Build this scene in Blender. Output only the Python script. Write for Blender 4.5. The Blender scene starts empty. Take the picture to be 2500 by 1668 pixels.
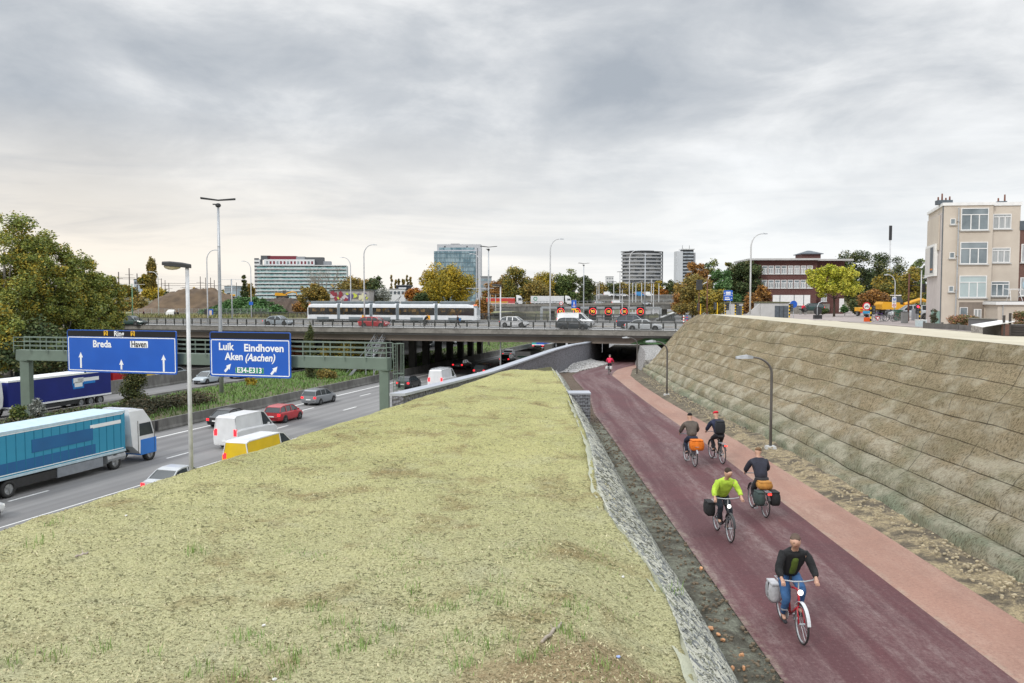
import bpy, bmesh, math, random
import numpy as np
from mathutils import Vector, Matrix, noise, Euler
R = math.radians
random.seed(7)
rnd = random.Random(11)
C = bpy.context.scene.collection
SC = bpy.context.scene

# ------------------------------------------------------------------ camera
F = 2083.0; CX, CY = 1250.0, 834.0; CH = 11.2
TILT = math.atan(113.0 / F)
cam = bpy.data.cameras.new('camera'); camo = bpy.data.objects.new('camera', cam); C.objects.link(camo)
cam.sensor_width = 36.0; cam.lens = 36.0 * F / 2500.0
cam.clip_start = 0.3; cam.clip_end = 9000
camo.location = (0, 0, CH); camo.rotation_euler = (math.pi / 2 - TILT, 0, 0)
SC.camera = camo
SC.render.resolution_x, SC.render.resolution_y = 1024, 683
SC.view_settings.view_transform = 'Standard'; SC.view_settings.look = 'None'
SC.view_settings.exposure = 0.18; SC.view_settings.gamma = 1.0
SC.cycles.max_bounces = 6

# ------------------------------------------------------------------ node helpers
class NT:
    def __init__(s, tree): s.t = tree; s.n = tree.nodes; s.l = tree.links
    def new(s, typ, **kw):
        n = s.n.new(typ)
        for k, v in kw.items(): setattr(n, k, v)
        return n
    def link(s, a, b): s.l.new(a, b)
    def val(s, sock, v):
        if hasattr(v, 'is_output') or isinstance(v, bpy.types.NodeSocket): s.link(v, sock)
        else:
            if isinstance(v, (tuple, list)) and len(v) == 3 and sock.type == 'RGBA': v = (*v, 1)
            sock.default_value = v
    def math(s, op, a, b=0.0, clamp=False):
        n = s.new('ShaderNodeMath', operation=op); n.use_clamp = clamp
        s.val(n.inputs[0], a); s.val(n.inputs[1], b); return n.outputs[0]
    def mix(s, f, a, b, mode='MIX'):
        n = s.new('ShaderNodeMix', data_type='RGBA', blend_type=mode)
        s.val(n.inputs[0], f); s.val(n.inputs[6], a); s.val(n.inputs[7], b); return n.outputs[2]
    def ramp(s, f, stops):
        n = s.new('ShaderNodeValToRGB'); s.link(f, n.inputs[0]); e = n.color_ramp.elements
        while len(e) < len(stops): e.new(0.5)
        for i, (p, c) in enumerate(stops):
            e[i].position = p; e[i].color = (*c, 1) if isinstance(c, (tuple, list)) else (c, c, c, 1)
        return n.outputs[0]
    def noise(s, vec, scale, detail=4, rough=0.55, dist=0.0):
        n = s.new('ShaderNodeTexNoise'); s.link(vec, n.inputs['Vector'])
        n.inputs['Scale'].default_value = scale; n.inputs['Detail'].default_value = detail
        n.inputs['Roughness'].default_value = rough; n.inputs['Distortion'].default_value = dist
        return n.outputs['Fac']
    def mapping(s, vec, scale=(1, 1, 1), rot=(0, 0, 0), loc=(0, 0, 0)):
        n = s.new('ShaderNodeMapping'); s.link(vec, n.inputs[0])
        n.inputs['Scale'].default_value = scale; n.inputs['Rotation'].default_value = rot; n.inputs['Location'].default_value = loc
        return n.outputs[0]
    def mr(s, v, a, b, c, d):
        n = s.new('ShaderNodeMapRange'); s.link(v, n.inputs[0])
        for i, x in enumerate((a, b, c, d)): n.inputs[1 + i].default_value = x
        return n.outputs[0]

# ------------------------------------------------------------------ sky
SUN_EL, SUN_AZ = R(38), R(215)
W = bpy.data.worlds.new('World'); SC.world = W; W.use_nodes = True
w = NT(W.node_tree); w.n.clear()
bg = w.new('ShaderNodeBackground'); wo = w.new('ShaderNodeOutputWorld'); w.link(bg.outputs[0], wo.inputs[0])
sky = w.new('ShaderNodeTexSky', sky_type='NISHITA'); sky.sun_disc = False; sky.sun_elevation = SUN_EL; sky.sun_rotation = SUN_AZ
sky.air_density = 1.0; sky.dust_density = 2.0
tc = w.new('ShaderNodeTexCoord'); sep = w.new('ShaderNodeSeparateXYZ'); w.link(tc.outputs['Generated'], sep.inputs[0])
zc = w.math('MAXIMUM', sep.outputs[2], 0.0)
den = w.math('ADD', zc, 0.17)
px_ = w.math('DIVIDE', sep.outputs[0], den); py_ = w.math('DIVIDE', sep.outputs[1], den)
cmb = w.new('ShaderNodeCombineXYZ'); w.link(px_, cmb.inputs[0]); w.link(py_, cmb.inputs[1])
pv = w.mapping(cmb.outputs[0], (1.0, 1.25, 1), (0, 0, R(10)), (2.3, 0.2, 0))
big = w.noise(pv, 0.62, 3, 0.5, 0.9)
mid = w.noise(pv, 1.7, 7, 0.58, 0.35)
fin = w.noise(w.mapping(cmb.outputs[0], (1.2, 1.1, 1), (0, 0, 0), (7, 3, 0)), 4.5, 7, 0.62, 0.2)
gv = w.mapping(tc.outputs['Generated'], (1.0, 1.0, 2.5), (R(4), R(-9), 0), (0.35, 0.1, 0.22))
b2 = w.noise(gv, 1.9, 2, 0.45, 0.5); m2 = w.noise(gv, 5.2, 8, 0.58, 0.25)
dens = w.math('ADD', w.math('ADD', w.math('MULTIPLY', b2, 0.40), w.math('MULTIPLY', m2, 0.44)), w.math('ADD', w.math('MULTIPLY', mid, 0.10), w.math('MULTIPLY', big, 0.08)))
cl = w.ramp(dens, [(0.38, (0.82, 0.83, 0.84)), (0.45, (0.68, 0.695, 0.71)), (0.52, (0.52, 0.545, 0.575)), (0.64, (0.36, 0.395, 0.44))])
# towards the horizon the deck breaks into a pale band, creamier on the west side
side = w.mr(sep.outputs[0], -0.45, 0.25, 0.0, 1.0)
hz = w.mix(side, (0.93, 0.85, 0.74), (0.86, 0.875, 0.88))
streak = w.noise(w.mapping(tc.outputs['Generated'], (1.5, 1.5, 13)), 2.2, 6, 0.6, 0.6)
hz = w.mix(w.mr(streak, 0.46, 0.64, 0.0, 0.5), hz, w.mix(side, (0.60, 0.57, 0.54), (0.60, 0.65, 0.70)))
hf = w.math('MULTIPLY', w.mr(zc, 0.04, 0.20, 1.0, 0.0), 0.9)
cl = w.mix(hf, cl, hz)
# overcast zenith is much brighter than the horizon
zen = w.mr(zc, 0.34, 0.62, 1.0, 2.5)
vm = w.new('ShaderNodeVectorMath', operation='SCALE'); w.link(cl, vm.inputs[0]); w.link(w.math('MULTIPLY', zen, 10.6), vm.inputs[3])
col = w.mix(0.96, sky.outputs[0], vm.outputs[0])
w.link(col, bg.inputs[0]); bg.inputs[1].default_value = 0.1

sl = bpy.data.lights.new('sun', 'SUN'); sl.energy = 1.35; sl.angle = R(11); sl.color = (1, 0.955, 0.9)
so = bpy.data.objects.new('sun', sl); C.objects.link(so)
sd = Vector((math.sin(SUN_AZ) * math.cos(SUN_EL), math.cos(SUN_AZ) * math.cos(SUN_EL), math.sin(SUN_EL)))
so.rotation_euler = sd.to_track_quat('Z', 'Y').to_euler()

# ------------------------------------------------------------------ measuring the place from the photograph
_f = Vector((0, math.cos(TILT), -math.sin(TILT))); _u = Vector((0, math.sin(TILT), math.cos(TILT))); _r = Vector((1, 0, 0))
def ray(px, py): return _f + _r * ((px - CX) / F) + _u * ((CY - py) / F)
def G(px, py, z=0.0):
    d = ray(px, py); t = (z - CH) / d.z; return Vector((d.x * t, d.y * t, z))
def D(px, py, Y):
    d = ray(px, py); t = Y / d.y; return Vector((d.x * t, Y, CH + d.z * t))
def HW(k, Y, z=0.0):
    """point on the motorway: k = lane coordinate in camera heights to the west of the sight line, Y = depth"""
    return Vector((0.298 * Y - k * CH, Y, z))
HWA = math.atan(0.298)          # motorway heading, clockwise from +Y

# ------------------------------------------------------------------ materials
MATS = {}
def pm(name, c, c2=None, scale=3.0, rough=0.8, bump=0.0, bscale=None, metal=0.0, detail=5, spec=None, coat=0.0, emit=None, estr=0, stretch=(1, 1, 1), lo=0.35, hi=0.65, grime=None, alpha=None, coord='Object'):
    if name in MATS: return MATS[name]
    m = bpy.data.materials.new(name); m.use_nodes = True; t = NT(m.node_tree)
    b = t.n['Principled BSDF']; b.inputs['Roughness'].default_value = rough; b.inputs['Metallic'].default_value = metal
    if spec is not None: b.inputs['Specular IOR Level'].default_value = spec
    if coat: b.inputs['Coat Weight'].default_value = coat; b.inputs['Coat Roughness'].default_value = 0.08
    tc = t.new('ShaderNodeTexCoord'); v = t.mapping(tc.outputs[coord], stretch)
    if c2 is None: c2 = tuple(x * 0.82 for x in c)
    n1 = t.noise(v, scale, detail)
    col = t.mix(t.mr(n1, lo, hi, 0, 1), c, c2)
    if grime:
        n2 = t.noise(v, scale * 0.23, 6, 0.65, 0.5)
        col = t.mix(t.mr(n2, 0.45, 0.7, 0, grime[1]), col, grime[0])
    t.link(col, b.inputs['Base Color'])
    if bump:
        bn = t.new('ShaderNodeBump'); bn.inputs['Strength'].default_value = min(bump, 1.0); bn.inputs['Distance'].default_value = 0.05 if bump <= 1 else 0.05 * bump
        t.link(t.noise(v, bscale or scale * 4, 6, 0.65), bn.inputs['Height']); t.link(bn.outputs[0], b.inputs['Normal'])
    if emit: b.inputs['Emission Color'].default_value = (*emit, 1); b.inputs['Emission Strength'].default_value = estr
    MATS[name] = m; return m
def paint(name, c, rough=0.32): return pm('paint_' + name, c, tuple(x * 0.9 for x in c), 1.5, rough, coat=0.4, grime=((0.16, 0.15, 0.13), 0.12))
def glow(name, c, s): return pm('glow_' + name, c, c, 1, 0.4, emit=c, estr=s)

# ------------------------------------------------------------------ mesh builder
class MB:
    def __init__(s): s.v = []; s.f = []; s.m = []; s.M = None; s.mi = 0
    def add(s, vs, fs):
        o = len(s.v)
        if s.M is not None: vs = [s.M @ Vector(p) for p in vs]
        s.v.extend(tuple(p) for p in vs); s.f.extend([tuple(o + i for i in f) for f in fs]); s.m.extend([s.mi] * len(fs)); return s
    def box(s, c, d, rz=0.0, taper=1.0):
        x, y, z = d[0] / 2, d[1] / 2, d[2] / 2; ca, sa = math.cos(rz), math.sin(rz); vs = []
        for k in (-1, 1):
            tt = taper if k > 0 else 1
            for i, j in ((-1, -1), (1, -1), (1, 1), (-1, 1)):
                a, b = i * x * tt, j * y * tt; vs.append((c[0] + a * ca - b * sa, c[1] + a * sa + b * ca, c[2] + k * z))
        return s.add(vs, [(3, 2, 1, 0), (4, 5, 6, 7), (0, 1, 5, 4), (1, 2, 6, 5), (2, 3, 7, 6), (3, 0, 4, 7)])
    def box2(s, a, b): return s.box([(a[i] + b[i]) / 2 for i in range(3)], [abs(b[i] - a[i]) for i in range(3)])
    def beam(s, p, q, w, h):
        """rectangular bar from p to q (w across, h up)"""
        p, q = Vector(p), Vector(q); d = (q - p).normalized(); up = Vector((0, 0, 1)) if abs(d.z) < 0.95 else Vector((0, 1, 0))
        x = d.cross(up).normalized() * w / 2; y = x.cross(d).normalized() * h / 2; vs = []
        for b in (p, q):
            for i, j in ((-1, -1), (1, -1), (1, 1), (-1, 1)): vs.append(b + x * i + y * j)
        return s.add(vs, [(0, 1, 2, 3), (7, 6, 5, 4), (4, 5, 1, 0), (5, 6, 2, 1), (6, 7, 3, 2), (7, 4, 0, 3)])
    def tube(s, p, q, r, r2=None, n=8, cap=True): return s.path([p, q], [r, r if r2 is None else r2], n, cap)
    def path(s, pts, rs, n=8, cap=True):
        pts = [Vector(p) for p in pts]
        if not isinstance(rs, (list, tuple)): rs = [rs] * len(pts)
        vs = []; fs = []; ref = None
        for i, p in enumerate(pts):
            d = (pts[min(i + 1, len(pts) - 1)] - pts[max(i - 1, 0)]).normalized()
            if ref is None: ref = Vector((0, 0, 1)) if abs(d.z) < 0.9 else Vector((1, 0, 0))
            x = d.cross(ref).normalized(); ref = x.cross(d).normalized()
            for k in range(n):
                a = 2 * math.pi * k / n; vs.append(p + (x * math.cos(a) + ref * math.sin(a)) * rs[i])
        for i in range(len(pts) - 1):
            for k in range(n): fs.append((i * n + k, i * n + (k + 1) % n, (i + 1) * n + (k + 1) % n, (i + 1) * n + k))
        if cap: fs.append(tuple(range(n - 1, -1, -1))); fs.append(tuple((len(pts) - 1) * n + k for k in range(n)))
        return s.add(vs, fs)
    def prism(s, poly, z0, z1):
        """poly in xy, from z0 to z1"""
        n = len(poly); vs = [(x, y, z0) for x, y in poly] + [(x, y, z1) for x, y in poly]
        return s.add(vs, [tuple(range(n - 1, -1, -1)), tuple(range(n, 2 * n))] + [(i, (i + 1) % n, n + (i + 1) % n, n + i) for i in range(n)])
    def extr(s, poly, x0, x1):
        """poly in (y,z) extruded along x"""
        n = len(poly); vs = [(x0, a, b) for a, b in poly] + [(x1, a, b) for a, b in poly]
        return s.add(vs, [tuple(range(n)), tuple(range(2 * n - 1, n - 1, -1))] + [((i + 1) % n, i, n + i, n + (i + 1) % n) for i in range(n)])
    def loft(s, rings, cap=True, closed=True):
        n = len(rings[0]); vs = [p for r in rings for p in r]; fs = []
        for i in range(len(rings) - 1):
            for k in range(n if closed else n - 1): fs.append((i * n + k, i * n + (k + 1) % n, (i + 1) * n + (k + 1) % n, (i + 1) * n + k))
        if cap: fs.append(tuple(range(n - 1, -1, -1))); fs.append(tuple((len(rings) - 1) * n + k for k in range(n)))
        return s.add(vs, fs)
    def ball(s, c, r, n=10, m=7, sq=(1, 1, 1)):
        vs = [(c[0], c[1], c[2] - r * sq[2])]; fs = []
        for i in range(1, m):
            a = math.pi * i / m - math.pi / 2
            for k in range(n): t = 2 * math.pi * k / n; vs.append((c[0] + r * sq[0] * math.cos(a) * math.cos(t), c[1] + r * sq[1] * math.cos(a) * math.sin(t), c[2] + r * sq[2] * math.sin(a)))
        vs.append((c[0], c[1], c[2] + r * sq[2])); L = len(vs) - 1
        for k in range(n): fs.append((0, 1 + (k + 1) % n, 1 + k)); fs.append((L, L - n + k, L - n + (k + 1) % n))
        for i in range(m - 2):
            for k in range(n): a = 1 + i * n; fs.append((a + k, a + (k + 1) % n, a + n + (k + 1) % n, a + n + k))
        return s.add(vs, fs)
    def disc(s, c, r, ax='x', th=0.02, n=20, r0=0.0):
        """flat ring/disc of thickness th about the given axis"""
        vs = []; fs = []
        def P(u, v, t): return {'x': (c[0] + t, c[1] + u, c[2] + v), 'y': (c[0] + u, c[1] + t, c[2] + v), 'z': (c[0] + u, c[1] + v, c[2] + t)}[ax]
        for t in (-th / 2, th / 2):
            for k in range(n): a = 2 * math.pi * k / n; vs.append(P(r * math.cos(a), r * math.sin(a), t))
        if r0 <= 0: fs = [tuple(range(n - 1, -1, -1)), tuple(range(n, 2 * n))]
        else:
            for t in (-th / 2, th / 2):
                for k in range(n): a = 2 * math.pi * k / n; vs.append(P(r0 * math.cos(a), r0 * math.sin(a), t))
            for k in range(n):
                j = (k + 1) % n; fs += [(k, 2 * n + k, 2 * n + j, j), (n + k, n + j, 3 * n + j, 3 * n + k), (2 * n + k, 3 * n + k, 3 * n + j, 2 * n + j)]
        fs += [(k, (k + 1) % n, n + (k + 1) % n, n + k) for k in range(n)]
        return s.add(vs, fs)
    def mesh(s, name, mats, smooth=False):
        me = bpy.data.meshes.new(name); me.from_pydata(s.v, [], s.f)
        if not isinstance(mats, (list, tuple)): mats = [mats]
        for m in mats: me.materials.append(m)
        if len(mats) > 1: me.polygons.foreach_set('material_index', s.m)
        if smooth: me.polygons.foreach_set('use_smooth', [True] * len(s.f))
        me.update(); return me
    def build(s, name, mats, parent=None, smooth=False, bev=0.0, auto=False):
        me = s.mesh(name, mats, smooth)
        if bev or auto:
            bm = bmesh.new(); bm.from_mesh(me)
            bmesh.ops.recalc_face_normals(bm, faces=bm.faces)
            if bev: bmesh.ops.bevel(bm, geom=[e for e in bm.edges if len(e.link_faces) == 2 and e.calc_face_angle(0) > 0.6], offset=bev, segments=2, affect='EDGES', profile=0.6, clamp_overlap=True)
            bm.to_mesh(me); bm.free()
        o = bpy.data.objects.new(name, me); C.objects.link(o)
        if parent: o.parent = parent
        return o
def tag(o, label, cat, group=None, kind=None):
    if label: o['label'] = label
    if cat: o['category'] = cat
    if group: o['group'] = group
    if kind: o['kind'] = kind
    return o
def thing(name, label, cat, loc=(0, 0, 0), rz=0.0, group=None):
    o = bpy.data.objects.new(name, None); C.objects.link(o); o.location = loc; o.rotation_euler = (0, 0, rz); o.empty_display_size = 0.3
    return tag(o, label, cat, group)
def struct(o): o['kind'] = 'structure'; return o
def dup(root, loc, rz=None, label=None, group=None, scale=None):
    def cp(o, par):
        c = o.copy(); C.objects.link(c)
        if par: c.parent = par
        for ch in o.children: cp(ch, c)
        return c
    r = cp(root, None); r.location = loc
    if rz is not None: r.rotation_euler = (0, 0, rz)
    if scale: r.scale = (scale,) * 3
    if label: r['label'] = label
    if group: r['group'] = group
    return r
def lerp(pts, x):
    """piecewise linear through sorted (x, *vals)"""
    if x <= pts[0][0]: return pts[0][1:]
    for a, b in zip(pts, pts[1:]):
        if x <= b[0]:
            t = (x - a[0]) / (b[0] - a[0]); return tuple(p + (q - p) * t for p, q in zip(a[1:], b[1:]))
    return pts[-1][1:]
def smooth(t): t = max(0, min(1, t)); return t * t * (3 - 2 * t)
def fbm(x, y, z=0.0, o=4): return noise.fractal(Vector((x, y, z)), 1.0, 2.0, o)
def sheet(name, rows, mat, uv=None, smooth_=True):
    """rows: list of equal-length point lists; uv(i,j)->(u,v)"""
    n = len(rows[0]); vs = [p for r in rows for p in r]
    fs = [(i * n + j, i * n + j + 1, (i + 1) * n + j + 1, (i + 1) * n + j) for i in range(len(rows) - 1) for j in range(n - 1)]
    me = bpy.data.meshes.new(name); me.from_pydata([tuple(v) for v in vs], [], fs); me.materials.append(mat)
    if smooth_: me.polygons.foreach_set('use_smooth', [True] * len(fs))
    if uv:
        l = me.uv_layers.new(name='UVMap'); d = np.empty(len(fs) * 8, dtype=np.float32); q = 0
        for i in range(len(rows) - 1):
            for j in range(n - 1):
                for (a, b) in ((i, j), (i, j + 1), (i + 1, j + 1), (i + 1, j)):
                    u, v = uv(a, b); d[q] = u; d[q + 1] = v; q += 2
        l.data.foreach_set('uv', d)
    me.update(); o = bpy.data.objects.new(name, me); C.objects.link(o); return o
_font = None
def text_mesh(s, size, mat, name, parent, loc, rot, bold=0.0, align='CENTER', shear=0.0, sx=1.0, ext=0.004):
    cu = bpy.data.curves.new('lettering', 'FONT'); cu.body = s; cu.size = size; cu.align_x = align; cu.align_y = 'CENTER'
    cu.offset = bold; cu.shear = shear; cu.extrude = ext; cu.resolution_u = 3
    o = bpy.data.objects.new('tmp', cu); C.objects.link(o)
    dg = bpy.context.evaluated_depsgraph_get(); me = bpy.data.meshes.new_from_object(o.evaluated_get(dg))
    bpy.data.objects.remove(o); bpy.data.curves.remove(cu)
    me.name = name; me.materials.clear(); me.materials.append(mat)
    for v in me.vertices: v.co.x *= sx
    ob = bpy.data.objects.new(name, me); C.objects.link(ob); ob.parent = parent; ob.location = loc; ob.rotation_euler = rot
    return ob

# common materials
STEEL = pm('galvanised_steel', (0.48, 0.50, 0.52), (0.38, 0.40, 0.42), 6, 0.5, metal=0.6)
PALEPOLE = pm('pale_painted_pole', (0.60, 0.61, 0.62), (0.50, 0.51, 0.52), 3, 0.55, metal=0.2, grime=((0.25, 0.24, 0.22), 0.35))
DARKPOLE = pm('bronze_grey_paint', (0.16, 0.15, 0.145), (0.13, 0.12, 0.12), 4, 0.45, metal=0.3)
GREEN = pm('grey_green_paint', (0.155, 0.205, 0.165), (0.135, 0.18, 0.145), 1.3, 0.6, grime=((0.10, 0.12, 0.10), 0.5))
CONC = pm('old_concrete', (0.27, 0.255, 0.23), (0.20, 0.19, 0.17), 2.2, 0.9, bump=0.4, bscale=14, grime=((0.10, 0.09, 0.08), 0.7))
CONCD = pm('dirty_barrier_concrete', (0.20, 0.195, 0.18), (0.13, 0.125, 0.115), 1.6, 0.9, bump=0.4, bscale=14, grime=((0.06, 0.058, 0.052), 0.75), stretch=(1, 1, 0.4))
CONCL = pm('pale_new_concrete', (0.50, 0.50, 0.49), (0.44, 0.44, 0.43), 1.2, 0.85, bump=0.15, grime=((0.3, 0.3, 0.29), 0.3))
BLACK = pm('black_rubber', (0.018, 0.018, 0.018), (0.03, 0.03, 0.03), 8, 0.75)
DKPL = pm('dark_plastic', (0.035, 0.036, 0.038), (0.025, 0.025, 0.027), 5, 0.5)
RIM = pm('alloy_rim', (0.45, 0.46, 0.47), (0.35, 0.36, 0.37), 8, 0.35, metal=0.7)
GLASS = pm('dark_vehicle_glass', (0.03, 0.038, 0.042), (0.05, 0.06, 0.065), 0.8, 0.06, spec=0.8)
WHITE = pm('white_paint_marks', (0.78, 0.78, 0.76), (0.60, 0.60, 0.58), 5, 0.7)
WHITEP = pm('white_panel', (0.76, 0.76, 0.75), (0.70, 0.70, 0.69), 2, 0.5)
REDL = glow('tail_lamp', (0.9, 0.02, 0.03), 1.6)
HEADL = pm('headlamp_glass', (0.75, 0.77, 0.78), (0.6, 0.62, 0.64), 6, 0.12, emit=(1, 0.95, 0.85), estr=0.25)
# ================================================================== TERRAIN
def kk(X, Y): return (0.298 * Y - X) / CH
SV = 6.6                                        # street level of the crossing road
def ground_z(X, Y):
    k = kk(X, Y); s = max(0.0, 1 - abs(k - 5.4) * 0) 
    west = smooth((k - 8.6) / 1.3) * SV
    east = smooth((2.0 - k) / 1.3) * SV * smooth((Y - 128) / 14)
    z = max(west, east) - 0.12
    if Y > 700: z = max(z, SV * smooth((Y - 700) / 200) - 0.12)
    n = fbm(X * 0.03, Y * 0.03, 3) * 0.25
    return z + (n if (k > 9.5 or k < 1) and z > 2 else 0) - (0.6 if X > 8 and Y < 128 else 0)
ys = list(np.arange(-60, 200, 5.0)) + list(np.arange(200, 500, 12.0)) + list(np.arange(500, 1500, 60.0)) + [1600, 1900, 2500, 3500, 5000]
xs = [-3000, -2000, -1200, -800, -500, -350] + list(np.arange(-260, 260, 5.0)) + [280, 350, 500, 800, 1200, 2000, 3000]
GRASSG = pm('rough_verge', (0.085, 0.10, 0.045), (0.13, 0.115, 0.075), 0.12, 0.95, bump=1.0, bscale=2.5, grime=((0.16, 0.13, 0.09), 0.6))
struct(sheet('ground', [[Vector((x, y, ground_z(x, y))) for x in xs] for y in ys], GRASSG))

# ---- asphalt of the motorway
def asphalt():
    m = bpy.data.materials.new('motorway_asphalt'); m.use_nodes = True; t = NT(m.node_tree); b = t.n['Principled BSDF']
    tc = t.new('ShaderNodeTexCoord'); o = tc.outputs['Object']
    v = t.mapping(o, (1, 1, 1), (0, 0, HWA))                     # y along the lanes
    track = t.noise(t.mapping(v, (1.3, 0.012, 1)), 1.0, 4, 0.6)
    patch = t.noise(v, 0.12, 5, 0.6)
    fine = t.noise(o, 22, 4, 0.7)
    c = t.mix(t.mr(track, 0.38, 0.62, 0, 1), (0.185, 0.18, 0.178), (0.27, 0.265, 0.26))
    c = t.mix(t.mr(patch, 0.4, 0.65, 0, 0.45), c, (0.15, 0.147, 0.148))
    c = t.mix(t.mr(fine, 0.35, 0.7, 0, 0.3), c, (0.11, 0.11, 0.112))
    t.link(c, b.inputs['Base Color']); b.inputs['Roughness'].default_value = 0.8
    bn = t.new('ShaderNodeBump'); bn.inputs['Strength'].default_value = 0.25; bn.inputs['Distance'].default_value = 0.02
    t.link(fine, bn.inputs['Height']); t.link(bn.outputs[0], b.inputs['Normal']); return m
ASPH = asphalt()
def hwstrip(name, k0, k1, y0, y1, z, mat, step=20):
    n = max(1, int(abs(y1 - y0) / step)); rows = []
    for i in range(n + 1):
        Y = y0 + (y1 - y0) * i / n; a = k0(Y) if callable(k0) else k0; b = k1(Y) if callable(k1) else k1
        rows.append([HW(a, Y, z), HW(b, Y, z)])
    return sheet(name, rows, mat, smooth_=False)
struct(hwstrip('motorway_road', 4.50, 2.55, -30, 760, 0.0, ASPH))
KF0 = lambda Y: 5.92
struct(hwstrip('motorway_road', 8.35, KF0, -30, 760, 0.0, ASPH))
# painted lane lines
def line_mb(mb, k, y0, y1, w, z=0.006):
    d = (HW(k, y1) - HW(k, y0)).normalized(); n = Vector((d.y, -d.x, 0)) * w / 2; a, b = HW(k, y0, z), HW(k, y1, z)
    mb.add([a - n, a + n, b + n, b - n], [(0, 1, 2, 3)])
mb = MB()
line_mb(mb, 4.262, -20, 700, 0.26); line_mb(mb, 3.285, -20, 700, 0.11)
for k, ph in ((4.02, 8.1), (3.665, 8.6)):
    y = -24 + ph
    while y < 320:
        line_mb(mb, k, y, y + 2.6, 0.20); y += 12.25
line_mb(mb, 6.08, -20, 700, 0.22); line_mb(mb, 7.2, -20, 700, 0.2)
for k in (6.42, 6.80, 7.62, 7.98):
    y = -18
    while y < 260:
        line_mb(mb, k, y, y + 2.7, 0.16); y += 10.3
struct(mb.build('lane_markings', WHITE))

# ---- concrete step barriers
def barrier(label, kf, y0, y1, h=0.95, w=0.55, mat=CONCD, grp='concrete barriers along the motorway'):
    pts = []; Y = y0
    while Y <= y1: pts.append(HW(kf(Y) if callable(kf) else kf, Y)); Y += 6
    mb = MB(); rings = []
    for i, p in enumerate(pts):
        d = (pts[min(i + 1, len(pts) - 1)] - pts[max(0, i - 1)]).normalized(); n = Vector((d.y, -d.x, 0))
        prof = [(-w / 2, -0.1), (-w / 2, 0.12), (-w * 0.32, 0.3), (-w * 0.24, h), (w * 0.24, h), (w * 0.32, 0.3), (w / 2, 0.12), (w / 2, -0.1)]
        rings.append([p + n * a + Vector((0, 0, b)) for a, b in prof])
    mb.loft(rings); o = mb.build('concrete_barrier', mat, auto=True)
    return tag(o, label, 'barrier', grp)
barrier('low dirty concrete barrier between the nearer traffic lanes and the planted median', 4.47, -20, 520, h=0.95)
barrier('concrete barrier on the far edge of the median past the hedges', 5.95, -20, 520, h=0.45)
barrier('grey concrete dividing wall behind the dark blue lorry trailer', lambda Y: 6.62 + max(0, (Y - 95)) * 0.0035, -20, 210, h=1.5)
barrier('outermost concrete wall of the motorway at the foot of the big trees', 8.35, -20, 240, h=1.6, mat=CONC)

# ---- median: earth bank and grass
def med_z(k, Y): t = max(0.0, min(1, (k - 4.53) / 0.25)) * max(0.0, min(1, (5.93 - k) / 0.35)); return 0.55 * smooth(t) + 0.12 * fbm(k * 3, Y * .15) * t
EARTHM = pm('median_soil', (0.10, 0.115, 0.05), (0.14, 0.12, 0.07), 0.5, 0.95, bump=1.0, bscale=5)
struct(sheet('median_verge', [[HW(k, Y, 0.02 + med_z(k, Y)) for k in np.linspace(4.5, 5.95, 14)] for Y in np.arange(-20, 500, 4.0)], EARTHM))

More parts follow.
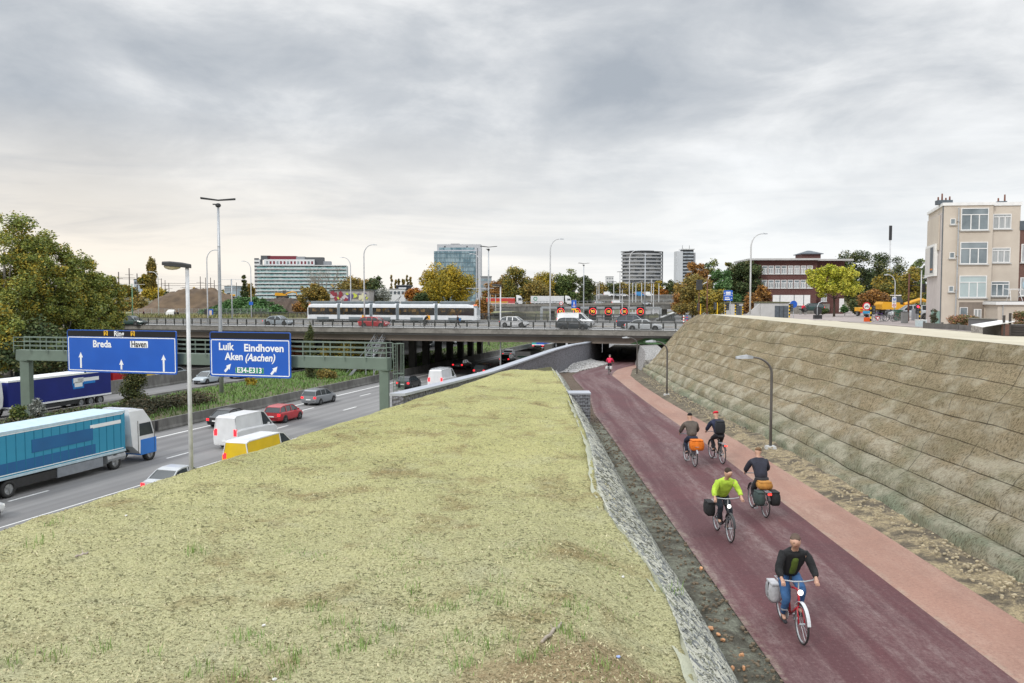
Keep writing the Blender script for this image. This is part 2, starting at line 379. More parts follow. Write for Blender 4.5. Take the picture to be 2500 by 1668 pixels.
# ================================================================== FOREGROUND MOUND
def moss_mat():
    m = bpy.data.materials.new('sprayed_moss_mulch'); m.use_nodes = True; t = NT(m.node_tree); b = t.n['Principled BSDF']
    tc = t.new('ShaderNodeTexCoord'); o = tc.outputs['Object']; sp = t.new('ShaderNodeSeparateXYZ'); t.link(o, sp.inputs[0])
    pat = t.noise(o, 0.22, 5, 0.6, 0.6); p2 = t.noise(t.mapping(o, (1, 1, 1), (0, 0, 0), (9, 4, 0)), 0.55, 5, 0.62, 0.4)
    spk = t.noise(t.mapping(o, (1.0, 1.35, 1), (0, 0, 0.35)), 10.5, 4, 0.7, 0.5); spk2 = t.noise(o, 26, 4, 0.7, 0.3); fine = t.noise(o, 60, 4, 0.8)
    near = t.mr(sp.outputs[1], 11, 27, 1.0, 0.0)
    base = t.mix(t.mr(pat, 0.38, 0.64, 0, 1), (0.575, 0.55, 0.245), (0.45, 0.445, 0.19))
    base = t.mix(t.math('MULTIPLY', near, 0.75), base, (0.56, 0.54, 0.33))
    base = t.mix(t.mr(p2, 0.53, 0.68, 0, 0.8), base, (0.30, 0.215, 0.10))
    base = t.mix(t.mr(t.noise(o, 0.9, 4, 0.6), 0.55, 0.75, 0, 0.5), base, (0.50, 0.49, 0.34))
    # brown bare hump close to the camera
    hump = t.new('ShaderNodeVectorMath', operation='DISTANCE'); t.link(o, hump.inputs[0]); hump.inputs[1].default_value = (1.25, 9.9, 6.3)
    hn = t.math('ADD', hump.outputs['Value'], t.math('MULTIPLY', t.noise(o, 2.2, 4), 1.6))
    base = t.mix(t.mr(hn, 2.3, 3.2, 0.9, 0.0), base, (0.36, 0.255, 0.15))
    thr = t.mr(p2, 0.3, 0.7, 0.425, 0.48)
    dk = t.math('SUBTRACT', thr, spk); dk = t.math('MULTIPLY', t.mr(dk, -0.015, 0.03, 0, 1), t.mr(t.noise(o, 1.3, 4, 0.7, 0.8), 0.38, 0.6, 0.25, 1))
    base = t.mix(t.math('MULTIPLY', dk, 0.82), base, (0.06, 0.068, 0.03))
    base = t.mix(t.mr(spk2, 0.33, 0.50, 0.85, 0.0), base, (0.13, 0.12, 0.055))
    base = t.mix(t.mr(fine, 0.32, 0.56, 0.6, 0.0), base, (0.17, 0.15, 0.07))
    base = t.mix(t.mr(spk2, 0.56, 0.70, 0.0, 0.7), base, (0.66, 0.63, 0.42))
    t.link(base, b.inputs['Base Color']); b.inputs['Roughness'].default_value = 0.95; b.inputs['Specular IOR Level'].default_value = 0.15
    h = t.math('ADD', t.math('ADD', t.math('MULTIPLY', spk, 0.6), t.math('MULTIPLY', spk2, 0.35)), t.math('MULTIPLY', fine, 0.15))
    bn = t.new('ShaderNodeBump'); bn.inputs['Strength'].default_value = 1.0; bn.inputs['Distance'].default_value = 0.09
    t.link(h, bn.inputs['Height']); t.link(bn.outputs[0], b.inputs['Normal']); return m
MOSS = moss_mat()
MT = CH - 4.8                                    # plateau height
XLf = lambda Y: lerp([(3, -14.4), (17.7, -10.6), (23.8, -9.2), (28.7, -7.75), (36.9, -5.56), (46, -2.9), (54.6, -0.7), (57, -0.2)], Y)[0]
XRf = lambda Y: lerp([(3, 2.3), (10, 2.45), (13, 2.62), (15, 2.65), (17, 2.45), (18.8, 2.16), (21, 2.12), (24, 2.3), (27, 2.48), (30.4, 2.58), (40, 2.7), (56.5, 2.74)], Y)[0]
ZRf = lambda Y: lerp([(3, MT - 0.5), (10, MT - 0.55), (13, MT - 0.55), (17, MT - 0.28), (20, MT - 0.1), (25, MT - 0.02), (60, MT)], Y)[0]
def mound_z(X, Y):
    l, r = XLf(Y), XRf(Y); n = 0.16 * fbm(X * .16, Y * .16, 1) + 0.06 * fbm(X * 1.1, Y * 1.1, 5) + 0.04 * fbm(X * 4.2, Y * 4.2, 8, 3)
    t = min(1, (r - X) / 1.9); z = MT - (MT - ZRf(Y)) * (1 - smooth(t)); 
    hx = math.hypot((X - 1.0) / 1.5, (Y - 10) / 2.2); z += 0.22 * max(0, 1 - hx * hx) 
    e = max(0.0, 1 - (X - l) / 0.8); z -= 0.16 * e * e
    z -= 0.15 * max(0, (Y - 54) / 2) ** 2
    return z + n * (1 if X - l > 0.6 else 0.5)
rows = []; Y = 5.0
NS = 190
while Y < 56.6:
    l, r = XLf(Y) + 0.22 * noise.noise(Vector((Y * 2.3, 1, 0))) + 0.16 * noise.noise(Vector((Y * 0.9, 3, 0))), XRf(Y) + 0.06 * noise.noise(Vector((Y * 1.2, 7, 0)))
    row = [Vector((l - 8.5, Y, -0.1)), Vector((l - 1.2, Y, MT - 1.3)), Vector((l - 0.35, Y, MT - 0.5))]
    for j in range(NS + 1):
        x = l + (r - l) * j / NS; row.append(Vector((x, Y, mound_z(x, Y))))
    row.append(Vector((r + 0.05, Y, mound_z(r, Y) - 0.12))); row.append(Vector((r + 0.10, Y, mound_z(r, Y) - 0.4)))
    rows.append(row); Y += max(0.06, 0.006 * Y)
last = rows[-1]
for dy, dz in ((0.25, 0.25), (0.5, 1.2), (0.9, 3.0), (1.0, 6.4)): rows.append([Vector((p.x, p.y + dy, max(-0.1, p.z - dz))) for p in last])
struct(sheet('grassy_mound', rows, MOSS))
def on_mound(px, py):
    d = ray(px, py); o = Vector((0, 0, CH)); t = (MT - CH) / d.z
    for _ in range(6): p = o + d * t; t = (mound_z(p.x, p.y) - CH) / d.z
    p = o + d * t; return Vector((p.x, p.y, mound_z(p.x, p.y)))

# ---- wire-netted mulch face on the path side
def mesh_mat():
    m = bpy.data.materials.new('netted_straw_face'); m.use_nodes = True; t = NT(m.node_tree); b = t.n['Principled BSDF']
    tc = t.new('ShaderNodeTexCoord'); o = tc.outputs['UV']
    st = t.noise(t.mapping(o, (6.0, 16, 1), (0, 0, 0.6)), 4.4, 5, 0.7, 0.8)
    st2 = t.noise(t.mapping(o, (6.4, 18, 1), (0, 0, -0.5)), 5.0, 5, 0.7, 0.6)
    c = t.mix(t.mr(t.noise(o, 1.2, 4), 0.35, 0.65, 0, 1), (0.54, 0.54, 0.40), (0.43, 0.45, 0.34))
    c = t.mix(t.mr(st, 0.36, 0.47, 0.35, 0), c, (0.20, 0.22, 0.21)); c = t.mix(t.mr(st2, 0.60, 0.70, 0, 0.3), c, (0.58, 0.58, 0.50))
    c = t.mix(t.mr(st2, 0.30, 0.38, 0.35, 0), c, (0.18, 0.19, 0.15))
    t.link(c, b.inputs['Base Color']); b.inputs['Roughness'].default_value = 0.9
    bn = t.new('ShaderNodeBump'); bn.inputs['Strength'].default_value = .7; bn.inputs['Distance'].default_value = 0.025
    t.link(t.math('ADD', st, st2), bn.inputs['Height']); t.link(bn.outputs[0], b.inputs['Normal']); return m
PZ = lambda Y: CH + lerp([(0, -6.0), (35, -6.02), (55, -6.5), (70, -7.0), (81, -7.5), (92, -8.05), (104, -8.5), (112, -8.7), (170, -8.7)], Y)[0]
rows = []; YS = []; Y = 5.0
while Y < 57.5:
    xr, zr = XRf(Y) + 0.06 * noise.noise(Vector((Y * 1.2, 7, 0))), ZRf(Y) + 0.05; xb = 3.42 + (0.38 if Y > 40 else 0) * smooth((Y - 40) / 14)
    row = []
    for j in range(11):
        t = j / 10; bul = math.sin(t * math.pi) * (0.13 + 0.05 * noise.noise(Vector((Y * 0.8, t * 2, 0))))
        z0 = PZ(Y) - 0.08
        row.append(Vector((xr - .14 * (1 - t) + (xb - xr) * t + bul * .8, Y, zr - .04 * (1 - t) + (z0 - zr) * (t ** 1.05) + bul * 0.6 + 0.03 * noise.noise(Vector((Y * 3, t * 5, 2))))))
    rows.append(row); YS.append(Y); Y += 0.16 if Y < 25 else 0.35
end = rows[-1]; rows.append([Vector((p.x - 0.9 * (1 - j / 14), p.y + 0.8, p.z - 0.2)) for j, p in enumerate(end)]); YS.append(YS[-1] + 0.8)
NETF = mesh_mat()
struct(sheet('netted_bank', rows, NETF, uv=lambda i, j: (YS[i], j / 10 * 1.4)))

# ================================================================== CYCLE PATH
def tarmac(name, a, b2, dust, st=(0.9, 0.045)):
    m = bpy.data.materials.new(name); m.use_nodes = True; t = NT(m.node_tree); b = t.n['Principled BSDF']
    tc = t.new('ShaderNodeTexCoord'); o = tc.outputs['UV']
    tr = t.noise(t.mapping(o, (st[0], st[1], 1)), 1.5, 5, 0.6, 0.3); pa = t.noise(o, 0.35, 6, 0.68, 0.8); sc = t.noise(t.mapping(o, (2.4, 0.7, 1)), 2.6, 8, 0.8, 0.4)
    fine = t.noise(o, 38, 4, 0.75)
    c = t.mix(t.mr(pa, 0.4, 0.62, 0, 1), a, b2)
    f = t.math('MULTIPLY', t.mr(tr, 0.42, 0.62, 0, 1), t.mr(sc, 0.40, 0.62, 0.15, 1))
    c = t.mix(t.math('MULTIPLY', f, 0.9), c, dust)
    sepn = t.new('ShaderNodeSeparateXYZ'); t.link(o, sepn.inputs[0])
    edge = t.mr(t.math('ADD', sepn.outputs[0], t.math('MULTIPLY', t.noise(o, 1.3, 6, 0.7), 0.35)), 0.24, 0.36, 1, 0)
    c = t.mix(t.math('MULTIPLY', edge, t.mr(t.noise(o, 2.5, 6, 0.8), 0.45, 0.6, 0, 0.6)), c, (0.36, 0.31, 0.24))
    gr = t.noise(o, 13, 5, 0.75); c = t.mix(t.mr(gr, 0.36, 0.52, 0.5, 0.0), c, tuple(x * 0.55 for x in a)); c = t.mix(t.mr(gr, 0.56, 0.68, 0, 0.35), c, dust)
    c = t.mix(t.mr(fine, 0.32, 0.62, 0.4, 0.0), c, tuple(x * 0.5 for x in a)); c = t.mix(t.mr(fine, 0.70, 0.78, 0, 0.5), c, (0.5, 0.42, 0.4))
    t.link(c, b.inputs['Base Color']); b.inputs['Roughness'].default_value = 0.82
    bn = t.new('ShaderNodeBump'); bn.inputs['Strength'].default_value = 0.35; bn.inputs['Distance'].default_value = 0.02
    t.link(fine, bn.inputs['Height']); t.link(bn.outputs[0], b.inputs['Normal']); return m
REDT = tarmac('red_cycle_asphalt', (0.112, 0.036, 0.041), (0.082, 0.029, 0.034), (0.27, 0.20, 0.19))
GRAV = tarmac('salmon_grit', (0.36, 0.20, 0.148), (0.29, 0.162, 0.122), (0.44, 0.30, 0.235), (0.5, 0.08))
EDG = [(3, 4.22, 7.85, 9.40), (35, 4.22, 7.85, 9.32), (45, 4.35, 7.95, 9.35), (53, 4.85, 8.1, 9.42), (62, 5.1, 8.4, 9.75), (70, 5.2, 8.75, 10.2), (78, 5.5, 9.2, 10.85),
       (82, 6.1, 9.7, 11.5), (88, 7.1, 10.7, 12.4), (92, 8.1, 11.4, 13.0), (97, 9.6, 12.8, 14.2), (104, 11.5, 15.2, 16.6), (125, 17.5, 21.2, 22.6), (150, 25, 28.7, 30)]
def ribbon(name, a, b, mat, dz, n=12, y0=4, y1=146):
    rows = []; YY = []; Y = y0
    while Y <= y1:
        e = lerp(EDG, Y); l, r = (e[a] if a >= 0 else a), e[b]
        rows.append([Vector((l + (r - l) * j / n, Y, PZ(Y) + dz)) for j in range(n + 1)]); YY.append((Y, l, r)); Y += 0.5 if Y < 100 else 3
    return struct(sheet(name, rows, mat, uv=lambda i, j: ((YY[i][2] - YY[i][1]) * j / n, YY[i][0])))
ribbon('cycle_path', 0, 1, REDT, 0.012)
ribbon('grit_footpath', 1, 2, GRAV, 0.004)

# ---- verge either side of the path
def verge_mat():
    m = bpy.data.materials.new('damp_verge_soil'); m.use_nodes = True; t = NT(m.node_tree); b = t.n['Principled BSDF']
    tc = t.new('ShaderNodeTexCoord'); o = tc.outputs['Object']; sp = t.new('ShaderNodeSeparateXYZ'); t.link(o, sp.inputs[0])
    n1 = t.noise(o, 1.6, 6, 0.7, 0.5); n2 = t.noise(o, 0.6, 4, 0.6, 0.3); fine = t.noise(o, 17, 5, 0.75)
    left = t.mix(t.mr(n1, 0.42, 0.6, 0, 1), (0.095, 0.088, 0.062), (0.26, 0.27, 0.205))
    brown = t.mix(t.mr(n1, 0.4, 0.65, 0, 1), (0.115, 0.078, 0.052), (0.18, 0.125, 0.085))
    left = t.mix(t.mr(sp.outputs[1], 40.4, 41.4, 0, 1), left, brown)
    rgt = t.mix(t.mr(n1, 0.42, 0.58, 0, 1), (0.16, 0.13, 0.09), (0.55, 0.44, 0.26))
    rgt = t.mix(t.mr(sp.outputs[1], 30, 48, 0, 0.85), rgt, t.mix(t.mr(n1, 0.4, 0.65, 0, 1), (0.085, 0.066, 0.046), (0.22, 0.19, 0.13)))
    c = t.mix(t.mr(sp.outputs[0], 6.3, 6.9, 0, 1), left, rgt)
    c = t.mix(t.mr(fine, 0.34, 0.6, 0.7, 0), c, (0.05, 0.045, 0.035)); c = t.mix(t.mr(fine, 0.66, 0.78, 0, 0.4), c, (0.45, 0.42, 0.36))
    t.link(c, b.inputs['Base Color']); b.inputs['Roughness'].default_value = 0.92
    bn = t.new('ShaderNodeBump'); bn.inputs['Strength'].default_value = 1; bn.inputs['Distance'].default_value = 0.08
    t.link(t.math('ADD', fine, n1), bn.inputs['Height']); t.link(bn.outputs[0], b.inputs['Normal']); return m
VERGE = verge_mat()
TOE = [(3, 10.3), (35, 10.4), (45, 10.45), (55, 10.7), (62, 11.05), (70, 11.6), (78, 12.3), (87, 13.3), (93, 14.4)]
CRE = [(3, 15.2, -1.5), (50, 15.3, -1.5), (66, 15.4, -1.5), (71, 15.45, -1.6), (78, 15.9, -2.4), (85, 16.3, -3.75), (90, 16.0, -5.6), (94, 15.3, -7.8)]
def wallx(Y): return 4.3 - 0.2093 * (83.5 - Y)
rows = []; Y = 3.0
while Y < 150:
    e = lerp(EDG, Y); row = []
    l = 2.8 if Y < 56 else wallx(Y) - 0.2
    toe = lerp(TOE, Y)[0] + 0.6 if Y < 94 else e[2] + 6
    for j in range(31):
        x = l + (toe - l) * j / 30; inside = e[0] + 0.12 < x < e[2] - 0.12
        d = max(0, e[0] - x, x - e[2])
        h = -0.05 if inside else min(1, d * 2) * (0.03 + 0.10 * noise.noise(Vector((x * 1.7, Y * 0.9, 0))) + 0.05 * noise.noise(Vector((x * 5, Y * 4, 3)))) - 0.01
        if x > e[2] and Y < 93: h += 0.10 * min(1, d)
        row.append(Vector((x, Y, PZ(Y) + h)))
    rows.append(row); Y += 0.3 if Y < 50 else 0.8
struct(sheet('path_verge', rows, VERGE))

# ================================================================== BIG EMBANKMENT WITH EROSION BLANKET
def blanket_mat():
    m = bpy.data.materials.new('erosion_blanket'); m.use_nodes = True; t = NT(m.node_tree); b = t.n['Principled BSDF']
    tc = t.new('ShaderNodeTexCoord'); o = tc.outputs['UV']; sp = t.new('ShaderNodeSeparateXYZ'); t.link(o, sp.inputs[0])
    v = sp.outputs[1]                                   # 0 toe .. 9 crest rows
    fib = t.noise(t.mapping(o, (8, 2.6, 1), (0, 0, -0.22)), 2.6, 6, 0.78, 0.5); fib2 = t.noise(t.mapping(o, (12, 4, 1), (0, 0, -0.2)), 4.2, 4, 0.7)
    big = t.noise(t.mapping(o, (0.35, 0.9, 1)), 1.0, 5, 0.6, 0.4); bl = t.noise(t.mapping(o, (0.8, 0.8, 1), (0, 0, 0), (5, 2, 0)), 0.9, 5, 0.65)
    c = t.mix(t.mr(big, 0.36, 0.62, 0, 1), (0.40, 0.325, 0.205), (0.30, 0.25, 0.155))
    low = t.mr(v, 0.5, 5.5, 1, 0)
    c = t.mix(t.math('MULTIPLY', low, t.mr(bl, 0.40, 0.58, 0, 0.95)), c, (0.50, 0.455, 0.355))
    c = t.mix(t.math('MULTIPLY', t.mr(v, 0.2, 2.6, 1, 0), t.mr(big, 0.40, 0.6, 0.3, 0.95)), c, (0.27, 0.315, 0.225))
    c = t.mix(t.mr(t.noise(o, 0.5, 3), 0.55, 0.7, 0, 0.4), c, (0.23, 0.25, 0.15))
    c = t.mix(t.mr(fib, 0.38, 0.53, 0.9, 0), c, (0.085, 0.068, 0.04)); c = t.mix(t.mr(fib, 0.6, 0.72, 0, 0.5), c, (0.56, 0.49, 0.35))
    c = t.mix(t.math('MULTIPLY', t.mr(bl, 0.50, 0.62, 0, 0.75), t.mr(fib2, 0.4, 0.6, 0.3, 1)), c, (0.52, 0.475, 0.36))
    # straw shows bleached on the bulges, seams stitched with dark cord
    fr = t.math('FRACT', v); wob = t.noise(t.mapping(o, (1.2, 0, 1)), 1.0, 4); dist = t.math('MINIMUM', fr, t.math('SUBTRACT', 1.0, fr))
    seam = t.mr(dist, 0.006, 0.026, 1, 0); gate = t.mr(t.noise(t.mapping(o, (0.5, 3, 1)), 1.0, 3), 0.40, 0.54, 0.25, 0.9)
    c = t.mix(t.math('MULTIPLY', seam, gate), c, (0.045, 0.037, 0.027))
    un = t.math('ADD', t.math('MULTIPLY', sp.outputs[0], 0.42), t.math('MULTIPLY', v, -0.16)); uf = t.math('FRACT', un)
    ud = t.math('MINIMUM', uf, t.math('SUBTRACT', 1.0, uf)); us = t.mr(ud, 0.005, 0.012, 1, 0)
    ug = t.mr(t.noise(t.mapping(o, (0.45, 0.35, 1), (0, 0, 0), (3, 8, 0)), 1.0, 2), 0.46, 0.56, 0.08, 0.7)
    c = t.mix(t.math('MULTIPLY', us, ug), c, (0.06, 0.05, 0.035))
    t.link(c, b.inputs['Base Color']); b.inputs['Roughness'].default_value = 0.95; b.inputs['Specular IOR Level'].default_value = 0.1
    h = t.math('SUBTRACT', t.math('ADD', t.math('MULTIPLY', fib, 0.8), t.math('MULTIPLY', fib2, 0.5)), t.math('MULTIPLY', seam, 0.5))
    bn = t.new('ShaderNodeBump'); bn.inputs['Strength'].default_value = 1; bn.inputs['Distance'].default_value = 0.09
    t.link(h, bn.inputs['Height']); t.link(bn.outputs[0], b.inputs['Normal']); return m
BLK = blanket_mat()
NR = 9; NV = 108
rows = []; UU = []; Y = 3.0
while Y < 94:
    tx = lerp(TOE, Y)[0] + 0.12 * noise.noise(Vector((Y * 0.35, 1, 0))); cx, cz = lerp(CRE, Y); cz += CH; tz = PZ(Y) - 0.05
    d = Vector((cx - tx, 0, cz - tz)); L = d.length; nrm = Vector((-d.z, 0, d.x)).normalized() if L > 0.1 else Vector((0, 0, 1))
    row = []; amp = min(1, L / 4)
    for j in range(NV + 1):
        t = j / NV; r = t * NR; fr = r - math.floor(r)
        pil = (1 - abs(2 * fr - 1) ** 2.6) * (0.035 + 0.19 * max(0, 1 - r / 4.0)) * (0.7 + 0.5 * noise.noise(Vector((Y * 0.3, math.floor(r) * 3.7, 0))))
        belly = 0.25 * math.sin(math.pi * t)
        lump = 0.17 * noise.noise(Vector((Y * 0.33, r * 0.6, 5))) + 0.04 * noise.noise(Vector((Y * 1.5, r * 2.6, 9)))
        if r < 1.3: lump += 0.13 * noise.noise(Vector((Y * 1.1, r * 3, 4))) * (1.3 - r)
        e = smooth(min(t * 14, 1)) * smooth(min((1 - t) * 10, 1))
        row.append(Vector((tx, Y, tz)) + d * t + nrm * amp * e * (pil + lump - belly * 0.3))
    rows.append(row); UU.append(Y); Y += 0.14 if Y < 40 else 0.28
struct(sheet('embankment_slope', rows, BLK, uv=lambda i, j: (UU[i], j / NV * NR)))
SAND = pm('pale_levelled_sand', (0.56, 0.515, 0.40), (0.48, 0.435, 0.33), 0.35, 0.95, bump=0.7, bscale=8, grime=((0.42, 0.37, 0.27), 0.5))
def street_z(X, Y): return CH - 2.68 - max(0, Y - 92) * 0.0125
rows = []; Y = 3.0
while Y < 100:
    cx, cz = lerp(CRE, min(Y, 93)); ex = 34.5 + (1.5 if Y > 80 else 0); row = []
    for j in range(36):
        t = j / 35; x = cx + (ex - cx) * t; z1 = street_z(x, Y) - 0.03
        z = (CH + cz) + (z1 - CH - cz) * smooth(min(1, t * 1.0)) if Y < 72 else (CH + cz) + (z1 - CH - cz) * smooth(min(1, t * 2.2))
        z += (0.05 * fbm(x * .5, Y * .5, 2) + 0.02 * fbm(x * 3, Y * 3, 2)) * min(1, t * 10) * min(1, (1 - t) * 8)
        row.append(Vector((x, Y, z)))
    rows.append(row); Y += 0.5
struct(sheet('sand_plateau', rows, SAND))
# street area to the east
PAVE = pm('brick_paved_street', (0.36, 0.30, 0.28), (0.30, 0.26, 0.245), 0.5, 0.85, bump=0.3, bscale=9, grime=((0.22, 0.20, 0.19), 0.6))
rows = []
for Y in list(np.arange(20, 200, 6.0)) + [230, 300]:
    l = 33.8 if Y < 98 else max(24, 0.235 * Y)
    rows.append([Vector((x, Y, street_z(x, Y))) for x in np.linspace(l, 34 + 0.9 * Y + 20, 14)])
struct(sheet('street', rows, PAVE))
GRASSL = pm('lawn_strip', (0.12, 0.17, 0.05), (0.16, 0.18, 0.07), 0.8, 0.95, bump=0.6, bscale=12)

# leaf-mould, twigs and stones on the mound
for i, (x0, y0, x1, y1, r, lab, col) in enumerate([(1322, 1572, 1372, 1524, 0.022, 'pale dead branch lying on the mound beside tufts of grass', (0.42, 0.36, 0.29)),
        (184, 1360, 216, 1352, 0.02, 'thin bleached stick lying on the moss, towards the motorway edge of the mound', (0.45, 0.38, 0.33))]):
    a, b_ = on_mound(x0, y0), on_mound(x1, y1); mb = MB(); pts = []
    for j in range(9):
        t = j / 8; p = a.lerp(b_, t); p.z += r + 0.012 * math.sin(j * 1.7); p.x += 0.015 * math.sin(j * 2.3); pts.append(p)
    mb.path(pts, [r * (0.6 + 0.6 * math.sin(0.6 + j * 0.3)) for j in range(9)], 7)
    mb.tube(pts[5], pts[5] + Vector((-0.05, 0.07, 0.05)), r * 0.5, r * 0.2, 5)
    tag(mb.build('dead_branch', pm('bleached_wood%d' % i, col, tuple(c * .6 for c in col), 12, 0.9), smooth=True), lab, 'branch')
def stone_mesh(name, r, mat, seed):
    bm = bmesh.new(); bmesh.ops.create_icosphere(bm, subdivisions=2, radius=r)
    for v in bm.verts: n = noise.noise(v.co * (1.6 / r) + Vector((seed, 0, 0))); v.co *= 1 + 0.45 * n; v.co.z *= 0.6
    me = bpy.data.meshes.new(name); bm.to_mesh(me); bm.free(); me.materials.append(mat); return me
TERRA = pm('broken_terracotta', (0.62, 0.33, 0.17), (0.52, 0.27, 0.14), 6, 0.85); WSTONE = pm('white_pebble', (0.75, 0.74, 0.72), (0.6, 0.6, 0.58), 5, 0.7)
for i, (px, py, lab) in enumerate([(1735, 1534, 'largest terracotta brick chip on the dark verge'), (1754, 1549, 'small terracotta chip just below the largest one'), (1765, 1563, 'flat terracotta chip in the middle of the verge'),
        (1811, 1600, 'single terracotta chip nearer the red path edge'), (1788, 1632, 'broad terracotta fragment by the netted bank foot'), (1816, 1631, 'second terracotta fragment beside the broad one'), (1712, 1388, 'pale chip on the verge at the path kerb')]):
    o = bpy.data.objects.new('brick_chip', stone_mesh('brick_chip', 0.045 if i else 0.06, TERRA, i * 5)); C.objects.link(o); o.location = G(px, py, PZ(14) + 0.07); o.rotation_euler = (0.4 * i, 0.3 * i, i)
    tag(o, lab, 'brick chip', 'terracotta chips on the verge')
for i, (px, py, lab) in enumerate([(644, 1530, 'brightest white pebble on the mossy mound'), (308, 1261, 'flat pale stone in the brown hollow of the mound'), (1521, 1411, 'white scrap on the yellow slope near the netting'),
        (670, 1662, 'white stone at the bottom edge among the grass tufts'), (1510, 1607, 'small bluish scrap on the bare brown hump')]):
    o = bpy.data.objects.new('pebble', stone_mesh('pebble', 0.028, WSTONE if i < 4 else pm('bluish_scrap', (0.35, 0.45, 0.75)), i * 3 + 50)); C.objects.link(o); o.location = on_mound(px, py) + Vector((0, 0, 0.02))
    tag(o, lab, 'pebble', 'pale stones on the mound')
for i, (px, py) in enumerate([(1926, 1270), (1893, 1165)][:1]):
    pass

# grass: loose blades, nobody could count them
FIBP = pm('pale_net_fibre', (0.50, 0.50, 0.44), (0.36, 0.37, 0.32), 6, 0.8); FIBD = pm('dark_net_wire', (0.13, 0.145, 0.15), (0.24, 0.25, 0.25), 6, 0.7)
def blades(name, spots, mat, label, hmin, hmax, wd, lean=0.9):
    vs = []; fs = []
    for p, h in spots:
        a = rnd.uniform(0, 6.28); l = rnd.uniform(0.1, lean) * h; dx, dy = math.cos(a), math.sin(a); w_ = wd * rnd.uniform(0.6, 1.3); nx, ny = -dy * w_, dx * w_; o = len(vs)
        vs += [(p[0] - nx, p[1] - ny, p[2]), (p[0] + nx, p[1] + ny, p[2]), (p[0] + nx * .7 + dx * l * .4, p[1] + ny * .7 + dy * l * .4, p[2] + h * .6), (p[0] - nx * .7 + dx * l * .4, p[1] - ny * .7 + dy * l * .4, p[2] + h * .6), (p[0] + dx * l, p[1] + dy * l, p[2] + h)]
        fs += [(o, o + 1, o + 2, o + 3), (o + 3, o + 2, o + 4)]
    me = bpy.data.meshes.new(name); me.from_pydata(vs, [], fs); me.materials.append(mat); o = bpy.data.objects.new(name, me); C.objects.link(o)
    return tag(o, label, 'grass', kind='stuff')
GRN = pm('fresh_grass_blade', (0.15, 0.27, 0.06), (0.25, 0.34, 0.10), 3, 0.7); STRAW = pm('dry_mulch_fibre', (0.58, 0.53, 0.33), (0.36, 0.32, 0.18), 2.5, 0.95)
sp_ = []
tufts = [(130, 1600), (250, 1590), (665, 1590), (595, 1560), (720, 1600), (830, 1590), (890, 1580), (700, 1640), (580, 1650), (490, 1640), (1230, 1480), (1225, 1420), (1170, 1455), (1010, 1450), (1100, 1490), (950, 1540), (1040, 1500),
         (1120, 1560), (1240, 1560), (1330, 1590), (1400, 1560), (1380, 1545), (1130, 1630), (960, 1600), (1475, 1630), (130, 1280), (95, 1330), (480, 1350), (475, 1345), (770, 1480), (800, 1520), (380, 1600), (30, 1620), (860, 1530), (1290, 1610), (1195, 1580), (1405, 1480), (1640, 1450)]
for px, py in tufts:
    c = on_mound(px, py)
    for _ in range(rnd.randint(16, 42)):
        x, y = c.x + rnd.gauss(0, 0.10), c.y + rnd.gauss(0, 0.13); sp_.append(((x, y, mound_z(x, y) - 0.01), rnd.uniform(0.06, 0.20)))
for _ in range(5200):
    y = rnd.uniform(8.5, 17); x = rnd.uniform(-4.5, 2.0)
    if fbm(x * 0.8, y * 0.8, 4) > 0.16: sp_.append(((x, y, mound_z(x, y) - 0.01), rnd.uniform(0.02, 0.08)))
blades('grass_tufts', sp_, GRN, 'thin fresh green grass sprouting through the moss', 0, 0, 0.006)
sp_ = []
for _ in range(30000):
    y = 8.5 + 22 * rnd.random() ** 1.6; x = rnd.uniform(-0.62 * y - 1, 2.5)
    if x > XLf(y): sp_.append(((x, y, mound_z(x, y) - 0.008), rnd.uniform(0.008, 0.035)))
tag(blades('mulch_crumbs', sp_, STRAW, 'loose crumbs of sprayed moss mulch on the mound', 0, 0, 0.014, lean=2.4), None, 'mulch')
DCR = pm('dark_mulch_crumb', (0.10, 0.09, 0.045), (0.17, 0.14, 0.07), 4, .95)
sp_ = []
for _ in range(16000):
    y = 8.5 + 20 * rnd.random() ** 1.5; x = rnd.uniform(-0.62 * y - 1, 2.5)
    if x > XLf(y): sp_.append(((x, y, mound_z(x, y) - 0.008), rnd.uniform(0.008, 0.03)))
tag(blades('soil_specks', sp_, DCR, 'dark crumbs of soil among the moss mulch on the mound', 0, 0, 0.012, lean=2.4), None, 'mulch')
sp_ = []
for _ in range(26000):
    Y = rnd.uniform(60, 250) if rnd.random() < .7 else rnd.uniform(60, 120); k = rnd.uniform(4.56, 5.85); p = HW(k, Y); sp_.append(((p.x, p.y, 0.03 + med_z(k, Y)), rnd.uniform(0.15, 0.42)))
blades('median_grass', sp_, pm('lush_median_grass', (0.11, 0.21, 0.045), (0.17, 0.26, 0.07), 0.6, 0.8), 'lush green grass and weeds along the motorway median', 0, 0, 0.05)

